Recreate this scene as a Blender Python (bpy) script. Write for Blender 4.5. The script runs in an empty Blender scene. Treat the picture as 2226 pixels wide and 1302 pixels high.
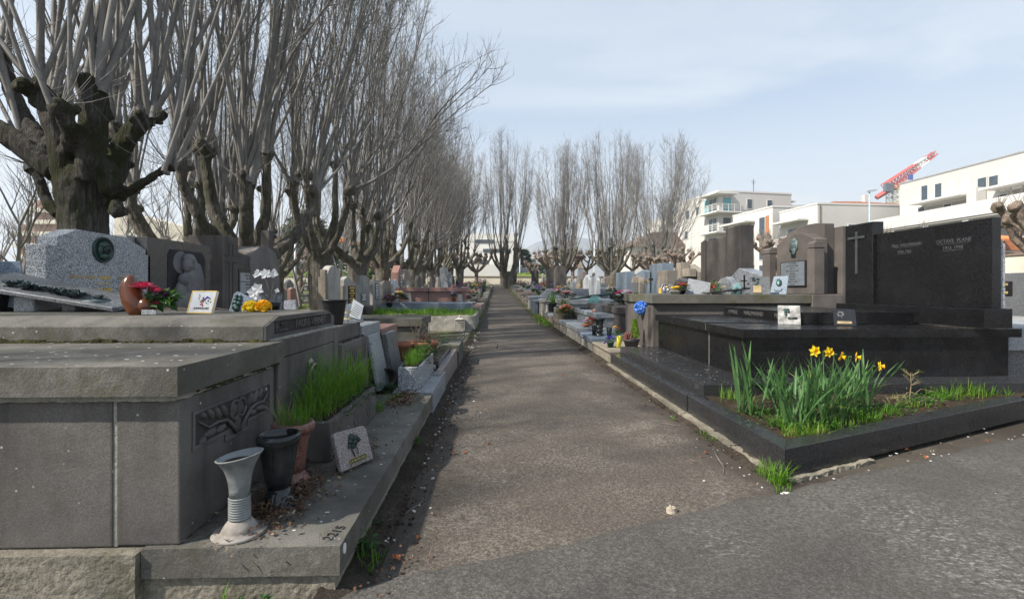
import bpy, bmesh, math, random
import numpy as np
from mathutils import Vector, Matrix, noise as mnoise
random.seed(7); np.random.seed(7)
C = bpy.context.scene.collection
SC = bpy.context.scene
R = math.radians
# ------------------------------------------------------------------ camera
F = 1050.0; HZ = 630.0; CX = 1113.0; EYE = 1.05; TH = R(1.91)
CT, ST = math.cos(TH), math.sin(TH)
cd = bpy.data.cameras.new('camera'); cam = bpy.data.objects.new('camera', cd); C.objects.link(cam)
cd.sensor_width = 36; cd.lens = F/2226*36; cd.clip_start = .05; cd.clip_end = 6000
cd.shift_y = -(651-HZ)/2226
cam.location = (0, 0, EYE); cam.rotation_euler = (R(90), 0, -TH)
SC.camera = cam
# ------------------------------------------------------------------ sky, sun, exposure
SUN_EL = R(44); SUN_H = Vector((-.89, -.46))            # where the sun stands: left and a little behind
w = bpy.data.worlds.new('World'); SC.world = w; w.use_nodes = True
nt = w.node_tree; nt.nodes.clear()
def wn(t, **k):
    n = nt.nodes.new(t)
    for a, b in k.items(): setattr(n, a, b)
    return n
out = wn('ShaderNodeOutputWorld'); bg = wn('ShaderNodeBackground'); bg.inputs['Strength'].default_value = .10
sky = wn('ShaderNodeTexSky', sky_type='NISHITA', sun_disc=False)
sky.sun_elevation = SUN_EL; sky.sun_rotation = math.atan2(SUN_H.x, SUN_H.y) % (2*math.pi)
sky.altitude = 350; sky.air_density = 1.0; sky.dust_density = 2.0; sky.ozone_density = 1.6
tc = wn('ShaderNodeTexCoord'); sp = wn('ShaderNodeSeparateXYZ'); nt.links.new(tc.outputs['Generated'], sp.inputs[0])
def wm(op, a, b=None):
    n = wn('ShaderNodeMath', operation=op)
    for i, x in enumerate((a, b)):
        if x is None: continue
        if isinstance(x, (int, float)): n.inputs[i].default_value = x
        else: nt.links.new(x, n.inputs[i])
    return n.outputs[0]
zz = wm('ADD', wm('MAXIMUM', sp.outputs[2], 0.0), .16)
cmb = wn('ShaderNodeCombineXYZ')
nt.links.new(wm('DIVIDE', sp.outputs[0], zz), cmb.inputs[0]); nt.links.new(wm('DIVIDE', sp.outputs[1], zz), cmb.inputs[1])
mp = wn('ShaderNodeMapping'); mp.inputs['Scale'].default_value = (.55, .95, 1); mp.inputs['Rotation'].default_value = (0, 0, R(-24)); mp.inputs['Location'].default_value = (3.1, 1.35, 0)
nt.links.new(cmb.outputs[0], mp.inputs[0])
nz = wn('ShaderNodeTexNoise'); nz.inputs['Scale'].default_value = .9; nz.inputs['Detail'].default_value = 9; nz.inputs['Roughness'].default_value = .6; nz.inputs['Distortion'].default_value = .5
nt.links.new(mp.outputs[0], nz.inputs['Vector'])
mr = wn('ShaderNodeMapRange', interpolation_type='SMOOTHSTEP'); mr.inputs[1].default_value = .36; mr.inputs[2].default_value = .68; mr.inputs[3].default_value = .08; mr.inputs[4].default_value = 1.0
nt.links.new(nz.outputs['Fac'], mr.inputs[0])
hz = wn('ShaderNodeMapRange', interpolation_type='SMOOTHSTEP'); hz.inputs[1].default_value = 0; hz.inputs[2].default_value = .50; hz.inputs[3].default_value = .95; hz.inputs[4].default_value = 0
nt.links.new(sp.outputs[2], hz.inputs[0])
hi = wn('ShaderNodeMapRange', interpolation_type='SMOOTHSTEP'); hi.inputs[1].default_value = .12; hi.inputs[2].default_value = .55; hi.inputs[3].default_value = 1; hi.inputs[4].default_value = .42
nt.links.new(sp.outputs[2], hi.inputs[0])
mk = wm('MAXIMUM', wm('MULTIPLY', mr.outputs[0], hi.outputs[0]), hz.outputs[0])
mx = wn('ShaderNodeMix', data_type='RGBA'); mx.inputs[7].default_value = (3.75, 3.98, 4.12, 1)
veil = wn('ShaderNodeMix', data_type='RGBA'); veil.inputs[0].default_value = .6; veil.inputs[7].default_value = (1.7, 2.2, 2.72, 1); nt.links.new(sky.outputs[0], veil.inputs[6])
nt.links.new(mk, mx.inputs[0]); nt.links.new(veil.outputs[2], mx.inputs[6])
nt.links.new(mx.outputs[2], bg.inputs[0]); nt.links.new(bg.outputs[0], out.inputs[0])
sl = bpy.data.lights.new('sun', 'SUN'); sl.energy = 3.4; sl.angle = R(.9); sl.color = (1, .93, .83)
so = bpy.data.objects.new('sun', sl); C.objects.link(so)
sd = Vector((SUN_H.x*math.cos(SUN_EL), SUN_H.y*math.cos(SUN_EL), math.sin(SUN_EL)))
so.rotation_euler = sd.to_track_quat('Z', 'Y').to_euler(); so.location = (-20, -10, 25)
vs = SC.view_settings
vs.view_transform = 'Standard'; vs.look = 'None'; vs.gamma = 1; vs.use_curve_mapping = False; vs.exposure = 1.35
# ------------------------------------------------------------------ pixel rays of the photograph -> points on real surfaces
def ray(u, v):
    xc = (u-CX)/F
    return Vector((xc*CT+ST, -xc*ST+CT, (HZ-v)/F))
def PD(u, v, d): return Vector((0, 0, EYE))+ray(u, v)*d
def PX(u, v, X): r = ray(u, v); return PD(u, v, X/r.x)
def PY(u, v, Y): r = ray(u, v); return PD(u, v, Y/r.y)
def PZ(u, v, z): r = ray(u, v); return PD(u, v, (z-EYE)/r.z)
GP = [(-50, 0), (12, 0), (16, .06), (22, .2), (28, .42), (36, .74), (45, 1.15), (60, 1.75), (90, 2.2), (200, 2.6), (3000, 2.6)]
def gz(y):
    for (a, za), (b, zb) in zip(GP, GP[1:]):
        if y <= b: return za+(zb-za)*(max(y, a)-a)/(b-a)
    return GP[-1][1]
def PG(u, v):
    d = 1.0
    while d < 90:
        p = PD(u, v, d)
        if p.z <= gz(p.y): return p
        d += .02 if d < 8 else .1
    return PD(u, v, 60)
def S(px, d): return px*d/F
# ------------------------------------------------------------------ mesh builder
ORG = {}
def bez(p0, p1, p2, n):
    return [p0*(1-t)**2+p1*2*t*(1-t)+p2*t*t for t in [i/n for i in range(n+1)]]
def FR(o, right, up):
    r = Vector(right).normalized(); u = Vector(up).normalized(); n = r.cross(u)
    return Matrix(((r.x, u.x, n.x, o[0]), (r.y, u.y, n.y, o[1]), (r.z, u.z, n.z, o[2]), (0, 0, 0, 1)))
def TR(x, y, z, rz=0, s=1, rx=0, ry=0):
    return Matrix.Translation((x, y, z)) @ Matrix.Rotation(rz, 4, 'Z') @ Matrix.Rotation(ry, 4, 'Y') @ Matrix.Rotation(rx, 4, 'X') @ Matrix.Scale(s, 4)
class MB:
    def __init__(s, M=None): s.v = []; s.f = []; s.M = M or Matrix.Identity(4)
    def add(s, vs, fs):
        o = len(s.v); s.v += [tuple(s.M @ Vector(p)) for p in vs]; s.f += [tuple(i+o for i in f) for f in fs]; return s
    def box(s, x0, x1, y0, y1, z0, z1):
        return s.add([(x0, y0, z0), (x1, y0, z0), (x1, y1, z0), (x0, y1, z0), (x0, y0, z1), (x1, y0, z1), (x1, y1, z1), (x0, y1, z1)],
                     [(0, 3, 2, 1), (4, 5, 6, 7), (0, 1, 5, 4), (1, 2, 6, 5), (2, 3, 7, 6), (3, 0, 4, 7)])
    def hexa(s, b, t): return s.add(list(b)+list(t), [(0, 3, 2, 1), (4, 5, 6, 7), (0, 1, 5, 4), (1, 2, 6, 5), (2, 3, 7, 6), (3, 0, 4, 7)])
    def prism(s, pts, ax, a0, a1):
        n = len(pts)
        mk = {'x': lambda p, a: (a, p[0], p[1]), 'y': lambda p, a: (p[0], a, p[1]), 'z': lambda p, a: (p[0], p[1], a)}[ax]
        return s.add([mk(p, a0) for p in pts]+[mk(p, a1) for p in pts],
                     [tuple(range(n))[::-1], tuple(range(n, 2*n))]+[(i, (i+1) % n, n+(i+1) % n, n+i) for i in range(n)])
    def tube(s, pts, rad, n=8, cap=True):
        pts = [Vector(p) for p in pts]; m = len(pts)
        if not hasattr(rad, '__len__'): rad = [rad]*m
        vs = []; fs = []; ref = None
        for i, p in enumerate(pts):
            t = (pts[min(i+1, m-1)]-pts[max(i-1, 0)]).normalized()
            if ref is None: ref = Vector((1, 0, 0)) if abs(t.x) < .8 else Vector((0, 1, 0))
            a = (ref-t*ref.dot(t)).normalized(); b = t.cross(a); ref = a
            for k in range(n):
                q = 2*math.pi*k/n; vs.append(p+(a*math.cos(q)+b*math.sin(q))*rad[i])
        for i in range(m-1):
            for k in range(n):
                fs.append((i*n+k, i*n+(k+1) % n, (i+1)*n+(k+1) % n, (i+1)*n+k))
        if cap: fs += [tuple(range(n))[::-1], tuple(range((m-1)*n, m*n))]
        return s.add(vs, fs)
    def lathe(s, prof, c=(0, 0, 0), n=24, sx=1, sy=1):
        vs = []; fs = []; m = len(prof)
        for r, z in prof:
            for k in range(n):
                q = 2*math.pi*k/n; vs.append((c[0]+r*sx*math.cos(q), c[1]+r*sy*math.sin(q), c[2]+z))
        for i in range(m-1):
            for k in range(n): fs.append((i*n+k, i*n+(k+1) % n, (i+1)*n+(k+1) % n, (i+1)*n+k))
        fs.append(tuple(range(n))[::-1]); fs.append(tuple(range((m-1)*n, m*n)))
        return s.add(vs, fs)
    def blob(s, c, r, n=10, m=6, amp=.25, fq=3., sx=1, sy=1, sz=1, seed=0):
        vs = []; fs = []; c = Vector(c)
        for i in range(m+1):
            a = math.pi*i/m
            for k in range(n):
                q = 2*math.pi*k/n; d = Vector((math.sin(a)*math.cos(q), math.sin(a)*math.sin(q), math.cos(a)))
                rr = r*(1+amp*mnoise.noise(d*fq+Vector((seed*3.1, c.x*2, c.y*2))))
                vs.append(c+Vector((d.x*sx, d.y*sy, d.z*sz))*rr)
        for i in range(m):
            for k in range(n): fs.append((i*n+k, (i+1)*n+k, (i+1)*n+(k+1) % n, i*n+(k+1) % n))
        return s.add(vs, fs)
    def blade(s, p, az, L, w, lean, curl, seg=3, cup=0):
        d = Vector((math.cos(az), math.sin(az), 0)); sd_ = Vector((-d.y, d.x, 0)); p = Vector(p); vs = []; a = lean; q = p.copy()
        for i in range(seg+1):
            t = i/seg; ww = w*(1-t**2*.97)*.5*(.75+.5*math.sin(t*2.2)); vs += [q-sd_*ww, q+sd_*ww]
            st = L/seg; q = q+(d*math.sin(a)+Vector((0, 0, 1))*math.cos(a))*st; a += curl/seg
        return s.add(vs, [(2*i, 2*i+1, 2*i+3, 2*i+2) for i in range(seg)])
    def leafq(s, p, d, nrm, L, w, bend=.25):
        d = Vector(d).normalized(); n = Vector(nrm); sd_ = d.cross(n)
        if sd_.length < 1e-4: sd_ = d.orthogonal()
        sd_.normalize(); n = sd_.cross(d); p = Vector(p)
        m = p+d*L*.5+n*L*bend*.5; e = p+d*L
        return s.add([p, m-sd_*w*.5, e, m+sd_*w*.5, m-n*w*.2], [(0, 1, 4), (1, 2, 4), (2, 3, 4), (3, 0, 4)])
    def build(s, name, mat, parent=None, bevel=0, smooth=False, origin=None, recalc=True, seg=1):
        me = bpy.data.meshes.new(name)
        if parent is not None: o = ORG[parent.name]
        elif origin is not None: o = Vector(origin)
        else:
            a = np.array(s.v); o = Vector(((a[:, 0].min()+a[:, 0].max())/2, (a[:, 1].min()+a[:, 1].max())/2, a[:, 2].min()))
        me.from_pydata([(p[0]-o.x, p[1]-o.y, p[2]-o.z) for p in s.v], [], s.f)
        if recalc or bevel:
            bm = bmesh.new(); bm.from_mesh(me)
            if recalc: bmesh.ops.recalc_face_normals(bm, faces=bm.faces)
            if bevel:
                ed = [e for e in bm.edges if len(e.link_faces) == 2 and e.calc_face_angle(0) > .5]
                bmesh.ops.bevel(bm, geom=ed, offset=bevel, segments=seg, affect='EDGES', profile=.6, clamp_overlap=True)
            bm.to_mesh(me); bm.free()
        if smooth: me.polygons.foreach_set('use_smooth', [True]*len(me.polygons))
        if mat: me.materials.append(mat)
        ob = bpy.data.objects.new(name, me); C.objects.link(ob)
        if parent is not None: ob.parent = parent; ORG[ob.name] = o
        else: ob.location = o; ORG[ob.name] = o
        return ob
def tag(o, label=None, cat=None, group=None, kind=None):
    if label: o['label'] = label
    if cat: o['category'] = cat
    if group: o['group'] = group
    if kind: o['kind'] = kind
    return o
def thing(name, label, cat, loc, group=None):
    o = bpy.data.objects.new(name, None); C.objects.link(o); o.location = loc; o.empty_display_size = .1
    ORG[o.name] = Vector(loc); return tag(o, label, cat, group)
KIDS = {}
def copy_tree(o, loc=None, rz=0, sc=1, label=None, group=None):
    def rec(s, par):
        c = s.copy(); C.objects.link(c); c.parent = par
        for ch in s.children: rec(ch, c)
        return c
    r = rec(o, None)
    if loc is not None: r.location = loc; r.rotation_euler = (0, 0, rz)
    r.scale = (sc,)*3 if not hasattr(sc, '__len__') else sc
    if label: r['label'] = label
    if group: r['group'] = group
    ORG[r.name] = Vector(r.location); return r
TXT = {}
def text(st, size, M, name, mat, parent, ext=.002, sx=1, align='CENTER', bold=0):
    k = (st, align, bold)
    if k not in TXT:
        cu = bpy.data.curves.new('t', 'FONT'); cu.body = st; cu.size = 1; cu.align_x = align; cu.align_y = 'CENTER'; cu.extrude = 1; cu.resolution_u = 2; cu.offset = bold
        ob = bpy.data.objects.new('t', cu); TXT[k] = bpy.data.meshes.new_from_object(ob); bpy.data.objects.remove(ob)
    me = TXT[k].copy(); me.name = name
    me.transform(M @ Matrix.Diagonal((size*sx, size, ext, 1)))
    o = ORG[parent.name]; me.transform(Matrix.Translation(-o)); me.materials.clear(); me.materials.append(mat)
    ob = bpy.data.objects.new(name, me); C.objects.link(ob); ob.parent = parent; ORG[ob.name] = o
    return ob
def npmesh(name, V, Q, mat, parent=None, origin=(0, 0, 0), smooth=True):
    """V (n,3) array, Q (m,4) or (m,3) faces"""
    o = ORG[parent.name] if parent is not None else Vector(origin)
    me = bpy.data.meshes.new(name); V = np.asarray(V, dtype=np.float32)-np.array(o, dtype=np.float32)
    k = Q.shape[1]; me.vertices.add(len(V)); me.vertices.foreach_set('co', V.ravel())
    me.loops.add(Q.size); me.loops.foreach_set('vertex_index', Q.ravel().astype(np.int32))
    me.polygons.add(len(Q)); me.polygons.foreach_set('loop_start', np.arange(0, Q.size, k, dtype=np.int32))
    try: me.polygons.foreach_set('loop_total', np.full(len(Q), k, dtype=np.int32))
    except Exception: pass
    if smooth: me.polygons.foreach_set('use_smooth', [True]*len(Q))
    me.update(calc_edges=True); me.validate()
    if mat: me.materials.append(mat)
    ob = bpy.data.objects.new(name, me); C.objects.link(ob)
    if parent is not None: ob.parent = parent
    else: ob.location = o
    ORG[ob.name] = o; return ob
def np_tubes(P, Rr, n):
    """P (N,K,3) paths, Rr (N,K) radii -> verts, quads"""
    N, K, _ = P.shape
    T = np.gradient(P, axis=1); T /= np.linalg.norm(T, axis=2, keepdims=True)+1e-9
    ref = np.where(np.abs(T[:, :1, 0:1]) < .7, np.array([[[1., 0, 0]]]), np.array([[[0, 1., 0]]]))
    A = ref-T*np.sum(ref*T, axis=2, keepdims=True); A /= np.linalg.norm(A, axis=2, keepdims=True)+1e-9
    B = np.cross(T, A); q = np.arange(n)*2*np.pi/n
    V = P[:, :, None, :]+Rr[:, :, None, None]*(A[:, :, None, :]*np.cos(q)[None, None, :, None]+B[:, :, None, :]*np.sin(q)[None, None, :, None])
    V = V.reshape(-1, 3); idx = np.arange(N*K*n).reshape(N, K, n); nx = np.roll(idx, -1, axis=2)
    Q = np.stack([idx[:, :-1], nx[:, :-1], nx[:, 1:], idx[:, 1:]], axis=-1).reshape(-1, 4)
    return V, Q
# ------------------------------------------------------------------ materials
class NT:
    def __init__(s, name):
        s.m = bpy.data.materials.new(name); s.m.use_nodes = True; s.t = s.m.node_tree; s.t.nodes.clear()
        s.o = s.n('ShaderNodeOutputMaterial'); s.b = s.n('ShaderNodeBsdfPrincipled'); s.l(s.b.outputs[0], s.o.inputs[0])
        s.pos = s.n('ShaderNodeNewGeometry').outputs['Position']
    def n(s, t, **k):
        x = s.t.nodes.new(t)
        for a, b in k.items(): setattr(x, a, b)
        return x
    def l(s, a, b): s.t.links.new(a, b)
    def set(s, sock, x):
        if isinstance(x, (int, float)): sock.default_value = x
        elif isinstance(x, (tuple, list)): sock.default_value = tuple(x)+((1,) if len(x) == 3 and len(sock.default_value) == 4 else ())
        else: s.l(x, sock)
    def map(s, sc, vec=None):
        m = s.n('ShaderNodeMapping'); m.inputs['Scale'].default_value = sc; s.l(vec or s.pos, m.inputs[0]); return m.outputs[0]
    def noise(s, sc, det=4, ro=.55, dist=0, vec=None):
        x = s.n('ShaderNodeTexNoise'); x.inputs['Scale'].default_value = sc; x.inputs['Detail'].default_value = det; x.inputs['Roughness'].default_value = ro; x.inputs['Distortion'].default_value = dist
        s.l(vec or s.pos, x.inputs['Vector']); return x.outputs['Fac']
    def vor(s, sc, out='Distance', vec=None, rnd=1):
        x = s.n('ShaderNodeTexVoronoi'); x.inputs['Scale'].default_value = sc; x.inputs['Randomness'].default_value = rnd; s.l(vec or s.pos, x.inputs['Vector']); return x.outputs[out]
    def mr(s, f, a, b, c=0, d=1, smooth=True):
        x = s.n('ShaderNodeMapRange'); x.interpolation_type = 'SMOOTHSTEP' if smooth else 'LINEAR'
        for i, q in enumerate((f, a, b, c, d)): s.set(x.inputs[i], q)
        return x.outputs[0]
    def mix(s, f, a, b, mode='MIX'):
        x = s.n('ShaderNodeMix', data_type='RGBA', blend_type=mode); s.set(x.inputs[0], f); s.set(x.inputs[6], a); s.set(x.inputs[7], b); return x.outputs[2]
    def math(s, op, a, b=0):
        x = s.n('ShaderNodeMath', operation=op); s.set(x.inputs[0], a); s.set(x.inputs[1], b); return x.outputs[0]
    def bump(s, h, st, dist=.01, nrm=None):
        x = s.n('ShaderNodeBump'); x.inputs['Strength'].default_value = st; x.inputs['Distance'].default_value = dist; s.l(h, x.inputs['Height'])
        if nrm: s.l(nrm, x.inputs['Normal'])
        return x.outputs[0]
    def fin(s, col, rough=.8, nrm=None, spec=.5, metal=0):
        s.set(s.b.inputs['Base Color'], col); s.set(s.b.inputs['Roughness'], rough); s.b.inputs['Specular IOR Level'].default_value = spec; s.b.inputs['Metallic'].default_value = metal
        if nrm: s.l(nrm, s.b.inputs['Normal'])
        return s.m
def k(c, f): return tuple(x*f for x in c)
def stone(name, c1, c2, sc=2.5, rough=.85, bump=.25, bsc=140, grain=.25, streak=None, moss=None, spots=0, dirt=.35, spec=.35):
    t = NT(name); col = t.mix(t.mr(t.noise(sc, 5, .6), .35, .65), c1, c2)
    if streak: col = t.mix(t.mr(t.noise(1, 4, .6, vec=t.map((5, 5, .7))), .5, .72, 0, streak[1]), col, streak[0])
    if dirt: col = t.mix(t.mr(t.noise(sc*3.3, 6, .65, .3), .45, .75, 0, dirt), col, k(c1, .45))
    fine = t.noise(bsc, 3, .7); col = t.mix(t.mr(fine, .3, .7, 0, grain), col, k(c2, .35))
    if moss: col = t.mix(t.mr(t.noise(moss[2] if len(moss) > 2 else 4, 7, .7), .5, .66, 0, moss[1]), col, moss[0])
    if spots: col = t.mix(t.math('MULTIPLY', t.mr(t.vor(24), .05, .14, spots, 0), t.mr(t.noise(9, 2), .5, .6)), col, (.55, .55, .5))
    pit = t.noise(bsc*.35, 5, .7)
    return t.fin(col, rough, t.bump(t.math('ADD', fine, pit), bump, .006), spec)
def granite(name, dark, mid, light, sc=260, rough=.45, amt=(.42, .58), moss=None, grime=.25, spec=.5):
    t = NT(name); v = t.n('ShaderNodeTexVoronoi'); v.inputs['Scale'].default_value = sc; t.l(t.pos, v.inputs['Vector'])
    sx = t.n('ShaderNodeSeparateColor'); t.l(v.outputs['Color'], sx.inputs[0])
    col = t.mix(t.mr(sx.outputs[0], .38, .5), dark, mid); col = t.mix(t.mr(sx.outputs[0], .62, .7), col, light)
    col = t.mix(t.mr(t.noise(sc*.25, 4, .6), .4, .62, 0, .55), col, mid)
    if grime: col = t.mix(t.mr(t.noise(3, 6, .65), .45, .75, 0, grime), col, k(mid, .4))
    if moss: col = t.mix(t.mr(t.noise(6, 7, .7), .5, .66, 0, moss[1]), col, moss[0])
    return t.fin(col, t.mr(t.noise(7, 4), .3, .7, rough*.8, rough*1.25), t.bump(t.noise(sc*.5, 3), .06, .003), spec)
def plain(name, c, rough=.5, bump=0, bsc=40, vary=.25, metal=0, spec=.5, c2=None, sc=6, sss=0):
    t = NT(name); col = t.mix(t.mr(t.noise(sc, 4, .6), .35, .7, 0, 1), c, c2 or k(c, 1-vary))
    nr = t.bump(t.noise(bsc, 4, .6), bump, .005) if bump else None
    m = t.fin(col, rough, nr, spec, metal)
    return m
def leafm(name, c, c2, rough=.55, tr=.35):
    t = NT(name); col = t.mix(t.mr(t.noise(14, 3, .6), .35, .65), c, c2)
    m = t.fin(col, rough, None, .3)
    tr_ = t.n('ShaderNodeBsdfTranslucent'); t.l(col, tr_.inputs[0]); ms = t.n('ShaderNodeMixShader'); ms.inputs[0].default_value = tr
    t.l(t.b.outputs[0], ms.inputs[1]); t.l(tr_.outputs[0], ms.inputs[2]); t.l(ms.outputs[0], t.o.inputs[0]); return m
MOSS = (.05, .055, .018)
M = {}
M['lava'] = stone('lava_stone', (.104, .098, .092), (.182, .168, .154), 1.7, .88, .3, 190, .6, streak=((.048, .043, .04), .8), moss=((.115, .098, .08), .5, 2.2), spots=.9, dirt=.6)
M['lava_top'] = stone('lava_slab_stone', (.095, .09, .079), (.185, .174, .153), 2.2, .85, .45, 120, .5, moss=((.07, .067, .038), .7, 4), spots=.9, dirt=.7)
M['lava_brown'] = stone('brown_lava_stone', (.088, .078, .072), (.135, .119, .108), 1.6, .9, .3, 120, .3, streak=((.06, .056, .054), .8))
M['mossy'] = stone('mossy_lava_stone', (.10, .098, .082), (.15, .145, .12), 2, .9, .35, 120, .3, moss=((.06, .062, .018), .9, 2.4), spots=.4)
M['concrete'] = stone('rough_concrete', (.33, .295, .235), (.21, .19, .15), 5, .95, .9, 60, .55, moss=((.07, .075, .035), .5, 3), dirt=.5)
M['pale_conc'] = stone('pale_concrete', (.38, .36, .32), (.29, .275, .24), 3, .9, .4, 110, .25, streak=((.13, .125, .105), .6), moss=((.12, .11, .06), .35, 3))
M['pale_stone'] = stone('pale_weathered_stone', (.42, .40, .37), (.33, .315, .285), 3, .88, .25, 120, .2, streak=((.15, .145, .13), .75))
M['brown_stone'] = stone('brown_weathered_stone', (.23, .20, .16), (.31, .275, .23), 2.2, .9, .3, 110, .25, streak=((.09, .085, .07), .75), moss=((.1, .095, .05), .3, 3))
M['grey_stone'] = stone('grey_weathered_stone', (.25, .245, .235), (.33, .325, .31), 2, .88, .25, 110, .25, streak=((.11, .108, .1), .8))
M['granite'] = granite('grey_granite', (.035, .042, .052), (.25, .275, .30), (.58, .60, .62), 210, .42)
M['granite_f'] = granite('fine_grey_granite', (.10, .11, .12), (.28, .30, .32), (.46, .48, .5), 300, .45, moss=((.15, .14, .10), .25))
M['granite_d'] = granite('dark_grey_granite', (.03, .032, .036), (.11, .12, .13), (.25, .26, .27), 260, .4, moss=((.08, .08, .06), .3))
M['granite_b'] = granite('blue_grey_granite', (.07, .09, .12), (.17, .22, .28), (.30, .36, .42), 300, .4)
M['pink'] = granite('pink_granite', (.10, .05, .042), (.28, .15, .125), (.42, .26, .22), 200, .4)
M['pinkgrey'] = granite('pink_grey_granite', (.10, .085, .082), (.24, .2, .195), (.38, .34, .33), 300, .4)
M['black'] = granite('black_granite', (.009, .009, .010), (.013, .013, .015), (.028, .029, .032), 350, .2, grime=.1)
M['pink_conc'] = stone('pink_concrete', (.33, .22, .2), (.25, .17, .155), 4, .85, .3, 120, .3, streak=((.16, .12, .11), .6))
def blackpol():
    t = NT('polished_black_granite')
    v = t.vor(330, 'Color'); sx = t.n('ShaderNodeSeparateColor'); t.l(v, sx.inputs[0])
    col = t.mix(t.mr(sx.outputs[0], .8, .95), (.0055, .0055, .0065), (.026, .027, .03))
    dust = t.mr(t.noise(3.5, 7, .7, .4), .42, .8); col = t.mix(t.math('MULTIPLY', dust, .07), col, (.09, .087, .08))
    col = t.mix(t.mr(t.vor(27), .03, .07, .5, 0), col, (.16, .16, .15))
    ro = t.mr(t.noise(5, 6, .7), .3, .75, .14, .36)
    return t.fin(col, ro, t.bump(t.noise(60, 4), .03, .002), .4)
M['blackpol'] = blackpol()
M['black_worn'] = granite('worn_black_granite', (.013, .013, .015), (.021, .022, .024), (.048, .05, .053), 330, .25, grime=.15)
M['bronze'] = plain('weathered_bronze', (.035, .045, .042), .45, .3, 60, .5, .7, c2=(.05, .10, .09))
M['verdigris'] = plain('verdigris_bronze', (.10, .14, .145), .6, .3, 60, .4, .2, c2=(.06, .09, .095))
M['darkmetal'] = plain('dark_metal', (.02, .02, .022), .45, .2, 60, .4, .6)
M['steel'] = plain('old_steel', (.35, .33, .3), .4, .2, 50, .5, .8)
M['gold'] = plain('gilt_lettering', (.72, .48, .09), .45, 0, 40, .4, .3, c2=(.35, .25, .08))
M['gold_worn'] = plain('worn_gilt_lettering', (.42, .32, .17), .6, 0, 40, .4)
M['inscr'] = plain('grey_inscription', (.085, .085, .09), .5, 0, 40, .3)
M['inscr_dark'] = plain('black_inscription', (.02, .02, .02), .6)
M['white'] = plain('white_paint', (.78, .77, .74), .5, 0, 40, .12)
M['terracotta'] = plain('terracotta', (.36, .14, .07), .85, .3, 60, .35, c2=(.22, .085, .05))
M['brown_glaze'] = plain('brown_glazed_ceramic', (.16, .05, .02), .22, 0, 40, .4, c2=(.08, .03, .015))
M['mortar'] = stone('old_mortar', (.42, .40, .35), (.3, .29, .24), 8, .95, .8, 90, .4)
M['soil'] = stone('dark_soil', (.06, .045, .032), (.035, .027, .02), 9, .97, 1.2, 70, .4, spec=.1)
M['plastic_black'] = plain('black_plastic', (.018, .018, .02), .4, 0, 40, .3)
M['grass'] = leafm('fresh_grass', (.125, .27, .02), (.085, .195, .02))
M['grass2'] = leafm('olive_grass', (.16, .25, .03), (.22, .23, .07))
M['leaf'] = leafm('dark_leaf', (.03, .085, .02), (.05, .12, .03))
M['daff'] = leafm('daffodil_leaf_green', (.10, .21, .065), (.07, .155, .055), .45, .35)
M['deadleaf'] = leafm('dead_brown_leaf', (.13, .07, .04), (.07, .04, .025), .8, .1)
M['orangeleaf'] = leafm('orange_brown_leaf', (.30, .10, .03), (.20, .06, .02), .7, .15)
M['straw'] = plain('dry_straw', (.28, .21, .12), .8, 0, 40, .4)
M['twig'] = plain('dry_twig_bark', (.16, .13, .11), .9, 0, 30, .4)
M['pebble'] = plain('pale_pebble', (.5, .48, .44), .85, .2, 60, .35, sc=2)
M['glass'] = plain('window_glass', (.06, .08, .1), .08, 0, 40, .3)
def petal(name, c, c2=None): return leafm(name, c, c2 or k(c, .75), .5, .25)
for n_, c_, c2_ in (('yellow', (.85, .68, .03), (.85, .58, .02)), ('yellow2', (.82, .50, .01), (.82, .40, .01)), ('orange', (.8, .2, .06), (.6, .12, .04)), ('red', (.55, .03, .04), (.4, .02, .03)), ('crimson', (.38, .02, .06), (.5, .06, .12)),
                  ('pinkf', (.75, .35, .42), (.8, .55, .6)), ('magenta', (.75, .04, .3), (.6, .02, .2)), ('whitef', (.82, .82, .8), (.75, .75, .75)), ('blue', (.07, .22, .68), (.16, .36, .80)), ('violet', (.05, .03, .35), (.1, .05, .45)),
                  ('peach', (.82, .50, .34), (.76, .36, .24)), ('purple', (.12, .03, .12), (.2, .05, .2)), ('lilac', (.5, .35, .6), (.6, .45, .7)), ('cream', (.8, .72, .45), (.75, .65, .35)), ('heather', (.35, .16, .15), (.25, .12, .1))):
    M[n_] = petal(n_+'_petal', c_, c2_)
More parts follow.
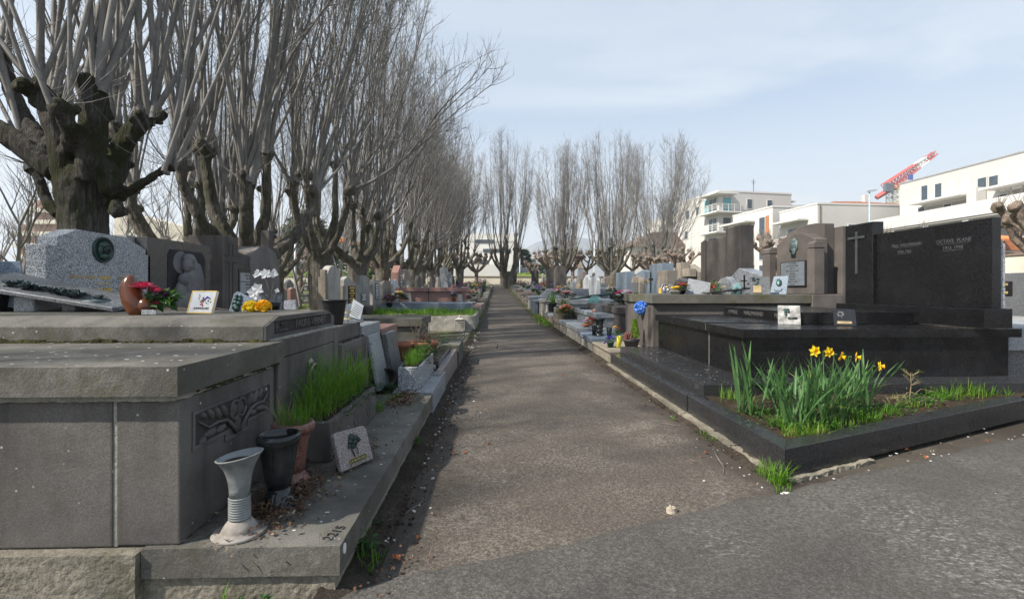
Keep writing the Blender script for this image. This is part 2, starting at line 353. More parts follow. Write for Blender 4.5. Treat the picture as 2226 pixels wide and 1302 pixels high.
# ------------------------------------------------------------------ ground, path, crossing road
M['dirt'] = stone('gritty_earth', (.075, .063, .05), (.045, .037, .03), 7, .97, 1.4, 60, .6, spec=.1)
def asphalt(name, c1, c2, c3, splat=False, dirt_x=None):
    t = NT(name)
    col = t.mix(t.mr(t.noise(.95, 7, .62, .5), .40, .62), c1, c2)
    col = t.mix(t.mr(t.noise(2.6, 6, .7, .6), .46, .60, 0, .6), col, c3); col = t.mix(t.mr(t.noise(9, 6, .7), .5, .72, 0, .5), col, c3)
    col = t.mix(t.mr(t.noise(55, 5, .8), .42, .62, .0, .75), k(c3, .8), col); col = t.mix(t.mr(t.noise(110, 4, .8), .56, .70, 0, .3), col, k(c2, 1.5))
    v = t.vor(150, 'Color'); sx = t.n('ShaderNodeSeparateColor'); t.l(v, sx.inputs[0])
    col = t.mix(t.mr(sx.outputs[0], .55, .95, 0, .2), col, k(c2, 1.4)); col = t.mix(t.mr(sx.outputs[1], .5, .9, 0, .25), col, k(c1, .5))
    col = t.mix(t.mr(t.vor(23), .03, .07, .7, 0), col, (.38, .36, .33))
    if splat:   # whitish spilled lime on the right side of the crossing road
        for pu, pv, rr in ((2050, 1190, .55), (2170, 1280, .45), (1960, 1110, .5), (1560, 1190, .3)):
            p = PG(pu, pv); g = t.n('ShaderNodeVectorMath', operation='DISTANCE'); t.l(t.pos, g.inputs[0]); g.inputs[1].default_value = p
            mk_ = t.math('MULTIPLY', t.mr(g.outputs['Value'], rr, 0), t.mr(t.noise(34, 7, .75, 0, t.map((1, 1.9, 1))), .5, .72, 0, .6)); col = t.mix(mk_, col, (.38, .38, .355))
    if dirt_x:
        gx = t.n('ShaderNodeSeparateXYZ'); t.l(t.pos, gx.inputs[0]); e = t.math('ABSOLUTE', t.math('SUBTRACT', gx.outputs[0], .5)); e2 = t.math('ADD', e, t.math('MULTIPLY', t.math('SUBTRACT', t.noise(2.6, 6, .7), .5), .9))
        col = t.mix(t.mr(e2, .62, 1.0, 0, .85), col, (.052, .043, .035))
    h = t.math('ADD', t.noise(120, 4, .7), t.math('MULTIPLY', t.noise(30, 5, .7), 1.2))
    return t.fin(col, .92, t.bump(h, .6, .006), .25)
M['path'] = asphalt('worn_path_asphalt', (.108, .094, .080), (.265, .234, .196), (.078, .066, .055), dirt_x=True)
M['road'] = asphalt('grey_road_asphalt', (.095, .090, .083), (.165, .156, .143), (.068, .063, .057), splat=True)
def groundm():
    t = NT('cemetery_ground')
    col = t.mix(t.mr(t.noise(.9, 6, .65), .4, .62), (.10, .088, .072), (.055, .045, .036))
    gx = t.n('ShaderNodeSeparateXYZ'); t.l(t.pos, gx.inputs[0])
    far = t.mr(gx.outputs[1], 9, 16)
    col = t.mix(t.math('MULTIPLY', far, t.mr(t.noise(.35, 6, .65), .42, .56, 0, .9)), col, (.12, .15, .03))
    col = t.mix(t.mr(t.vor(45), .05, .12, .6, 0), col, (.3, .28, .24))
    return t.fin(col, .95, t.bump(t.noise(45, 6, .75), 1.0, .02), .2)
M['ground'] = groundm()
def sheet(name, xs, ys, zf, mat, kind='structure'):
    V = np.array([[x, y, zf(x, y)] for y in ys for x in xs]); nx = len(xs); i = np.arange(len(ys)*nx).reshape(len(ys), nx)
    Q = np.stack([i[:-1, :-1], i[:-1, 1:], i[1:, 1:], i[1:, :-1]], -1).reshape(-1, 4)
    o = npmesh(name, V, Q, mat); o['kind'] = kind; return o
ys_ = [-60, -20, 0, 3, 6, 9, 12, 13, 14, 15, 16, 18, 20, 22, 25, 28, 32, 36, 40, 45, 50, 55, 60, 75, 90, 130, 200, 500, 3000]
sheet('ground', [-3000, -300, -60, -20, -8, -2, 2, 8, 20, 60, 300, 3000], ys_, lambda x, y: gz(y)-.012, M['ground'])
# path between the two rows of graves, ragged earthy edges
NS = lambda x, y, s, q=0: mnoise.noise(Vector((x*s+q, y*s, q*1.7)))
def pathedge(y):
    l = -.50+.06*NS(0, y, 2.2, 3)+.03*NS(0, y, 9, 5); r = 1.50+.07*NS(0, y, 2.1, 9)+.03*NS(0, y, 9, 11)
    if y > 12: l += (y-12)*.004; r -= (y-12)*.011
    return l, r
EA = PG(800, 1292); EB = PG(1640, 1092)
edir = (EB-EA).normalized(); enrm = Vector((edir.y, -edir.x, 0))
ys = list(np.arange(1.0, 6.5, .03))+list(np.arange(6.5, 14, .12))+list(np.arange(14, 61, 1.0))
ts = np.linspace(0, 1, 70); V = []; 
for y in ys:
    l, r = pathedge(y)
    for q in ts:
        x = l+(r-l)*q; e = min(1, min(q, 1-q)*7)
        under = max(0, min(1, ((Vector((x, y, 0))-EA).dot(enrm)-.01)*18))*.045
        V.append((x, y, gz(y)-under-.008+.012*e+(.007*NS(x, y, 3)+.003*NS(x, y, 14))*e+.012*math.sin(math.pi*q)))
i = np.arange(len(V)).reshape(len(ys), 70); Q = np.stack([i[:-1, :-1], i[:-1, 1:], i[1:, 1:], i[1:, :-1]], -1).reshape(-1, 4)
npmesh('path', np.array(V), Q, M['path'])['kind'] = 'structure'
# crossing road in front: its edge runs from bottom left past the planter corner to the right
EA = PG(800, 1292); EB = PG(1640, 1092)
edir = (EB-EA).normalized(); enrm = Vector((edir.y, -edir.x, 0))
ss = np.arange(-1.2, 9, .035); qs = np.concatenate([np.linspace(0, .3, 12)[:-1], np.linspace(.3, 3.2, 50)]); V = []
for s_ in ss:
    for q in qs:
        b = EA+edir*s_+enrm*(q-.015+(.03*NS(s_, 0, 5, 2)+.012*NS(s_, 0, 22, 6))*(q < .3)*(1-q/.3))
        e = min(1, q/.05)
        V.append((b.x, b.y, -.004+.016*e+.006*NS(b.x, b.y, 2.5, 4)+.003*NS(b.x, b.y, 15, 4)+.012))
i = np.arange(len(V)).reshape(len(ss), len(qs)); Q = np.stack([i[:-1, :-1], i[1:, :-1], i[1:, 1:], i[:-1, 1:]], -1).reshape(-1, 4)
npmesh('road', np.array(V), Q, M['road'])['kind'] = 'structure'
def stuff(name, mb, mat, label=None):
    o = mb.build(name, mat, None, origin=(0, 0, 0), recalc=False) if isinstance(mb, MB) else mb
    o['kind'] = 'stuff'; 
    if label: o['label'] = label; o['category'] = name.replace('_', ' ')
    return o
rnd = random.Random(11)
def gpt(x, y): return Vector((x, y, gz(y)+.006))
# earth strip along the left kerb
xs = np.linspace(-.62, -.30, 14); yss = np.arange(1.2, 13, .05); V = []
for y in yss:
    wd = .21+.10*NS(0, y, 1.3, 21)
    for q in np.linspace(0, 1, 12):
        x = -.60+wd*q; V.append((x, y, gz(y)+.030*(1-q)**1.2*(1+.5*NS(x, y, 7, 1))-.010*q+.012*abs(NS(x, y, 25, 2))*(1-q)))
i = np.arange(len(V)).reshape(len(yss), 12); Q = np.stack([i[:-1, :-1], i[:-1, 1:], i[1:, 1:], i[1:, :-1]], -1).reshape(-1, 4)
o = npmesh('earth_strip', np.array(V), Q, M['dirt']); o['kind'] = 'structure'
V = []
for y in np.linspace(2.75, 13, len(yss)):
    wd = .16+.08*NS(0, y, 1.5, 31)
    for q in np.linspace(0, 1, 12):
        x = 1.62-wd*q; V.append((x, y, gz(y)+.035*(1-q)**1.2*(1+.5*NS(x, y, 7, 1))-.010*q+.012*abs(NS(x, y, 25, 2))*(1-q)))
o = npmesh('earth_strip', np.array(V), Q[:, ::-1], M['dirt']); o['kind'] = 'structure'
# gravel crumbs, chippings
def crumbs(mb, n, fx, r0, r1):
    for _ in range(n):
        x, y = fx(); r = rnd.uniform(r0, r1); mb.blob((x, y, gz(y)+r*.4), r, 5, 3, .5, 2, 1, rnd.uniform(.6, 1.2), .6, seed=rnd.random()*9)
m = MB(); crumbs(m, 900, lambda: (-.58+abs(rnd.gauss(0, .16)), rnd.uniform(1.3, 9)), .003, .010); crumbs(m, 350, lambda: (1.60-abs(rnd.gauss(0, .1)), rnd.uniform(2.7, 9)), .003, .009)
stuff('soil_crumbs', m, M['soil'])
m = MB(); crumbs(m, 260, lambda: (rnd.uniform(-.5, 1.5), 1.5+rnd.random()**2*11), .0025, .006); crumbs(m, 200, lambda: (rnd.uniform(1.0, 4.5), rnd.uniform(1.7, 4)), .0025, .006)
crumbs(m, 160, lambda: (-.55+abs(rnd.gauss(0, .13)), rnd.uniform(1.4, 10)), .004, .012)
crumbs(m, 260, lambda: (rnd.uniform(-.85, -.4), rnd.uniform(8.6, 12.4)), .006, .016)
stuff('gravel', m, M['pebble'])
m = MB()
for _ in range(700):
    x, y = rnd.uniform(-.5, 4), 1.5+rnd.random()**1.6*6
    if x > 1.5 and y > 3.2: continue
    a = rnd.random()*6.28; L = rnd.uniform(.012, .04); z = gz(y)+.014
    m.tube([(x, y, z), (x+math.cos(a)*L, y+math.sin(a)*L, z+rnd.uniform(0, .004))], .0007, 3)
stuff('dry_needles', m, M['straw'])
# ------------------------------------------------------------------ helpers for stone work
def rough_box(x0, x1, y0, y1, z0, z1, res, amp, fq=12, seed=0):
    mb = MB()
    def face(fn, na, nb):
        vs = []
        for j in range(nb+1):
            for i in range(na+1):
                p = Vector(fn(i/na, j/nb)); q = p+Vector((NS(p.y*1.3, p.z*1.7+p.x, fq, 1+seed), NS(p.x*1.3, p.z*1.7+p.y, fq, 7+seed), .6*NS(p.x, p.y+p.z, fq, 13+seed)))*amp
                vs.append(q)
        mb.add(vs, [(j*(na+1)+i, j*(na+1)+i+1, (j+1)*(na+1)+i+1, (j+1)*(na+1)+i) for j in range(nb) for i in range(na)])
    L = lambda a, b: x0+(x1-x0)*a; W = lambda a: y0+(y1-y0)*a; H = lambda a: z0+(z1-z0)*a
    nx = max(1, int((x1-x0)/res)); ny = max(1, int((y1-y0)/res)); nz_ = max(1, int((z1-z0)/res))
    face(lambda a, b: (L(a, 0), y0, H(b)), nx, nz_); face(lambda a, b: (L(a, 0), W(b), z1), nx, ny)
    face(lambda a, b: (x1, W(a), H(b)), ny, nz_); face(lambda a, b: (x0, W(1-a), H(b)), ny, nz_); face(lambda a, b: (L(1-a, 0), y1, H(b)), nx, nz_)
    return mb
def part(name, mb, mat, par, bevel=.004, smooth=False, seg=1): return mb.build(name, mat, par, bevel=bevel, smooth=smooth, seg=seg)
def B(*a): return MB().box(*a)
LAVA = M['lava']
# ------------------------------------------------------------------ the big lava vault at the left front
t = thing('vault_tomb', 'large dark lava stone vault with stepped slabs and carved family name, front left', 'tomb', (-2, 2.4, 0))
part('foundation', rough_box(-4.2, -1.19, 1.635, 3.5, -.05, .176, .016, .0035, 30), M['concrete'], t, 0)
part('foundation', rough_box(-1.19, -.55, 1.672, 4.05, -.05, .084, .016, .0035, 30, 3), M['concrete'], t, 0)
part('wall_block', B(-2.6, -1.296, 1.677, 2.37, .181, .676), LAVA, t, .006, seg=2)
part('wall_block', B(-1.283, -1.074, 1.677, 2.37, .185, .674), LAVA, t, .006, seg=2)
part('mortar_joint', B(-1.2957, -1.2833, 1.682, 2.3, .18, .675), M['mortar'], t, 0)
part('mortar_joint', rough_box(-2.6, -1.078, 1.660, 2.36, .676, .6985, .02, .008, 30), M['mortar'], t, 0)
part('lower_slab', rough_box(-2.6, -1.052, 1.632, 2.44, .698, .796, .02, .0014, 20), M['lava_top'], t, 0)
part('body', B(-3.3, -1.104, 2.372, 3.36, .183, .7975), LAVA, t, .004)
part('pilaster', B(-1.1035, -1.084, 2.445, 2.50, .186, .797), LAVA, t, .004); part('pilaster', B(-1.1035, -1.084, 3.285, 3.36, .186, .797), LAVA, t, .004)
part('top_rail', B(-1.1035, -1.087, 2.506, 3.279, .705, .7975), LAVA, t, .003); part('panel', B(-1.1035, -1.089, 2.506, 3.279, .188, .700), LAVA, t, .003)
part('mortar_joint', rough_box(-1.2, -1.088, 2.41, 3.36, .7965, .806, .03, .006, 30), M['mortar'], t, 0)
part('upper_slab', MB().prism([(2.385, .80), (3.375, .80), (3.375, .872), (3.25, .915), (2.52, .915), (2.385, .873)], 'x', -3.3, -1.128), M['lava_top'], t, .004, seg=2)
part('name_recess', B(-1.1279, -1.1272, 2.478, 3.318, .824, .889), plain('shaded_recess', (.035, .033, .032), .9), t, 0)  # recess shade painted as a dark plate so the letters stand out
fr = MB(); X0, X1 = -1.1278, -1.117
fr.prism([(2.387, .802), (3.373, .802), (3.373, .822), (2.387, .822)], 'x', X0, X1).prism([(2.387, .8225), (2.475, .8225), (2.475, .89), (2.437, .886), (2.387, .871)], 'x', X0, X1)
fr.prism([(3.32, .8225), (3.373, .8225), (3.373, .871), (3.32, .889)], 'x', X0, X1).prism([(2.45, .8905), (3.322, .8905), (3.25, .913), (2.52, .913)], 'x', X0, X1)
part('name_frame', fr, LAVA, t, 0)
def TXL(x, y, z): return FR((x, y, z), (0, 1, 0), (0, 0, 1))
text('F', .062, TXL(-1.127, 2.515, .856), 'lettering', LAVA, t, .007, .9, bold=.02)
text('MLLE', .026, TXL(-1.127, 2.595, .872), 'lettering', LAVA, t, .007, 1.15, bold=.02)
part('lettering', B(-1.1279, -1.121, 2.545, 2.645, .835, .842), LAVA, t, 0)
text('FAURE-VERNET', .062, TXL(-1.127, 2.985, .856), 'lettering', LAVA, t, .007, 1.12, bold=.02)
# moss and grit in the joint under the upper slab
m = MB()
for _ in range(160):
    x = rnd.uniform(-2.5, -1.13); m.blob((x, 2.378+rnd.uniform(-.012, .006), .797), rnd.uniform(.006, .018)*(1.4 if NS(x, 0, 6) > 0 else .6), 6, 4, .6, 3, 1.4, 1, .8, seed=rnd.random()*9)
for _ in range(40):
    y = rnd.uniform(1.75, 2.4); m.blob((-1.062, y, .690), rnd.uniform(.004, .012), 6, 4, .6, 3, .7, 1.5, .7, seed=rnd.random()*9)
for _ in range(14):
    y = rnd.uniform(3.5, 4.1); m.blob((-1.10, y, .668), rnd.uniform(.008, .02), 6, 4, .6, 3, .8, 1.5, .7, seed=rnd.random()*9)
M['mossb'] = stone('moss_clumps', (.045, .045, .022), (.075, .07, .03), 12, .97, 1, 120, .5, spec=.1)
stuff('moss', m, M['mossb'])
# carved relief panel on the side
rp = MB(); X = -1.0735
def rim(a, b, wd=.014, pr=.007):
    (ya, za), (yb, zb) = a, b
    if abs(ya-yb) < 1e-4: rp.box(X, X+pr*.8, ya-wd/2+.0007, ya+wd/2-.0007, min(za, zb)-wd/2+.001, max(za, zb)+wd/2-.001)
    else: rp.box(X, X+pr, min(ya, yb)-wd/2, max(ya, yb)+wd/2, za-wd/2, za+wd/2)
yl, yr, zt, zb, zc, c0, c1 = 1.75, 2.33, .612, .486, .455, 1.955, 2.125
for a, b in (((yl, zt), (yr, zt)), ((yl, zt), (yl, zb)), ((yr, zt), (yr, zb)), ((yl, zb), (c0, zb)), ((c1, zb), (yr, zb)), ((c0, zb), (c0, zc)), ((c1, zb), (c1, zc)), ((c0, zc), (c1, zc))): rim(a, b)
part('relief_ground', MB().box(X+.0001, X+.0008, 1.757, 2.323, .493, .605), plain('dark_relief_ground', (.04, .037, .036), .95), t, 0)  # plain dark plate behind the carved leaves
part('carved_frame', rp, LAVA, t, .0015)
rl = MB(); ym = 2.04
for sg in (-1, 1):
    def Y(a): return ym+sg*a
    rl.tube([(X+.006, Y(.015), .465), (X+.009, Y(.045), .50), (X+.010, Y(.09), .535), (X+.010, Y(.15), .545), (X+.009, Y(.21), .54), (X+.005, Y(.265), .575)], [.008, .008, .007, .006, .005, .003], 6)
    rl.tube([(X+.005, Y(.025+.032*math.cos(q)), .560+.037*math.sin(q)) for q in np.linspace(0, 6.28, 17)], .0075, 6)
    rl.blob((X, Y(.025), .560), .026, 10, 6, .1, 3, .35, 1, 1.1)
    for (a, z, L, wd, an) in ((.10, .575, .055, .02, 1.0), (.145, .578, .06, .02, .95), (.19, .585, .05, .018, .9), (.235, .59, .03, .014, .8), (.12, .512, .06, .018, -.15), (.19, .515, .07, .02, -.1), (.24, .50, .035, .016, -.6)):
        r0 = MB(Matrix.Translation((X, Y(a), z)) @ Matrix.Rotation(an*sg if True else an, 4, 'X')); r0.blob((0, 0, 0), 1, 10, 6, .08, 2, .015, L*.58, wd*.75); rl.v += []; rl.add(r0.v, r0.f)
rl.blob((X, ym, .50), .03, 10, 6, .1, 3, .4, .8, 1.25)
part('carved_leaves', rl, LAVA, t, 0, True)
# ring handle
rg = MB(); rc = Vector((-1.070, 2.86, .555))
rg.tube([rc+Vector((.012*math.sin(q), .052*math.cos(q), .062*math.sin(q))) for q in np.linspace(0, 2*math.pi, 25)], .0075, 8, False)
rh = part('ring_handle', rg, M['steel'], t, 0, True)
MB().blob((-1.085, 2.86, .625), .024, 10, 6, .1, 3, .7, 1, 1.2).build('handle_boss', M['steel'], rh, smooth=True)
# ledge
lg = part('ledge_kerb', rough_box(-1.186, -.528, 1.655, 4.045, .084, .183, .02, .0016, 20), M['lava_top'], t, 0)
text('2215', .052, FR(PZ(728, 1157, .1855), (.25, 1, 0), (-1, .25, 0)), 'plot_number', M['inscr_dark'], lg, .0008, 1.0)
ov = MB().prism([(1.70+.013*math.cos(q), .152+.018*math.sin(q)) for q in np.linspace(0, 6.28, 19)[:-1]], 'x', -.528, -.5245); part('number_tag', ov, M['white'], lg, 0)
# ------------------------------------------------------------------ vases on the ledge
ZL = .183
def rot_lathe(name, prof, M_, mat, par, n=28, sx=1, sy=1): return MB(M_).lathe(prof, n=n, sx=sx, sy=sy).build(name, mat, par, smooth=True)
M['vase_grey'] = plain('weathered_grey_ceramic', (.22, .235, .235), .65, .4, 60, .4, c2=(.115, .125, .122), sc=14)
M['vase_base'] = plain('pinkish_worn_ceramic', (.31, .28, .25), .8, .3, 50, .35, c2=(.19, .17, .15), sc=16)
p = PZ(521, 1158, ZL); t = thing('flower_vase', 'grey ceramic vase with ribbed neck and slanted flared mouth, nearest on the left ledge', 'vase', p)
rot_lathe('foot', [(.087, 0), (.090, .006), (.086, .012), (.058, .013), (.058, .02), (.050, .034), (.039, .048), (.034, .052)], TR(*p), M['vase_base'], t, 40)
rb = [(.033, .053)]
for i in range(9): rb += [(.0325, .055+i*.0088), (.0365, .0575+i*.0088), (.0365, .0605+i*.0088), (.0325, .063+i*.0088)]
rot_lathe('ribbed_neck', rb, TR(*p), M['vase_grey'], t, 36)
sk = Matrix.Identity(4); sk[2][0] = .22; sk[2][1] = -.02
mb = MB(); n0 = 40; prof = [(.0335, .134), (.034, .16), (.037, .185), (.042, .21), (.051, .238), (.066, .264), (.074, .274), (.077, .278), (.073, .280), (.062, .262), (.046, .235), (.03, .222)]
mb.lathe(prof, n=n0)
mb.v = [(x+p.x, y+p.y, z+p.z+x*.15*max(0, min(1, (z-.17)/.09))) for x, y, z in mb.v]
mb.build('bowl', M['vase_grey'], t, smooth=True)
part('soil', MB(TR(p.x, p.y, p.z)).lathe([(.001, .256), (.054, .256), (.052, .25), (.001, .248)], n=20), M['soil'], t, 0)
p = PZ(606, 1096, ZL); t = thing('flower_vase', 'tall glossy black conical vase with thick rim, beside the ribbed grey vase', 'vase', p)
M['blackgloss'] = plain('glossy_black_ceramic', (.010, .013, .014), .16, .04, 30, .3, c2=(.03, .034, .034), sc=12)
rot_lathe('body', [(.042, .07), (.05, .10), (.058, .15), (.066, .20), (.072, .235), (.079, .25), (.083, .262), (.084, .276), (.080, .286), (.073, .288), (.068, .282), (.063, .255), (.05, .17), (.02, .16)], TR(*p), M['blackgloss'], t, 36)
rot_lathe('foot', [(.072, 0), (.076, .006), (.070, .014), (.056, .03), (.046, .045), (.042, .071)], TR(*p), M['blackgloss'], t, 36)
p = PZ(637, 1052, ZL); t = thing('flower_vase', 'reddish brown granite vase with grass sprouting, behind the black vase', 'vase', p)
M['redgran'] = granite('red_brown_granite', (.06, .03, .025), (.17, .075, .055), (.26, .14, .11), 260, .35)
rot_lathe('body', [(.048, .06), (.052, .10), (.062, .17), (.072, .22), (.076, .236), (.088, .24), (.092, .25), (.092, .268), (.086, .278), (.074, .278), (.070, .262), (.01, .26)], TR(*p), M['redgran'], t, 32)
rot_lathe('foot', [(.072, 0), (.075, .01), (.072, .02), (.064, .024), (.064, .036), (.052, .042), (.052, .052), (.047, .061)], TR(*p), M['redgran'], t, 32)
rr = random.Random(5)
def grass(mb, c, rx, ry, n, h0, h1, w=.004, lean=.25, curl=.6, seg=3, rg=rr):
    for _ in range(n):
        a = rg.random()*6.283; q = math.sqrt(rg.random()); x, y = c[0]+rx*q*math.cos(a), c[1]+ry*q*math.sin(a)
        mb.blade((x, y, c[2]), rg.random()*6.283 if rg.random() < .5 else a+rg.uniform(-.7, .7), rg.uniform(h0, h1), w*rg.uniform(.7, 1.3), abs(rg.gauss(0, lean)), rg.uniform(0, curl)*1.3, seg)
    return mb
def gpart(mb, par, mat='grass', name='grass'):
    o = mb.build(name, M[mat], par, recalc=False); o['kind'] = 'stuff'; return o
gpart(grass(MB(), (p.x, p.y, p.z+.262), .07, .07, 130, .05, .14, .0032, .35, .9), t)
gpart(grass(MB(), (p.x-.02, p.y-.03, p.z+.265), .06, .04, 26, .12, .2, .002, .8, 1.2), t, 'straw', 'dry_stalks')
# carved trough planter with tall grass
t = thing('planter_trough', 'dark carved lava stone trough overgrown with tall bright grass', 'planter', (-.95, 2.9, ZL))
part('trough', B(-1.06, -.83, 2.45, 3.36, ZL+.001, .385), LAVA, t, .006, seg=2)
part('soil', rough_box(-1.035, -.855, 2.48, 3.33, .36, .393, .04, .012), M['soil'], t, 0)
rs = MB()
for yc in (2.62, 2.90, 3.18):
    for kk in range(6): rs.blob((-.829, yc+.035*math.cos(kk*1.047), .285+.035*math.sin(kk*1.047)), .024, 8, 5, .1, 3, .35, 1, 1)
    rs.blob((-.828, yc, .285), .017, 8, 5, .1, 3, .6)
rs.box(-.8299, -.824, 2.49, 3.32, .365, .376).box(-.8299, -.824, 2.49, 3.32, .20, .21)
part('carved_rosettes', rs, LAVA, t, 0)
g = MB(); 
for i in range(16):
    y = 2.5+i*.055; hh = .55+.9*abs(NS(0, y, 4, 2))+.25*rr.random(); grass(g, (-.945, y, .388), .085, .04, 48, .10*hh, .36*hh, .0045, .38, 1.1)
gpart(g, t)
g = MB()
for i in range(14): grass(g, (-.94, 2.5+i*.06, .388), .09, .04, 7, .10, .28, .0035, .6, 1.6)
gpart(g, t, 'grass2', 'dry_grass')
g = MB()
for _ in range(70):
    y = rr.uniform(2.55, 3.3); x = -.84+rr.uniform(-.06, .05); z = .40+rr.uniform(-.05, .05); a = rr.uniform(-1.2, 1.2)
    g.leafq((x, y, z), (math.cos(a), math.sin(a), rr.uniform(-.3, .7)), (0, 0, 1), rr.uniform(.02, .045), rr.uniform(.018, .035))
gpart(g, t, 'leaf', 'creeping_leaves')
# leaning memorial plaque
a0, a1 = PZ(743, 1034, ZL), PZ(812, 1003, ZL); e = (a1-a0).normalized(); nn = Vector((e.y, -e.x, 0)); W = (a1-a0).length
t = thing('memorial_plaque', 'pinkish granite plaque with bronze rose and brass inscription, leaning on the left ledge', 'plaque', (a0+a1)/2)
up = (Vector((0, 0, 1))-nn*.32).normalized(); o0 = a0+Vector((0, 0, .016)); FM = FR(o0, e, up)
pl = MB(FM); pl.prism([(0, 0), (W, 0), (W, .155), (W*.93, .172), (.012, .182), (0, .17)], 'z', -.024, 0); part('slab', pl, M['pinkgrey'], t, .003)
st = MB(FM); st.box(.03, .05, -.016, .02, -.07, -.0245).box(W-.05, W-.03, -.016, .02, -.07, -.0245); part('stand', st, M['darkmetal'], t, .001)
ro = MB(FM)
for (x, y, r) in ((.10, .135, .020), (.122, .128, .017), (.088, .118, .016), (.112, .108, .016), (.14, .115, .011), (.075, .10, .011), (.10, .092, .013)): ro.blob((x, y, .004), r, 8, 5, .5, 5, 1, 1, .45, seed=x*90)
ro.tube([(.09, .115, .004), (.085, .08, .005), (.095, .045, .004)], .003, 5).tube([(.11, .11, .004), (.12, .07, .005), (.115, .05, .004)], .002, 5)
part('bronze_roses', ro, M['bronze'], t, 0, True)
bp = MB(FM).prism([(.058, .024), (.066, .015), (W-.05, .015), (W-.042, .024), (W-.042, .033), (W-.05, .042), (.066, .042), (.058, .033)], 'z', .0003, .005); bpo = part('name_plate', bp, M['bronze'], t, .001)
rm = MB(FM); rm.tube([(.06, .022, .005), (.067, .016, .005), (W-.051, .016, .005), (W-.043, .022, .005), (W-.043, .035, .005), (W-.051, .041, .005), (.067, .041, .005), (.06, .035, .005), (.06, .022, .005)], .0012, 4); part('plate_rim', rm, M['gold'], bpo, 0)
text('A NOTRE AMIE', .0145, FM @ Matrix.Translation((W/2+.008, .0285, .0052)), 'lettering', M['gold'], bpo, .0008, .95, bold=.01)
# dry leaf litter and tufts on the ledge
def litter(mb, n, fx, s0=.008, s1=.03, rg=rr):
    for _ in range(n):
        x, y, z = fx(); a = rg.random()*6.28
        mb.leafq((x, y, z+rg.uniform(0, .012)), (math.cos(a), math.sin(a), rg.uniform(-.3, .5)), (rg.uniform(-.6, .6), rg.uniform(-.6, .6), 1), rg.uniform(s0, s1), rg.uniform(s0*.5, s1*.55), rg.uniform(-.6, .8))
    return mb
m = MB()
litter(m, 1100, lambda: (rr.gauss(-.87, .07), max(1.72, rr.gauss(2.02, .15)), ZL+abs(rr.gauss(0, .012))+.003), .008, .035); litter(m, 200, lambda: (min(-.7, rr.gauss(-1.02, .06)), rr.uniform(1.72, 2.5), ZL+.003), .006, .02)
litter(m, 160, lambda: (rr.gauss(-.72, .06), rr.gauss(2.62, .09), ZL+.004)); litter(m, 420, lambda: (rr.gauss(-.74, .06), rr.gauss(3.85, .16), ZL+.006), .012, .04)
litter(m, 60, lambda: (rr.uniform(-.8, -.57), rr.uniform(1.73, 4), ZL+.002), .004, .012)
litter(m, 900, lambda: (-.50+abs(rr.gauss(0, .13)), rr.uniform(1.3, 7), .018), .006, .028); litter(m, 160, lambda: (1.55-abs(rr.gauss(0, .08)), rr.uniform(2.5, 7), .014), .008, .025)
stuff('leaf_litter', m, M['deadleaf'])
m = MB(); litter(m, 150, lambda: (rr.gauss(-.9, .09), rr.gauss(2.0, .16), ZL+.012), .01, .03); litter(m, 200, lambda: (rr.gauss(-.74, .06), rr.gauss(3.85, .16), ZL+.01), .012, .035); litter(m, 120, lambda: (-.46+abs(rr.gauss(0, .08)), rr.uniform(3, 10), .014), .01, .03)
stuff('leaf_litter', m, plain('pale_dry_leaf', (.26, .19, .12), .85, 0, 40, .4))
m = MB()
for _ in range(90):
    x, y = rr.gauss(-.9, .1), rr.gauss(2.05, .2); a = rr.random()*6.28; L = rr.uniform(.03, .1)
    m.tube([(x, y, ZL+.008), (x+math.cos(a)*L*.5, y+math.sin(a)*L*.5, ZL+rr.uniform(.01, .035)), (x+math.cos(a+.5)*L, y+math.sin(a+.5)*L, ZL+.006)], .0009, 3)
for _ in range(260):
    x, y = rr.uniform(-3.2, -1.9), rr.gauss(3.2, .06); a = rr.gauss(0, .5); L = rr.uniform(.06, .2)
    m.tube([(x, y, .918), (x+math.cos(a)*L*.5, y+math.sin(a)*L*.5, .918+rr.uniform(.004, .02)), (x+math.cos(a)*L, y+math.sin(a)*L, .918)], .0012, 3)
stuff('dry_twig_debris', m, M['twig'])
def weed(mb, p, n, h0, h1, r=.05, w=.004): return grass(mb, p, r, r, n, h0, h1, w, .4, .9)
m = MB(); weed(m, PZ(818, 893, ZL), 70, .05, .14, .05); weed(m, PZ(905, 965, .03), 25, .03, .08, .03); weed(m, PG(800, 1235), 45, .04, .11, .05); weed(m, PG(790, 1180), 30, .03, .09, .04); weed(m, PG(818, 900+60), 20, .03, .06, .04)
weed(m, Vector((-.88, 1.60, 0)), 12, .05, .11, .02); weed(m, PZ(855, 870, ZL), 45, .03, .09, .05)
stuff('grass_tuft', m, M['grass'])
m = MB()
for c, n, r in ((Vector((-.83, 1.585, .02)), 26, .03), (Vector((-.745, 1.585, .02)), 22, .03), (PG(795, 1215)+Vector((0, 0, .03)), 70, .05), (PG(815, 1150), 40, .04), (PZ(845, 850, ZL+.02), 90, .07), (PZ(900, 960, .05), 25, .03)):
    for _ in range(n):
        a = rr.random()*6.28; m.leafq(c+Vector((rr.uniform(-r, r), rr.uniform(-r*.6, r*.6), rr.uniform(0, r))), (math.cos(a), math.sin(a), rr.uniform(-.1, .6)), (0, 0, 1), rr.uniform(.015, .03), rr.uniform(.014, .026))
stuff('weed_leaves', m, M['leaf'])
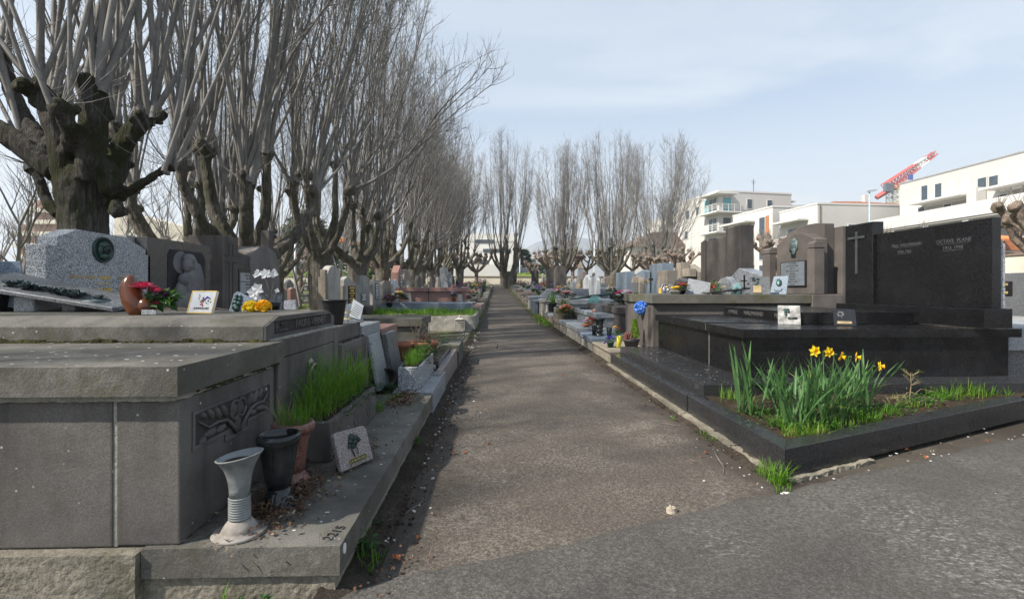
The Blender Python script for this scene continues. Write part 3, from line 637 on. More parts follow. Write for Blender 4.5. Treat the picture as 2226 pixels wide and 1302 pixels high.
# ------------------------------------------------------------------ second row of left tombs behind the vault
def tombbox(label, x0, x1, y0, y1, z0, zs, zt, body, slab, ov=.03, name='tomb', group=None, parts=()):
    t = thing(name, label, 'tomb', ((x0+x1)/2, (y0+y1)/2, z0), group)
    part('body', B(x0, x1, y0, y1, z0-.05, zs), body, t, .004); part('slab', B(x0-ov, x1+ov, y0-ov, y1+ov, zs+.001, zt), slab, t, .005, seg=2); return t
t = thing('vault_tomb', 'dark lava tomb with fluted carved box, just behind the large front vault', 'tomb', (-2.3, 3.7, 0))
part('slab', B(-3.6, -1.13, 3.40, 4.07, .672, .785), LAVA, t, .005); part('carved_box', B(-3.4, -1.065, 3.395, 4.06, .1, .668), LAVA, t, .006)
fl = MB()
for i in range(9): fl.prism([(3.50+i*.055, .60), (3.54+i*.055, .60), (3.525+i*.055, .5), (3.51+i*.055, .5)], 'x', -1.0649, -1.057)
fl.box(-1.0649, -1.06, 3.46, 4.02, .615, .625).box(-1.0649, -1.06, 3.46, 3.47, .25, .6145)
part('carved_fluting', fl, LAVA, t, 0)
t = thing('tomb', 'tomb with pale speckled granite slab between dark lava and pink slabs', 'tomb', (-2.3, 4.4, 0))
part('body', B(-3.4, -1.16, 4.075, 4.68, .1, .63), M['granite_d'], t); part('slab', B(-3.5, -1.115, 4.075, 4.70, .631, .748), M['granite_f'], t, .005)
t = thing('tomb', 'low tomb with pinkish red slab beside the pale granite slab', 'tomb', (-2.3, 5.1, 0))
part('body', B(-3.4, -1.15, 4.72, 5.45, .1, .56), M['granite_d'], t); part('slab', B(-3.5, -1.11, 4.715, 5.48, .561, .672), M['pink'], t, .005)
# granite kerb, leaning slabs, pots
o = part('kerb_stone', rough_box(-.86, -.527, 4.052, 5.08, .0, .196, .05, .004), M['granite_f'], None, 0); tag(o, 'pale granite kerb stone carrying the granite trough', 'kerb')
def leanslab(y0, y1, xb, xt, zb, zt, th, mat, label):
    mb = MB().hexa([(xb, y0, zb), (xb+th, y0, zb), (xb+th, y1, zb), (xb, y1, zb)], [(xt, y0-.02, zt), (xt+th, y0-.02, zt), (xt+th, y1-.02, zt), (xt, y1-.02, zt)])
    o = mb.build('stone_slab', mat, None, bevel=.004); return tag(o, label, 'slab')
o = leanslab(4.12, 4.50, -1.01, -1.10, .19, .66, .03, M['granite_f'], 'loose granite slab with dark triangular tag leaning against the tombs')
mb = MB().prism([(4.10, .60), (4.2, .585), (4.2, .53), (4.16, .50)], 'x', -1.064, -1.056); part('dark_tag', mb, M['darkmetal'], o, 0)
leanslab(4.56, 4.98, -.99, -1.07, .19, .64, .045, M['granite_d'], 'second loose granite slab leaning beside the terracotta pots')
mb = MB(TR(*PZ(842, 838, ZL), R(25), 1, R(78)) @ Matrix.Translation((0, .0, -.08))); mb.lathe([(.045, -.09), (.055, -.02), (.065, .05), (.082, .10), (.086, .108), (.076, .11), (.06, .05), (.05, .0), (.01, -.02)], n=24)
o = mb.build('fallen_vase', plain('dirty_dark_ceramic', (.06, .052, .045), .7, .2), None, smooth=True); o.location.z += .075; tag(o, 'dark vase lying on its side before the leaning slabs', 'vase')
t = thing('planter_trough', 'speckled grey granite trough with low grass and ivy at the kerb', 'planter', (-.73, 4.6, .196))
mb = MB().prism([(-.83, 4.12), (-.69, 4.12), (-.645, 4.22), (-.645, 5.02), (-.83, 5.02)], 'z', .198, .392); part('trough', mb, M['granite'], t, .004)
part('soil', rough_box(-.81, -.67, 4.16, 5.0, .37, .398, .05, .01), M['soil'], t, 0)
g = MB()
for i in range(8): grass(g, (-.74, 4.2+i*.07, .395), .06, .05, 40, .06, .17, .004, .35, .9)
gpart(g, t)
g = MB()
for _ in range(160):
    a = rr.random()*6.28; g.leafq((rr.uniform(-.76, -.62), rr.uniform(4.35, 5.0), .39+rr.uniform(-.04, .14)), (math.cos(a), math.sin(a), rr.uniform(-.3, .5)), (0, 0, 1), rr.uniform(.03, .06), rr.uniform(.02, .04))
gpart(g, t, 'leaf', 'ivy_leaves')
o = B(-1.22, -.63, 5.10, 6.55, .0, .26).build('ledge_slab', M['granite_d'], None, bevel=.005); tag(o, 'dark low ledge slab carrying the terracotta pots', 'ledge')
def pot(loc, r, h, mat, label, name='flower_pot', cat='pot', taper=.72, rim=True, group=None):
    t = thing(name, label, cat, loc, group)
    rb = [(r*taper, 0), (r*.95, h*.78)]+([(r*1.0, h*.785), (r*1.03, h*.8), (r*1.03, h*.98), (r*1.0, h)] if rim else [(r, h)])+[(r*.92, h), (r*.9, h*.9), (.001, h*.9)]
    rot_lathe('pot_body', rb, TR(*loc), mat, t, 20)
    rot_lathe('soil', [(.001, h*.905), (r*.89, h*.905), (r*.89, h*.89), (.001, h*.885)], TR(*loc), M['soil'], t, 12); return t
p1 = Vector((-1.06, 5.45, .262)); pot(p1, .11, .2, M['terracotta'], 'brown terracotta pot, empty, left of the wider orange pot')
p2 = Vector((-.87, 5.75, .262)); t = pot(p2, .18, .18, M['terracotta'], 'wide orange terracotta pot with dried brown plant')
M['terracotta_b'] = M['terracotta']
g = MB()
for _ in range(24):
    a = rr.random()*6.28; q = p2+Vector((rr.uniform(-.1, .1), rr.uniform(-.1, .1), .17)); e_ = q+Vector((math.cos(a)*.1, math.sin(a)*.1, rr.uniform(.04, .3))); g.tube([q, (q+e_)/2+Vector((0, 0, .05)), e_], .003, 4)
gpart(g, t, 'twig', 'dry_stems')
g = MB(); litter(g, 120, lambda: (rr.gauss(p2.x+.05, .06), rr.gauss(p2.y, .06), p2.z+rr.uniform(.17, .25)), .02, .05); gpart(g, t, 'deadleaf', 'dry_leaves')
o = MB().hexa([(-1.2, 6.1, .262), (-.78, 6.1, .262), (-.78, 6.35, .262), (-1.2, 6.35, .262)], [(-1.23, 6.05, .40), (-.75, 6.05, .40), (-.75, 6.4, .40), (-1.23, 6.4, .40)]).build('window_box', plain('grey_brown_plastic', (.07, .06, .058), .6), None, bevel=.006); tag(o, 'grey brown rectangular planter box behind the terracotta pots', 'planter')
g = MB()
for _ in range(260):
    a = rr.random()*6.28; q = Vector((rr.gauss(-.72, .08), rr.gauss(6.1, .1), .27+rr.uniform(0, .22))); g.leafq(q, (math.cos(a), math.sin(a), rr.uniform(0, .9)), (0, 0, 1), rr.uniform(.02, .05), .014)
o = g.build('small_shrub', M['leaf'], None, recalc=False); tag(o, 'small grey green shrub right of the wide terracotta pot', 'shrub')
o = B(-.76, -.605, 5.12, 6.58, .0, .30).build('kerb_stone', M['black'], None, bevel=.004); o.data.transform(Matrix.Translation((0, 0, 0))); tag(o, 'black polished kerb piece beside the granite trough', 'kerb')
o = B(-.60, -.53, 4.82, 6.5, -.02, .235).build('kerb_stone', M['pinkgrey'], None, bevel=.004); tag(o, 'reddish brown kerb stone tipped along the path edge', 'kerb'); o.rotation_euler = (R(1.5), R(-2), R(-1))
o = B(-.80, -.50, 6.62, 7.45, -.02, .29).build('stone_block', M['mossy'], None, bevel=.006); tag(o, 'mossy greenish stone block at the path edge before the gravel', 'block')
t = tombbox('broad tomb with mossy greenish slab in front of the grass plot', -3.6, -1.06, 6.72, 7.6, 0, .545, .655, M['mossy'], M['mossy'], .04)
# ------------------------------------------------------------------ things on the big vault
ZU = .915
p = Vector((-1.93, 2.68, ZU)); t = thing('horn_vase', 'brown glazed horn shaped vase with dark pink artificial roses', 'vase', p)
mb = MB(); path = [p+Vector(q) for q in ((.015, 0, .0), (0, 0, .03), (-.025, 0, .08), (-.045, 0, .13), (-.052, 0, .17), (-.045, 0, .205), (-.04, 0, .214))]
mb.tube(path, [.045, .056, .058, .05, .037, .02, .006], 16); mb.blob(p+Vector((.04, 0, .045)), .05, 12, 8, .05)
mb.build('horn', M['brown_glaze'], t, smooth=True)
part('label', B(p.x+.055, p.x+.13, p.y-.06, p.y-.055, p.z+.004, p.z+.03), M['granite_f'], t, 0)
def rose(mb, c, r, n=3, rg=rr, up=Vector((0, 0, 1))):
    c = Vector(c)
    for ring, (q, cnt) in enumerate(((.35, 4), (.7, 5), (1.0, 6))[:n]):
        for i in range(cnt):
            a = 6.283*i/cnt+ring*.6+rg.uniform(-.2, .2); d = Vector((math.cos(a), math.sin(a), .9-.7*q)).normalized()
            side = Vector((-math.sin(a), math.cos(a), 0)); b = c+d*r*q*.25; tip = c+d*r*q+Vector((0, 0, r*.15*(2-ring)))
            mb.add([b-side*r*.2, b+side*r*.2, (b+tip)/2+side*r*.42*q+Vector((0, 0, -r*.05)), tip+side*r*.16, tip-side*r*.16, (b+tip)/2-side*r*.42*q+Vector((0, 0, -r*.05))], [(0, 1, 2, 5), (5, 2, 3, 4)])
    mb.blob(c+Vector((0, 0, r*.15)), r*.3, 6, 4, .3); return mb
m = MB(); rose(m, p+Vector((.05, -.04, .145)), .07); rose(m, p+Vector((.11, -.03, .125)), .05); rose(m, p+Vector((.015, .02, .15)), .05); rose(m, p+Vector((.115, -.03, .06)), .03)
m.build('rose_blossoms', M['crimson'], t, recalc=False)
m = MB(); rose(m, p+Vector((.14, -.01, .105)), .045); rose(m, p+Vector((.16, .0, .09)), .035); m.build('dark_blossoms', M['purple'], t, recalc=False)
m = MB()
for _ in range(46):
    a = rr.uniform(-1.4, 1.0); m.leafq(p+Vector((.07+rr.uniform(-.03, .1), rr.uniform(-.04, .04), .08+rr.uniform(-.03, .04))), (math.cos(a), rr.uniform(-.6, .6), math.sin(a)), (0, -.6, 1), rr.uniform(.04, .07), .035)
gpart(m, t, 'leaf', 'leaves')
m = MB()
for _ in range(34): m.blade(p+Vector((.13+rr.uniform(-.02, .03), rr.uniform(-.03, .03), .05)), rr.uniform(-1, 1), rr.uniform(.08, .2), .005, rr.uniform(.3, 1.2), rr.uniform(.5, 1.8))
gpart(m, t, 'grass', 'grass_blades')
def stand_plaque(p, w_, h_, yaw, lean, mat, label, name='memorial_plaque', th=.018, cat='plaque', pts=None, group=None):
    """upright little slab whose face looks towards yaw (0 = towards -Y), leaning back"""
    nrm = Vector((math.sin(yaw), -math.cos(yaw), 0)); right = Vector((math.cos(yaw), math.sin(yaw), 0)); up_ = (Vector((0, 0, 1))*math.cos(lean)-nrm*math.sin(lean))
    t = thing(name, label, cat, p, group); FM = FR(p, right, up_)
    pts = pts or [(-.5, 0), (.5, 0), (.5, 1), (-.5, 1)]
    MB(FM).prism([(a*w_, b*h_) for a, b in pts], 'z', -th, 0).build('slab', mat, t, bevel=.002)
    MB(FM).box(-w_*.3, w_*.3, .0, h_*.25, -th-h_*.25, -th-.0005).build('stand', M['darkmetal'], t)
    return t, FM
t, FM = stand_plaque(Vector((-1.72, 2.86, ZU)), .165, .135, R(-12), R(18), plain('white_ceramic', (.68, .7, .72), .3), 'white ceramic plaque with painted flowers and gold edge on the vault')
e_ = MB(FM); e_.box(-.0825, .0825, -.0005, .005, .0003, .002).box(-.083, -.078, .005, .135, .0003, .002).box(.078, .083, .005, .135, .0003, .002).box(-.078, .078, .131, .1355, .0003, .002); part('gold_edge', e_, M['gold'], t, 0)
text('ANNIVERSAIRE', .019, FM @ Matrix.Translation((.005, .028, .0005)), 'lettering', M['inscr_dark'], t, .0006, .82, bold=.015)
for cc, mm, pts in (((.0, .06), 'red', 9), ((.03, .09), 'violet', 10), ((-.03, .10), 'crimson', 4), ((.045, .07), 'leaf', 8), ((.0, .085), 'leaf', 8)):
    m = MB(FM)
    for _ in range(pts): m.blob((cc[0]+rr.gauss(0, .008), cc[1]+rr.gauss(0, .008), .0005), rr.uniform(.004, .007), 6, 3, .3, 3, 1, 1, .12)
    part('painted_flower', m, M[mm], t, 0)
t, FM = stand_plaque(Vector((-1.56, 3.02, ZU)), .18, .13, R(-10), R(14), M['granite_b'], 'blue grey granite plaque with small bronze couple beside the white plaque', pts=[(-.5, 0), (.5, 0), (.48, .55), (-.28, 1), (-.42, .9)])
m = MB(FM)
for x, y, r in ((-.045, .03, .022), (-.05, .055, .02), (-.052, .08, .015), (-.05, .1, .011), (-.025, .05, .017), (-.022, .075, .014), (-.022, .095, .0105), (-.035, .02, .022)): m.blob((x, y, .006), r, 8, 6, .2, 4, 1, 1, .6, seed=x*30)
part('bronze_figures', m, M['bronze'], t, 0, True)
def pom(mb, c, r, n, sz, rg=rr, hemi=True):
    for i in range(n):
        a = rg.random()*6.28; z = rg.uniform(-.1 if hemi else -1, 1); q = math.sqrt(max(0, 1-z*z)); d = Vector((q*math.cos(a), q*math.sin(a), z))
        pc = Vector(c)+d*r*rg.uniform(.8, 1); s_ = d.orthogonal().normalized(); s2 = d.cross(s_); w_ = sz*rg.uniform(.7, 1.2); an = rg.random()*6.28; u_ = s_*math.cos(an)+s2*math.sin(an); v_ = d.cross(u_)
        mb.add([pc, pc+u_*w_+d*w_*.5, pc+u_*w_*.6+v_*w_*.7+d*w_*.6, pc+v_*w_+d*w_*.35, pc-v_*w_*.5+u_*w_*.6+d*w_*.5], [(0, 1, 2, 3), (0, 4, 1)])
    mb.blob(c, r*.8, 8, 5, .2); return mb
p = Vector((-1.44, 2.98, ZU)); t = thing('flower_bunch', 'bunch of bright yellow artificial chrysanthemums lying on the vault', 'flowers', p)
m = MB(); pom(m, p+Vector((-.045, 0, .022)), .038, 130, .018); m.build('blossom', M['yellow'], t, recalc=False)
m = MB(); pom(m, p+Vector((.03, .0, .026)), .04, 130, .018); m.build('blossom', M['yellow2'], t, recalc=False)
p = Vector((-1.52, 3.3, ZU)); t = thing('orchid_spray', 'white artificial orchid spray in a dark pot on the vault', 'flowers', p)
rot_lathe('pot', [(.06, 0), (.07, .05), (.066, .05), (.001, .045)], TR(*p), M['darkmetal'], t)
m = MB(); bl = []
for pts in (((0, 0, .04), (.0, 0, .12), (-.02, 0, .19), (-.07, 0, .25)), ((0, 0, .08), (.02, 0, .14), (.03, 0, .20), (.0, 0, .24)), ((.0, 0, .06), (-.05, 0, .11), (-.10, 0, .12)), ((.0, 0, .07), (.03, 0, .1), (.05, 0, .13)), ((0, 0, .05), (-.04, 0, .07), (-.07, 0, .075))):
    q = [p+Vector(a) for a in pts]; m.tube(q, [.004, .0035, .003, .002][:len(q)], 5); bl.append(q[-1])
m.build('stems', M['twig'], t)
for c, r in ((bl[0], .03), (bl[1]+Vector((-.02, -.01, .0)), .04), (bl[1]+Vector((.03, 0, .005)), .035), (bl[2], .05), (bl[2]+Vector((.03, -.02, .02)), .045), (bl[2]+Vector((.01, -.01, -.03)), .035), (bl[3], .018), (bl[4], .026), (bl[0]+Vector((-.025, 0, -.02)), .018)):
    m = MB()
    for i in range(5):
        a = 6.28*i/5+rr.random(); m.leafq(c, (math.cos(a), rr.uniform(-.5, .1), math.sin(a)), (0, -1, .1), r, r*.9, .3)
    m.build('blossom', M['whitef'], t, recalc=False)
# long tilted plaque with bronze flowers on the vault's back
t = thing('lectern_plaque', 'long sloping dark stone plaque with bronze flower spray on granite supports', 'plaque', (-2.8, 3.2, ZU))
pc = [(-3.3, 2.95, 1.085), (-2.3, 2.98, .917), (-2.25, 3.30, .945), (-3.3, 3.40, 1.15)]
MB().hexa(pc, [(a, b, c+.026) for a, b, c in pc]).build('sloping_slab', M['granite_d'], t, bevel=.004)
part('support', B(-2.92, -2.80, 3.02, 3.22, ZU+.001, 1.008), M['granite_f'], t, .006); part('support', B(-3.06, -3.03, 3.02, 3.25, ZU+.001, 1.03), M['black'], t); part('support', B(-2.66, -2.58, 3.05, 3.25, ZU+.001, .964), M['granite_d'], t)
m = MB(); f0 = Vector((-3.05, 3.1, 1.085)); f1 = Vector((-2.48, 3.1, .985)); m.tube([f0, (f0+f1)/2+Vector((0, 0, .02)), f1], [.012, .012, .006], 6)
for i in range(16):
    q = f0.lerp(f1, rr.uniform(.0, 1)); rose(m, q+Vector((0, rr.uniform(-.06, .08), .012)), rr.uniform(.03, .06), 3); m.leafq(q, (rr.uniform(-1, 1), rr.uniform(-1, 1), .2), (0, 0, 1), .08, .035)
m.box(-2.56, -2.42, 3.02, 3.12, .965, .985); part('bronze_flowers', m, M['verdigris'], t, 0, True)
for (u, v, d, w_, h_, lab) in ((18, 668, 3.0, .16, .125, 'blue grey granite plaque tipped under the sloping plaque at left edge'), (5, 606, 3.3, .2, .125, 'blue grey granite plaque standing behind the sloping plaque at left edge')):
    q = PD(u, v, d); stand_plaque(Vector((q.x, q.y, max(q.z, ZU))), w_, h_, R(15), R(10), M['granite_b'], lab, pts=[(-.5, 0), (.55, 0), (.42, 1), (-.6, .95)])
# shallow bronze / plaques right end
p = Vector((-1.38, 3.28, ZU)); stand_plaque(p, .09, .075, R(-8), R(20), M['granite_f'], 'small pale plaque beside the yellow flowers at the vault end', pts=[(-.5, 0), (.5, 0), (.3, 1), (-.6, .9)])
# black pot, paper and plaque on next tomb
zt = .785
p = Vector((-1.23, 3.72, zt)); t = thing('flower_bucket', 'black plastic flower bucket standing on the lava slab', 'bucket', p)
rot_lathe('bucket', [(.058, 0), (.064, .01), (.088, .165), (.092, .178), (.105, .182), (.107, .190), (.092, .190), (.086, .175), (.062, .02), (.001, .015)], TR(*p), M['plastic_black'], t, 28)
t, FM = stand_plaque(Vector((-1.16, 3.98, zt)), .17, .17, R(35), R(20), M['granite_f'], 'granite plaque with white text sheet behind the black bucket', pts=[(-.5, 0), (.5, 0), (.45, .45), (.1, 1), (-.5, .8)])
MB(FM).prism([(-.03, .05), (.02, .20), (.10, .14), (.055, .02)], 'z', .002, .004).build('text_sheet', M['white'], t)
for i in range(6): MB(FM @ Matrix.Translation((.037, .10, .0045)) @ Matrix.Rotation(R(-35), 4, 'Z')).box(-.035, .035, -.05+i*.018, -.046+i*.018, 0, .0006).build('text_line', M['inscr'], t)
p = Vector((-1.175, 3.88, zt)); t = thing('butterfly_ornament', 'small cream butterfly ornament on a twig before the granite plaque', 'ornament', p)
MB().tube([p, p+Vector((.0, 0, .05)), p+Vector((.008, 0, .10))], .003, 5).build('twig', M['twig'], t)
for z in (.035, .085):
    for s_ in (-1, 1): m = MB(); m.leafq(p+Vector((0, -.01, z)), (s_, -.2, .25), (0, -1, .3), .04, .022); m.build('wing', M['cream'], t, recalc=False)
# ------------------------------------------------------------------ headstones of the left row, faces towards the path (+X)
def prof(st, w_, h_):
    """outline in (y, z), y from near (0) to far (w)"""
    if st == 'flat': return [(0, 0), (w_, 0), (w_, h_), (0, h_)]
    if st == 'arch': return [(0, 0), (w_, 0)]+[(w_/2+w_/2*math.cos(a), h_-w_*.32+w_*.32*math.sin(a)) for a in np.linspace(0, math.pi, 13)]
    if st == 'round': return [(0, 0), (w_, 0)]+[(w_/2+w_/2*math.cos(a), h_-w_*.5+w_*.5*math.sin(a)) for a in np.linspace(0, math.pi, 15)]
    if st == 'gable': return [(0, 0), (w_, 0), (w_, h_*.84), (w_/2, h_), (0, h_*.84)]
    if st == 'trap': return [(0, 0), (w_, 0), (w_, h_*.88), (w_*.75, h_), (w_*.25, h_), (0, h_*.88)]
    if st == 'step': return [(0, 0), (w_, 0), (w_, h_*.82), (w_*.8, h_*.82), (w_*.8, h_), (w_*.2, h_), (w_*.2, h_*.82), (0, h_*.82)]
    if st == 'slant': return [(0, 0), (w_, 0), (w_, h_*.68), (w_*.5, h_*.95), (w_*.25, h_), (0, h_*.93)]
    if st == 'wave': return [(0, 0), (w_, 0), (w_, h_*.75), (w_*.8, h_*.8), (w_*.55, h_*.97), (w_*.3, h_), (0, h_*.85)]
def stele(x, y0, y1, z0, zt, th, st, mat, face=1, bev=.005):
    pts = prof(st, y1-y0, zt-z0)
    return MB().prism([(y0+a, z0+b) for a, b in pts], 'x', x-th*face, x)
# granite headstone with bronze medallion
XH = -3.6
t = thing('headstone', 'broad grey speckled granite headstone with bronze portrait medallion', 'headstone', (XH, 4.7, 0))
yA, yB = 4.07, 5.34
part('stele', MB().prism([(3.99, 0), (5.16, 0), (5.16, 1.405), (5.09, 1.41), (5.09, 1.46), (5.0, 1.495), (4.82, 1.56), (4.28, 1.57), (4.09, 1.487), (4.09, 1.416), (3.99, 1.416)], 'x', XH-.16, XH), M['granite'], t, .006, seg=2)
part('side_block', B(XH-.24, XH-.165, 3.86, 4.25, 0, 1.12), M['granite'], t)
mc = Vector((XH, 4.55, 1.415)); me_ = MB(FR(mc, (0, 1, 0), (0, 0, 1)))
me_.lathe([(.118, 0), (.118, .012), (.11, .018), (.105, .010), (.001, .008)], n=36)
md = part('medallion', me_, M['bronze'], t, 0, True)
hd = MB(FR(mc, (0, 1, 0), (0, 0, 1)))
hd.blob((.008, .005, .018), .05, 14, 10, .12, 3, .78, 1.1, .6); hd.blob((-.01, .04, .016), .055, 12, 8, .2, 4, 1, .7, .55); hd.blob((-.045, -.01, .012), .04, 10, 8, .3, 5, .7, 1.6, .5); hd.blob((.0, -.06, .012), .06, 12, 8, .2, 4, 1.0, .6, .4)
hd.blob((.022, 0, .05), .011, 8, 6, .1, 3, .8, 1.6, 1); hd.blob((.02, -.026, .045), .01, 8, 6, .1, 3, 1.4, .6, .7); hd.blob((.036, .012, .042), .008, 6, 5, .1, 3, 1.3, .6, .6); hd.blob((.004, .012, .045), .008, 6, 5, .1, 3, 1.3, .6, .6)
hd.build('portrait_head', M['bronze'], md, smooth=True)
for i, (row, z) in enumerate(((('ANTOINE', 'JULIEN', 'PLACIDE', '1887', '1968'), 1.16), (('MARIE', 'CHABERT', 'ce PLACIDE', '1893'), 1.05), (('PLACIDE', '1922-1984'), .955), (('CHOUVET', 'PLACIDE'), .86))):
    for j, wd in enumerate(row):
        yy = {0: 4.26, 1: 4.41, 2: 4.57, 3: 4.76, 4: 4.90}[j] if len(row) > 2 else {0: 4.55, 1: 4.82}[j]
        text(wd, .042, FR((XH, yy, z), (0, 1, 0), (0, 0, 1)), 'inscription', M['gold'] if 'PLACIDE' in wd else M['gold_worn'], t, .003, .8, bold=.03)
    part('gilt_rule', B(XH, XH+.002, 4.49, 4.64, z-.056, z-.049), M['gold'], t, 0)
# dark headstone at the left edge
t = thing('headstone', 'dark headstone with slanting shoulder cut by the left picture edge', 'headstone', (XH, 3.0, 0))
part('stele', MB().prism([(2.4, 0), (3.72, 0), (3.60, 1.02), (3.56, 1.02), (3.56, 1.42), (3.3, 1.53), (2.4, 1.60)], 'x', XH-.14, XH), M['lava_brown'], t)
# dark polished headstone with mother and child relief
t = thing('headstone', 'dark polished headstone with relief of veiled mother holding child', 'headstone', (XH, 5.7, 0))
part('stele', B(XH-.13, XH, 5.12, 6.22, 0, 1.60), granite('dark_polished_stone', (.03, .03, .032), (.05, .05, .052), (.09, .09, .09), 300, .25), t, .005)
part('end_pillar', B(XH-.34, XH-.135, 5.02, 5.14, .0, 1.605), M['grey_stone'], t, .005)
part('end_pillar', B(XH-.30, XH+.02, 5.30, 5.42, .0, .8), M['grey_stone'], t, .005)
rp_ = [(5.42, .72), (6.10, .72), (6.10, 1.42)]+[(6.04, 1.50), (5.46, 1.50), (5.42, 1.44)]
part('relief_field', MB().prism(rp_, 'x', XH+.001, XH+.006), stone('hammered_dark_stone', (.028, .028, .03), (.04, .04, .043), 6, .9, .6, 160, .5), t, 0)
fg = MB(FR((XH+.012, 5.72, 1.0), (0, 1, 0), (0, 0, 1)))
fg.lathe([(.13, 0), (.13, .006), (.12, .008), (.001, .004)], c=(-.09, .36, -.006), n=28)
for c, r, sx, sy, sz in (((-.03, .33, .03), .085, .8, 1.05, .6), ((.02, .40, .02), .09, 1.2, .8, .5), ((.10, .30, .01), .10, .9, 1.5, .4), ((.16, .12, .02), .16, .8, 1.6, .35), ((.04, .08, .03), .17, 1.1, 1.3, .4), ((.10, -.12, .03), .22, 1, 1.2, .35), ((-.12, .16, .045), .075, .9, 1, .7), ((-.13, .02, .03), .10, .95, 1.4, .5), ((-.07, .10, .06), .05, .8, 2, .6), ((-.05, -.1, .04), .14, 1.3, 1.2, .4), ((.0, .22, .03), .06, 1.4, .8, .5), ((-.05, .20, .06), .03, .8, 1.8, .7)):
    fg.blob(c, r, 16, 10, .1, 3, sx, sy, sz, seed=r*40)
fg.blob((-.045, .31, .085), .012, 8, 6, .1, 3, .8, 1.8, 1); fg.blob((-.05, .275, .075), .012, 8, 6, .1, 3, 1.5, .5, .8)
for i in range(7): fg.tube([(.04+i*.022, .36-i*.03, .05), (.07+i*.024, .15-i*.02, .065), (.06+i*.026, -.2, .06)], .006, 5)
fg.build('mother_and_child', stone('carved_dark_stone', (.13, .13, .135), (.18, .18, .185), 4, .75, .15, 120, .2), t, smooth=True)
# grey headstone with incised cross pillar and name plate
t = thing('headstone', 'grey headstone with incised cross pillar and black framed name plate', 'headstone', (XH, 6.9, 0))
part('cross_pillar', B(XH-.40, XH+.04, 6.42, 6.80, 0, 1.76), M['lava_brown'], t, .005)
part('stele', MB().prism([(6.805, 0), (7.7, 0), (7.7, 1.38), (7.45, 1.50), (6.805, 1.585)], 'x', XH-.2, XH), M['lava_brown'], t, .005)
cr = MB(); x0, x1 = XH+.0405, XH+.046
for y0, y1, z0, z1 in ((6.565, 6.572, .75, 1.42), (6.655, 6.662, .75, 1.42), (6.565, 6.572, 1.51, 1.66), (6.655, 6.662, 1.51, 1.66), (6.45, 6.572, 1.417, 1.424), (6.655, 6.78, 1.417, 1.424), (6.45, 6.572, 1.503, 1.51), (6.655, 6.78, 1.503, 1.51), (6.565, 6.662, 1.66, 1.667)): cr.box(x0, x1, y0, y1, z0, z1)
part('incised_cross', cr, M['inscr_dark'], t, 0)
fp = part('name_frame', B(XH+.001, XH+.02, 6.86, 7.36, .86, 1.34), M['black'], t, .003)
for z0, z1, rows in ((1.17, 1.29, ('LE BRIS Toussaint', '1900-1980')), (1.0, 1.16, ('LE BRIS Marie', 'nee LE GOFF', '1907-1994'))):
    part('name_plate', B(XH+.0203, XH+.023, 6.89, 7.33, z0, z1), plain('brushed_steel_plate', (.36, .38, .42), .4, 0, 40, .15, .3), fp, 0)
    for i, s_ in enumerate(rows): text(s_, .036, FR((XH+.0232, 7.11, z1-.035-i*.045), (0, 1, 0), (0, 0, 1)), 'lettering', M['inscr_dark'], fp, .001, .85, bold=.01)
t = thing('headstone', 'round topped grey stone stele with patchy whitish foot beside the cross', 'headstone', (XH, 7.7, 0))
part('stele', stele(XH+.03, 7.16, 8.10, .0, 1.72, .36, 'arch', M['brown_stone']), stone('grey_brown_stele', (.15, .138, .128), (.19, .176, .165), 2, .9, .25, 110, .2, streak=((.08, .076, .07), .7)), t, .008)
part('patched_foot', rough_box(XH-.30, XH+.045, 7.30, 8.18, -.02, .98, .06, .012), stone('patched_lime_foot', (.34, .36, .39), (.14, .135, .13), 9, .9, .4, 60, .3), t, 0)
t = thing('stone_cross', 'grey stone cross rising behind the round topped stele', 'cross', (-3.9, 8.4, 0))
part('cross', MB().prism([(8.36, 0), (8.52, 0), (8.52, 1.62), (8.66, 1.62), (8.66, 1.78), (8.52, 1.78), (8.52, 2.06), (8.36, 2.06), (8.36, 1.78), (8.18, 1.78), (8.18, 1.62), (8.36, 1.62)], 'x', -4.0, -3.86), M['lava_brown'], t, .005)
# tombs between the path and these headstones (mostly hidden behind the vault)
# ------------------------------------------------------------------ black granite tomb with planter, front right
BP = M['blackpol']
t = thing('granite_tomb', 'large polished black granite tomb with stepped base and daffodil bed, front right', 'tomb', (3.0, 4.6, 0))
tomb_black = t
part('footing', rough_box(1.535, 4.6, 3.95, 6.64, -.06, .035, .03, .012, 16, 5), M['concrete'], t, 0)
part('footing', rough_box(1.538, 1.66, 3.13, 3.945, -.06, .03, .03, .014, 16, 6), M['concrete'], t, 0)
part('footing', rough_box(1.545, 1.66, 2.72, 3.12, -.06, .022, .03, .02, 12, 8), M['concrete'], t, 0)
a = R(23.0); fd = Vector((math.cos(a), math.sin(a), 0)); fnv = Vector((-fd.y, fd.x, 0)); c0 = Vector((1.59, 2.605, 0))
mb = rough_box(0, .78, -.03, .10, -.06, .012, .02, .018, 18, 9); mb.v = [tuple(c0+fd*x+fnv*y+Vector((0, 0, z))) for x, y, z in mb.v]; mb.build('footing', M['concrete'], t)
def P3(v, z): return (v.x, v.y, z)
wdt = .115
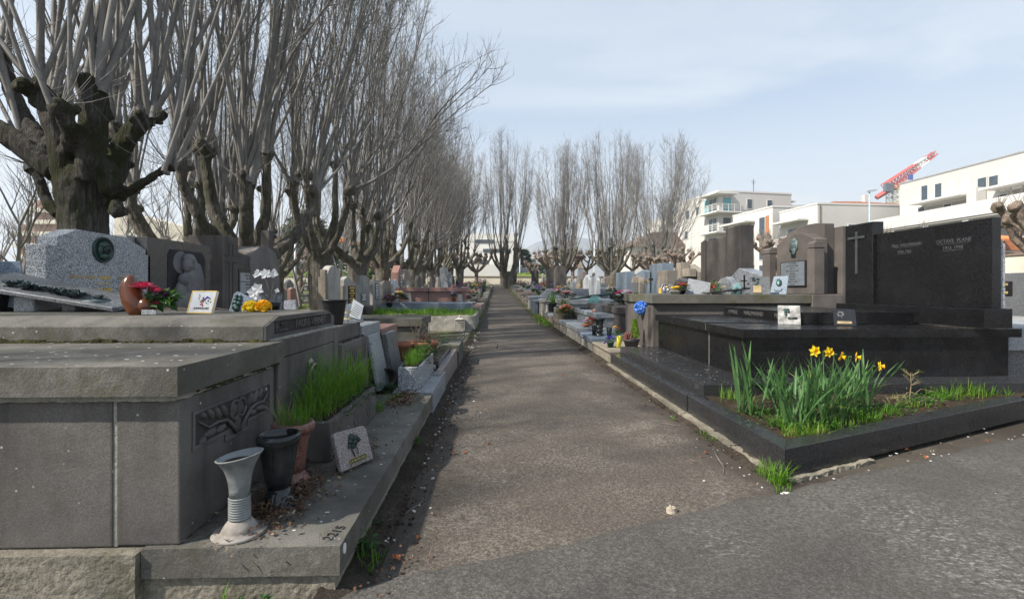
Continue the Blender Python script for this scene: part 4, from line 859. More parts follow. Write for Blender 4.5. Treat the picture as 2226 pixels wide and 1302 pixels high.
# left planter kerb and front kerb in pieces
iL = c0+fd*.0+Vector((wdt, 0, 0)); inner = c0+fnv*wdt; k_ = (c0.x+wdt-inner.x)/fd.x; innerc = inner+fd*k_
kl = MB().prism([(c0.x, c0.y), (innerc.x, innerc.y), (c0.x+wdt, 3.925), (c0.x, 3.955)], 'z', .024, .175); part('kerb', kl, M['black_worn'], t, .003, seg=2)
cuts = [0.0, .058, 1.30, 2.95]
for s0, s1 in zip(cuts, cuts[1:]):
    s0_ = s0+.0015; s1_ = s1-.0015; pts = [c0+fd*s0_, c0+fd*s1_, c0+fd*s1_+fnv*wdt, (c0+fd*s0_+fnv*wdt) if s0 > 0 else None]
    if s0 == 0: pts = [c0+fd*.001+Vector((0, -.0005, 0)), c0+fd*s1_, c0+fd*(s1_)+fnv*.01, c0+fd*.001+fnv*.004]; continue
    if s0 < .1: pts[3] = innerc+fd*.002; pts[0] = c0+fd*.0015-fnv*.0005
    part('kerb', MB().prism([(q.x, q.y) for q in pts], 'z', .02, .1745), M['black_worn'], t, .003, seg=2)
part('lower_step', B(1.582, 1.80, 3.96, 6.62, .033, .1745), M['black_worn'], t, .003, seg=2)
st = part('upper_step', B(1.712, 4.62, 3.93, 6.60, .06, .268), M['black_worn'], t, .003, seg=2)
text('2217', .05, FR((1.7115, 4.06, .225), (0, -1, 0), (0, 0, 1)), 'plot_number', M['inscr'], st, .0006, 1.0)
part('body', B(2.225, 4.66, 4.24, 6.55, .2685, .622), BP, t, .003)
part('mortar_joint', B(2.2245, 2.23, 4.968, 4.978, .27, .62), M['mortar'], t, 0)
part('slab', B(2.18, 4.72, 4.18, 4.955, .624, .702), BP, t, .003, seg=2); part('slab', B(2.185, 4.70, 4.972, 6.56, .626, .712), BP, t, .003, seg=2)
part('joint_filler', B(2.186, 4.6, 4.9552, 4.9718, .63, .700), plain('tan_joint_filler', (.30, .22, .13), .9), t, 0)
up = part('upper_slab', B(3.10, 4.245, 4.78, 6.48, .7035, .822), BP, t, .003)
for i, wd in enumerate(('FAMILLE', 'NARONNAND', 'PLANE')): text(wd, .07, FR((3.0995, (6.22, 5.72, 5.18)[i], .762), (0, -1, 0), (0, 0, 1)), 'lettering', plain('dull_raised_letters', (.09, .088, .085), .6) if i == 0 else bpy.data.materials['dull_raised_letters'], up, .003, .95)
part('stele_base', B(4.25, 4.50, 4.06, 5.90, .714, .885), BP, t, .003)
pa = part('stele_panel', B(4.345, 4.425, 4.085, 5.372, .886, 1.685), BP, t, .004)
part('stele_pillar', B(4.30, 4.43, 5.375, 5.81, .886, 1.83), BP, t, .004)
part('stele_back', B(4.428, 4.485, 4.105, 5.2, .886, 1.46), M['granite'], t, .004)
part('cross', B(4.287, 4.2995, 5.600, 5.630, 1.24, 1.74).box(4.285, 4.2868, 5.48, 5.75, 1.655, 1.682), plain('dull_cross_metal', (.08, .088, .095), .45, 0, 40, .3, .3), t, .001)
for wd, y, z, s_ in (('OCTAVE  PLANE', 4.45, 1.515, .052), ('1913_1998', 4.455, 1.45, .05), ('MLLE  NARONNAND', 4.975, 1.525, .043), ('1934_1966', 5.0, 1.455, .042)):
    text(wd, s_, FR((4.3448, y, z), (0, -1, 0), (0, 0, 1)), 'lettering', M['inscr'], pa, .001, .92)
    part('underline', B(4.3435, 4.345, y-.03*len(wd)*s_*10.2/1.3, y+.03*len(wd)*s_*10.2/1.3, z-s_*.52, z-s_*.46), M['inscr'], pa, 0)
# soil and plants in the bed
q0, q1, q2, q3 = innerc, innerc+fd*2.5, Vector((4.5, 3.925, 0)), Vector((1.705, 3.925, 0))
V = []; n = 40
for j in range(n+1):
    for i in range(n+1):
        aa, bb = i/n, j/n; q = q0.lerp(q1, aa).lerp(q3.lerp(q2, aa), bb); V.append((q.x, q.y, .145+.02*NS(q.x, q.y, 6)+.012*NS(q.x, q.y, 20)+.03*bb))
V = np.array(V); ii = np.arange(len(V)).reshape(n+1, n+1); Q = np.stack([ii[:-1, :-1], ii[:-1, 1:], ii[1:, 1:], ii[1:, :-1]], -1).reshape(-1, 4)
npmesh('soil', V, Q, M['soil'], t)
rg = random.Random(21)
# daffodils: shared leaf meshes, each leaf an object
def leafmesh(L, w_, lean, curl, seg=5):
    mb = MB(); d = Vector((1, 0, 0)); q = Vector((0, 0, 0)); a = lean; vs = []
    for i in range(seg+1):
        t_ = i/seg; ww = w_*.5*min(1, (1-t_)*4+.12)*(.8+.2*math.sin(t_*3)); n_ = Vector((-math.cos(a), 0, math.sin(a)))*ww*.35
        vs += [q+Vector((0, -ww, 0))+n_, q, q+Vector((0, ww, 0))+n_]; q = q+(d*math.sin(a)+Vector((0, 0, 1))*math.cos(a))*L/seg; a += curl/seg
    mb.add(vs, [f for i in range(seg) for f in ((3*i, 3*i+1, 3*i+4, 3*i+3), (3*i+1, 3*i+2, 3*i+5, 3*i+4))])
    me = bpy.data.meshes.new('leaf'); me.from_pydata([tuple(v) for v in mb.v], [], mb.f); me.polygons.foreach_set('use_smooth', [True]*len(me.polygons)); me.materials.append(M['daff']); return me
LM = [leafmesh(L, w_, le, cu) for L, w_, le, cu in ((.40, .015, .10, .25), (.45, .017, .25, .35), (.42, .016, .38, .5), (.46, .016, .06, .45), (.38, .015, .5, .8), (.44, .018, .28, .1))]
LM2 = [leafmesh(L, w_, le, cu) for L, w_, le, cu in ((.34, .012, .5, 1.4), (.4, .013, .3, 1.0))]
for me_y in LM2: me_y.materials.clear(); me_y.materials.append(M['grass2'])
def daffclump(label, pts, n, lens, sel=range(6)):
    c = sum((Vector(p) for p in pts), Vector())/len(pts); t = thing('daffodil_plant', label, 'plant', c, 'daffodils in the black granite bed')
    for i in range(n):
        b = Vector(rg.choice(pts)); o = bpy.data.objects.new('leaf', rg.choice(LM2) if rg.random() < .07 else LM[rg.choice(list(sel))]); C.objects.link(o); o.parent = t
        o.location = b+Vector((rg.gauss(0, .035), rg.gauss(0, .03), 0))-c; o.rotation_euler = (0, 0, rg.random()*6.28); o.scale = (1, 1, rg.uniform(*lens))
    return t
zb = .15
P_ = lambda u, v: tuple(PZ(u, v, zb))
daffclump('dense clump of daffodil leaves with yellow flowers, middle of the bed', [P_(1735, 935), P_(1760, 925), P_(1790, 930), P_(1820, 915), P_(1700, 905), P_(1800, 900), P_(1845, 900), P_(1760, 890)], 150, (.72, 1.08))
daffclump('small clump of tall daffodil leaves at the left of the bed', [P_(1628, 905)], 15, (.9, 1.3), (0, 1, 3, 5))
daffclump('low darker daffodil leaf clump behind, between the two taller clumps', [P_(1682, 868), P_(1672, 872), P_(1692, 872)], 34, (.55, .8), (0, 2, 4))
daffclump('last daffodil leaf clump with one broad leaning leaf, right end of daffodils', [P_(1860, 900), P_(1875, 893)], 26, (.7, 1.05))
tl_ = thing('daffodil_plant', 'single long daffodil leaf leaning far to the right of the clump', 'plant', PZ(1875, 893, zb), 'daffodils in the black granite bed'); bl_ = MB(); bl_.M = Matrix.Identity(4)
q_ = PZ(1875, 893, zb); e_ = PY(1968, 782, q_.y); n_ = (e_-q_).normalized(); w_ = Vector((n_.z, 0, -n_.x))
bl_.add([q_-w_*.007, q_+w_*.007, q_.lerp(e_, .5)-w_*.011+Vector((0, -.01, .012)), q_.lerp(e_, .5)+w_*.011+Vector((0, .01, .012)), q_.lerp(e_, .85)-w_*.008, q_.lerp(e_, .85)+w_*.008, e_], [(0, 1, 3, 2), (2, 3, 5, 4), (4, 5, 6)]); bl_.build('leaf', M['daff'], tl_, recalc=False)
def daffodil(u, v, base, label, face):
    h = PY(u, v, base.y-.02); t = thing('daffodil', label, 'flower', base, 'daffodil flowers')
    fdir = Vector(face).normalized(); nk = h-fdir*.045+Vector((0, 0, -.005))
    MB().tube([base, base.lerp(nk, .5)+Vector((.006, 0, 0)), nk-Vector((0, 0, .02)), nk, h-fdir*.025], [.0045, .004, .0035, .004, .006], 6).build('stem', M['daff'], t, smooth=True)
    r_ = fdir.orthogonal().normalized(); FMx = FR(h, r_, fdir.cross(r_))
    for i in range(6):
        a = i*math.pi/3; pm = MB(FMx @ Matrix.Rotation(a, 4, 'Z') @ Matrix.Translation((0, 0, .0 if i % 2 else -.003)))
        pm.add([(.006, -.004, 0), (.006, .004, 0), (.024, .0125, .004), (.041, .0, .002), (.024, -.0125, .004), (.024, 0, -.001)], [(0, 1, 2, 5), (0, 5, 4), (5, 2, 3), (4, 5, 3)]); pm.build('petal', M['yellow'], t, recalc=False)
    tm = MB(FMx); pr = [(.006, .0), (.009, .006), (.0105, .014), (.0115, .022), (.016, .028)]; n_ = 18; vs = [(r*math.cos(6.283*k_/n_)*(1+(.12*(k_ % 2) if j == 4 else 0)), r*math.sin(6.283*k_/n_)*(1+(.12*(k_ % 2) if j == 4 else 0)), z) for j, (r, z) in enumerate(pr) for k_ in range(n_)]
    tm.add(vs, [(j*n_+k_, j*n_+(k_+1) % n_, (j+1)*n_+(k_+1) % n_, (j+1)*n_+k_) for j in range(4) for k_ in range(n_)]); tm.build('trumpet', M['yellow2'], t, smooth=True, recalc=False)
for u, v, bu, bv, face, lab in ((1771, 763, 1770, 925, (-.1, -1, .05), 'leftmost yellow daffodil, largest and facing the viewer'), (1801, 765, 1790, 915, (.15, -1, -.05), 'second yellow daffodil from the left, facing the viewer'), (1828, 774, 1800, 905, (.6, -.7, -.35), 'middle yellow daffodil, turned right and nodding'), (1861, 776, 1825, 905, (.8, -.6, -.05), 'fourth yellow daffodil, shown from the side'), (1912, 796, 1865, 895, (.9, -.4, .0), 'rightmost and lowest yellow daffodil on a bent stem')):
    daffodil(u, v, PZ(bu, bv, zb), lab, face)
g = MB()
def gz_(u, v, n, r, h0, h1, w_=.004): grass(g, PZ(u, v, .15), r, r*.8, n, h0, h1, w_, .45, .9, rg=rg)
for u, v, n, r, h0, h1 in ((1560, 862, 90, .07, .05, .16), (1590, 872, 90, .08, .05, .15), (1620, 880, 70, .08, .05, .12), (1650, 900, 70, .08, .04, .10), (1690, 925, 90, .08, .04, .11), (1730, 945, 120, .08, .04, .12), (1775, 945, 90, .07, .04, .14), (1830, 930, 80, .1, .04, .09), (1880, 915, 110, .1, .04, .10), (1930, 900, 110, .1, .04, .10), (2050, 868, 160, .12, .05, .15), (2090, 862, 220, .12, .06, .17), (2130, 862, 160, .12, .05, .15), (2165, 862, 60, .1, .04, .12), (1985, 885, 60, .1, .03, .07)): gz_(u, v, n, r, h0, h1)
o = stuff('grass', g, M['grass'])
g = MB(); gz_(1775, 950, 60, .05, .03, .1); gz_(1720, 948, 40, .06, .03, .1); gz_(1600, 880, 25, .15, .06, .16); gz_(2090, 865, 40, .16, .08, .2, .003); gz_(1970, 880, 40, .15, .03, .1, .003)
stuff('grass', g, M['grass2'])
g = MB()
for u, v, n, r in ((1640, 905, 90, .12), (1700, 930, 120, .12), (1880, 905, 160, .14), (1940, 895, 160, .14), (2000, 880, 160, .15), (2040, 868, 140, .12), (1800, 935, 90, .1), (1780, 880, 60, .12)):
    c = PZ(u, v, .15)
    for _ in range(n):
        a = rg.random()*6.28; g.leafq(c+Vector((rg.gauss(0, r*.55), rg.gauss(0, r*.45), rg.uniform(0, .05))), (math.cos(a), math.sin(a), rg.uniform(-.1, .8)), (0, 0, 1), rg.uniform(.015, .035), rg.uniform(.012, .022))
stuff('weed_leaves', g, leafm('weed_green', (.06, .16, .02), (.04, .11, .02)))
g = MB()
for u, v, n, r in ((1980, 880, 240, .2), (1720, 900, 160, .2), (1900, 900, 100, .2), (1640, 890, 80, .1)):
    c = PZ(u, v, .15); litter(g, n, lambda: (rg.gauss(c.x, r*.6), rg.gauss(c.y, r*.35), .155), .01, .03, rg)
stuff('leaf_litter', g, M['deadleaf'])
# dead umbel stalks
p = PZ(1978, 862, .17); t = thing('dead_stalk', 'dry dead weed stalk with flat umbels standing in the bed', 'plant', p)
m = MB(); m.tube([p, p+Vector((.01, 0, .10)), p+Vector((.005, 0, .2))], [.004, .003, .002], 5); tips = []
for z, L in ((.2, .07), (.12, .08), (.155, .05)):
    for i in range(6):
        a = rg.random()*6.28; e_ = p+Vector((math.cos(a)*L, math.sin(a)*L*.6, z+rg.uniform(.0, .02))); m.tube([p+Vector((.006, 0, z-.03)), e_], .0015, 4); tips.append(e_)
m.build('stalk', M['straw'], t); m = MB()
for e_ in tips: litter(m, 8, lambda: (e_.x+rg.gauss(0, .012), e_.y+rg.gauss(0, .01), e_.z), .006, .014, rg)
gpart(m, t, 'grass2', 'umbels')
m = MB()
for _ in range(26):
    q = PZ(rg.uniform(1930, 2020), rg.uniform(855, 885), .16); a = rg.uniform(0, 6.28); L = rg.uniform(.08, .25); m.tube([q, q+Vector((math.cos(a)*L*.5, math.sin(a)*L*.3, L*.4)), q+Vector((math.cos(a)*L, math.sin(a)*L*.6, L*.3))], .0018, 4)
stuff('dry_stems', m, M['straw'])
g = MB(); 
for u, v, n, r, h0, h1 in ((1690, 1050, 130, .05, .05, .15), (1660, 1035, 60, .04, .04, .12), (1545, 958, 35, .05, .02, .06), (1530, 945, 20, .03, .02, .05), (1700, 1068, 30, .05, .02, .05), (1460, 912, 14, .02, .02, .04), (2150, 912, 40, .06, .04, .09), (2195, 900, 40, .08, .04, .10), (1956, 958, 8, .01, .03, .06), (1845, 1012, 6, .008, .03, .05), (1175, 690, 10, .02, .02, .05)):
    grass(g, PG(u, v), r, r, n, h0, h1, .0035, .4, .8, rg=rg)
stuff('grass_tuft', g, M['grass'])
# plaques on the black tomb
M['veined'] = stone('veined_grey_marble', (.42, .42, .40), (.16, .16, .155), 14, .5, .05, 60, .2, streak=((.1, .1, .1), .6))
c = PZ(1716, 705, .7035); t, FM = stand_plaque(c, .20, .205, R(-28), R(24), M['veined'], 'light veined grey plaque leaning on the black granite slab', th=.02)
m = MB(FM); 
for i in range(7): m.blob((-.02+rg.gauss(0, .02), .14+rg.gauss(0, .018), .002), .016, 7, 4, .5, 4, 1, 1, .5, seed=i)
m.tube([(-.02, .14, .003), (-.03, .07, .004)], .003, 5); m.box(-.01, .07, .055, .075, .0005, .006); part('bronze_emblem', m, M['bronze'], t, 0, True)
c = PZ(1838, 708, .7035); t, FM = stand_plaque(c, .185, .175, R(-26), R(26), M['black'], 'small black plaque with engraved rose leaning near the stele base', th=.02)
m = MB(FM)
for i in range(9): m.blob((-.03+.022*math.cos(i), .12+.022*math.sin(i), .001), .012, 7, 4, .5, 4, 1, 1, .3, seed=i)
m.tube([(-.03, .11, .002), (-.02, .06, .003)], .002, 4); part('engraved_rose', m, M['inscr'], t, 0, True)
br = part('brass_plate', MB(FM).box(-.065, .055, .02, .045, .0005, .004), M['gold_worn'], t, .001); text('REGRETS', .018, FM @ Matrix.Translation((-.005, .0325, .0042)), 'lettering', M['inscr_dark'], br, .0006)
# ------------------------------------------------------------------ brown stone tomb with arched stele behind the black tomb
LB = M['lava_brown']
t = thing('vault_tomb', 'brown stone vault with mossy slab and arched stele behind the black tomb', 'tomb', (3.4, 7.5, 0))
part('body', B(2.23, 4.6, 6.80, 8.2, .15, .855), LB, t, .006); part('slab', B(2.20, 4.5, 6.74, 8.25, .857, .982), M['mossy'], t, .006, seg=2)
part('end_panel', B(2.19, 2.232, 6.9, 8.1, .2, .80), LB, t, .005)
part('stele_plinth', B(4.501, 5.06, 6.72, 8.3, .15, .985), LB, t, .006)
part('stele', MB().prism([(6.98, .986), (7.97, .986), (7.97, 1.80), (7.90, 1.83), (7.78, 1.86), (7.72, 1.90), (7.45, 1.93), (7.28, 1.915), (6.98, 1.80)], 'x', 4.72, 4.90), LB, t, .006)
part('stele_arch', MB().prism([(7.06, .986), (8.12, .986), (8.12, 1.90), (7.95, 1.98), (7.75, 2.04), (7.5, 2.075), (7.25, 2.07), (7.06, 2.04)], 'x', 4.903, 5.06), M['brown_stone'] if False else LB, t, .006)
part('stele_back', B(5.063, 5.22, 6.9, 7.35, .986, 1.98), LB, t, .006)
for y0, y1 in ((6.84, 7.0), (7.98, 8.2)):
    pl = part('pillar', B(4.60, 4.76 if y0 < 7.5 else 4.715, y0, y1, .986, 1.66), LB, t, .008)
    part('pillar_cap', B(4.592, 4.77, y0-.008, y1+.008, 1.662, 1.70).box(4.60, 4.76, y0, y1, 1.7005, 1.722).prism([(4.60, 1.722), (4.76, 1.722), (4.72, 1.76), (4.64, 1.76)], 'y', y0, y1), LB, pl, .003)
fp = part('name_frame', B(4.698, 4.7195, 7.18, 7.83, 1.10, 1.50), M['black'], t, .004)
steel = plain('dull_steel_plate', (.19, .22, .25), .5, 0, 40, .2, .3)
rows = (('ICI REPOSENT', 'BARTHELEMY ZARIN', '1890-1959'), ('ANGELE ZARIN nee TISSOT', '1892-1984'), ('JEAN ZARIN', '1889-1970'), ('MARINETTE ZARIN', '1930-2020'))
zt_ = 1.487; hs = (.118, .085, .085, .082)
for i, rw in enumerate(rows):
    part('name_plate', B(4.695, 4.6978, 7.205, 7.805, zt_-hs[i]+.002, zt_), steel, fp, 0)
    for j, s_ in enumerate(rw): text(s_, .030 if len(s_) < 20 else .027, FR((4.6948, 7.505, zt_-hs[i]*(j+.62)/(len(rw)+.1)), (0, -1, 0), (0, 0, 1)), 'lettering', M['inscr_dark'], fp, .001, 1.05, bold=.012)
    zt_ -= hs[i]
hm = MB(FR((4.715, 7.5, 1.72), (0, -1, 0), (0, 0, 1)))
hm.prism([(-.10, -.06), (-.055, -.06), (-.055, -.155), (.055, -.155), (.055, -.06), (.105, -.03), (.105, .10), (.06, .10), (.055, .145), (.02, .15), (-.05, .13), (-.10, .06)], 'z', 0, .008)
for c_, r, sx, sy in (((-.02, .05, .012), .06, 1, 1.15), ((-.05, .02, .016), .035, 1, 1.3), ((-.02, -.03, .012), .035, 1.3, .7), ((.02, -.06, .012), .05, .9, 1.3), ((-.077, .03, .016), .012, 1.3, 1), ((-.06, -.012, .016), .012, 1.2, .8), ((0, .1, .014), .035, 1.6, .6), ((.04, .03, .012), .035, .8, 1.6)): hm.blob(c_, r, 10, 7, .2, 4, sx, sy, .35, seed=r*50)
part('bronze_head_relief', hm, M['verdigris'], t, 0, True)
# tall blank stele further back
t = thing('headstone', 'tall blank streaked brown stele rising above the smaller plaques', 'headstone', (5.05, 10.6, 0))
part('stele', MB().prism([(10.3, 0), (11.62, 0), (11.62, 2.21), (10.3, 2.22)], 'x', 5.02, 5.2), LB, t, .008); part('stele', MB().prism([(11.36, .2), (11.60, .2), (11.60, 2.2), (11.36, 2.25)], 'x', 4.985, 5.018), LB, t, .008)
part('end_pillar', B(4.97, 5.25, 9.66, 10.297, 0, 2.37), LB, t, .008)
tombbox('brown vault below the tall blank stele, mostly hidden', 2.3, 4.9, 8.9, 12.0, 0, .6, .72, LB, LB)
# steps and ledges of the tombs along the path
def ledge(label, x0, y0, y1, zt, cap, mat, capm, x1=4.6):
    t = thing('path_ledge', label, 'ledge', ((x0+x1)/2, (y0+y1)/2, 0), 'stone ledges of the tombs along the right of the path')
    part('base', rough_box(x0+.015, x1, y0+.004, y1-.004, -.06, zt-cap, .06, .01, 9, y0), mat, t, 0)
    for i in range(2):
        a0, a1 = y0+.002+(y1-y0)*i/2, y0-.002+(y1-y0)*(i+1)/2
        part('cap_stone', B(x0-.01, x1, a0, a1, zt-cap+.002, zt+(0 if i == 0 else .002)), capm, t, .006)
ledge('rough tan concrete ledge between the black steps and the grey caps', 1.585, 6.64, 7.93, .196, .03, M['concrete'], M['brown_stone'])
ledge('bluish granite capped ledge carrying the black urn', 1.58, 7.95, 9.2, .25, .075, M['pale_conc'], M['granite_b'])
ledge('pale granite capped ledge carrying the rose basket', 1.58, 9.23, 11.95, .31, .085, M['pale_conc'], M['granite_f'])
ledge('stained brown concrete ledge below the stone flower box', 1.585, 11.98, 13.6, .30, .10, M['concrete'], M['brown_stone'])
ledge('short grey kerb ledge beside the grass verge', 1.60, 13.65, 15.6, .33, .1, M['pink_conc'], M['granite_f'])
# ------------------------------------------------------------------ things standing on these ledges
def leaves(mb, c, r, n, L0, L1, w_=.5, up=.5, rg=rg, sz=1):
    for _ in range(n):
        a = rg.random()*6.28; d = Vector((math.cos(a), math.sin(a), rg.uniform(-.2, up))); q = Vector(c)+Vector((d.x*r*rg.random(), d.y*r*rg.random(), rg.uniform(-.3, .6)*r*sz)); L = rg.uniform(L0, L1); mb.leafq(q, d, (0, 0, 1), L, L*w_)
    return mb
def bouquet(loc, label, cols, r, n, potm=None, pr=.07, ph=.1, sz=.035, cat='flowers', name='flower_pot', rise=.0, group=None, leafn=70, greens='leaf'):
    loc = Vector(loc); t = thing(name, label, cat, loc, group); top = ph+rise
    if potm is not None: rot_lathe('pot', [(pr*.72, 0), (pr*.95, ph*.85), (pr*1.05, ph*.86), (pr*1.05, ph), (pr*.9, ph), (.001, ph*.9)], TR(*loc), potm, t, 16)
    g = leaves(MB(), loc+Vector((0, 0, top+r*.25)), r*.85, leafn, r*.35, r*.7); gpart(g, t, greens, 'leaves')
    if rise > .05: MB().tube([loc+Vector((0, 0, ph*.9)), loc+Vector((0, 0, top+r*.3))], .004, 5).build('stem', M[greens], t)
    for i in range(n):
        a = 2.4*i; q = math.sqrt((i+.5)/n); c = loc+Vector((math.cos(a)*q*r*.8, math.sin(a)*q*r*.8, top+r*(.35+.65*math.sqrt(max(0, 1-q*q)))))
        m = MB(); rose(m, c, sz*rg.uniform(.85, 1.15), 3, rg); m.build('blossom', M[cols[i % len(cols)]], t, recalc=False)
    return t
pz = M['plastic_black']
# pot with heather and lime cypress
c = Vector((1.98, 7.0, .199)); t = pot(c, .115, .13, plain('dark_grey_plastic', (.035, .034, .036), .5), 'dark grey pot with pink heather and lime green dwarf cypress')
m = MB()
for _ in range(520):
    z = rg.random()**1.2; r_ = .062*(1-z)**.7*min(1, z*6+.4); a = rg.random()*6.28; q = c+Vector((.05+math.cos(a)*r_, math.sin(a)*r_, .14+z*.27)); m.leafq(q, (math.cos(a)*.5, math.sin(a)*.5, 1), (math.cos(a), math.sin(a), 0), .035, .014)
M['lime'] = leafm('lime_cypress_green', (.20, .34, .01), (.13, .25, .01)); gpart(m, t, 'lime', 'dwarf_cypress')
m = MB()
for _ in range(40):
    a = rg.random()*6.28; r_ = .055*math.sqrt(rg.random()); q = c+Vector((-.06+math.cos(a)*r_, math.sin(a)*r_-.02, .12)); e_ = q+Vector((math.cos(a)*.02, math.sin(a)*.02, rg.uniform(.07, .13)))
    m.tube([q, (q+e_)/2, e_], [.008, .009, .005], 5)
gpart(m, t, 'heather', 'heather')
c = Vector((1.93, 6.93, .199)); t = thing('hydrangea_stem', 'bright blue artificial hydrangea ball on a long stem', 'flowers', c+Vector((.03, .25, 0)))
h = PY(1394, 669, 7.1); base = Vector((1.99, 7.14, .33)); MB().tube([base, (base+h)/2+Vector((.02, 0, 0)), h], .005, 6).build('stem', M['leaf'], t)
m = MB(); pom(m, h, .085, 420, .032, rg, False); o = m.build('blossom', M['blue'], t, recalc=False)
c = Vector((1.80, 7.05, .199)); t = thing('flower_pot', 'tall yellow plastic pot with red and yellow blooms left of the heather pot', 'pot', c)
mb = MB(TR(c.x, c.y, c.z, 0, 1, 0, R(8))); mb.lathe([(.03, 0), (.045, .17), (.046, .175), (.04, .175), (.001, .16)], n=14).build('pot', plain('yellow_plastic', (.75, .72, .05), .5), t, smooth=True)
gpart(leaves(MB(), c+Vector((-.01, 0, .2)), .07, 60, .03, .06, .4, 1.2), t, 'leaf', 'leaves')
for dx, dz, cc in ((-.05, .33, 'yellow'), (.02, .30, 'red'), (-.02, .31, 'orange'), (.05, .26, 'red'), (-.06, .32, 'yellow')):
    m = MB(); rose(m, c+Vector((dx, 0, dz-.02)), .024, 3, rg); m.build('blossom', M[cc], t, recalc=False)
m = MB(); [m.tube([c+Vector((0, 0, .17)), c+Vector((dx, 0, dz-.02))], .002, 4) for dx, dz in ((-.05, .33), (.02, .3), (.05, .26))]; m.build('stem', M['leaf'], t)
c = Vector((1.70, 7.12, .199)); t = bouquet(c, 'dark green pot of deep blue pansies on the concrete ledge', ('violet',), .075, 9, plain('dark_green_plastic', (.01, .07, .03), .4), .055, .08, .026)
c2 = c+Vector((-.10, -.02, .03)); 
for i in range(3):
    m = MB(); rose(m, c2+Vector((rg.uniform(-.02, .03), 0, rg.uniform(0, .05))), .026, 3, rg); m.build('blossom', M['violet'], t, recalc=False)
# black urn and small black vases
c = Vector((1.80, 8.35, .252)); t = thing('memorial_urn', 'glossy black stone urn with wide rim and stacked rings', 'urn', c)
rot_lathe('urn', [(.075, 0), (.078, .02), (.05, .04), (.045, .055), (.062, .06), (.066, .085), (.058, .11), (.05, .115), (.066, .135), (.062, .165), (.055, .17), (.075, .24), (.09, .275), (.105, .285), (.105, .305), (.09, .308), (.07, .27), (.001, .2)], TR(*c), M['blackgloss'], t, 24)
for dx, dy, r_, h_, lab in ((.15, -.10, .05, .15, 'short square black vase right of the black urn'), (-.07, .12, .042, .17, 'slim black vase behind the black urn')):
    q = c+Vector((dx, dy, .001)); t = thing('flower_vase', lab, 'vase', q); rot_lathe('vase', [(r_*.75, 0), (r_, h_), (r_*.85, h_), (.001, h_*.8)], TR(*q), M['blackgloss'], t, 8)
# basket of roses with stone label
c = Vector((1.86, 9.6, .313)); t = thing('flower_basket', 'terracotta basket of pink and red roses tilted on the pale granite ledge', 'basket', c)
mb = MB(TR(c.x, c.y, c.z+.03, R(20), 1, R(0), R(-18))); mb.lathe([(.10, 0), (.15, .05), (.14, .055), (.001, .04)], n=18, sy=.7).build('basket', M['terracotta'], t, smooth=True)
for i in range(11):
    a = 2.4*i; q = math.sqrt((i+.5)/11); m = MB(); rose(m, c+Vector((math.cos(a)*q*.13, math.sin(a)*q*.09, .12+.05*(1-q)+math.cos(a)*q*.03)), .045, 3, rg); m.build('blossom', M[('red', 'pinkf', 'red', 'crimson', 'lilac')[i % 5]], t, recalc=False)
gpart(leaves(MB(), c+Vector((0, 0, .08)), .15, 80, .03, .06), t, 'grass2', 'leaves')
q = c+Vector((.19, -.12, .0)); stand_plaque(q, .12, .15, R(20), R(48), M['granite_f'], 'small pale granite plaque beside the rose basket')
c = Vector((1.78, 12.2, .305)); bouquet(c, 'large bunch of peach gerberas and roses before the dark vase', ('peach', 'peach', 'orange', 'peach'), .22, 16, M['granite_d'], .09, .12, .075, leafn=150, greens='grass2')
c = Vector((2.12, 11.6, .313)); t = thing('memorial_block', 'dark blue black stone block vase with facets', 'vase', c); MB().hexa([(c.x-.10, c.y-.07, c.z), (c.x+.09, c.y-.07, c.z), (c.x+.09, c.y+.07, c.z), (c.x-.10, c.y+.07, c.z)], [(c.x-.09, c.y-.06, c.z+.33), (c.x+.11, c.y-.06, c.z+.33), (c.x+.11, c.y+.06, c.z+.33), (c.x-.09, c.y+.06, c.z+.33)]).build('block', granite('blue_black_granite', (.012, .018, .024), (.03, .04, .05), (.07, .09, .11), 200, .25), t, bevel=.01)
# stone flower box with leafy plant
c = Vector((1.66, 12.9, .305)); t = thing('planter_trough', 'square stained stone flower box with yellowish plant on the ledge', 'planter', c)
part('trough', B(c.x-.06, c.x+.34, c.y-.5, c.y+.5, c.z, c.z+.27), M['brown_stone'], t, .01); part('soil', B(c.x-.03, c.x+.31, c.y-.47, c.y+.47, c.z+.2705, c.z+.28), M['soil'], t, 0)
gpart(leaves(MB(), c+Vector((.15, -.2, .38)), .16, 160, .04, .09, .45, 1), t, 'grass2', 'leaves')
for i in range(5):
    m = MB(); rose(m, c+Vector((.15+rg.uniform(-.1, .15), rg.uniform(-.3, .2), .42+rg.uniform(0, .15))), .035, 3, rg); m.build('blossom', M['peach'], t, recalc=False)
# ------------------------------------------------------------------ plaques and flowers on the brown vault slab
zs = .984
def on(u, y=6.95, z=zs): q = PY(u, 640, y); return Vector((q.x, y, z))
t, FM = stand_plaque(on(1447, 7.1), .25, .155, R(-12), R(10), M['granite_d'], 'dark open book plaque with praying figure and gilt scroll', pts=[(-.5, 0), (.5, 0), (.55, .9), (.2, 1), (-.1, .85), (-.45, .75)])
m = MB(FM); m.lathe([(.06, 0), (.06, .006), (.05, .006), (.05, 0)], c=(.0, .10, .001), n=20).blob((-.02, .07, .006), .03, 8, 6, .2, 3, .8, 1.6, .4).blob((-.01, .12, .006), .016, 8, 6, .2); part('praying_figure', m, plain('silvery_metal', (.3, .3, .34), .4, 0, 40, .3, .5), t, 0, True)
m = MB(FM); m.box(-.10, -.06, .01, .10, .001, .004).tube([(.0, .1, .01), (.02, .12, .012), (.03, .1, .01)], .008, 5); part('gilt_detail', m, M['gold'], t, 0)
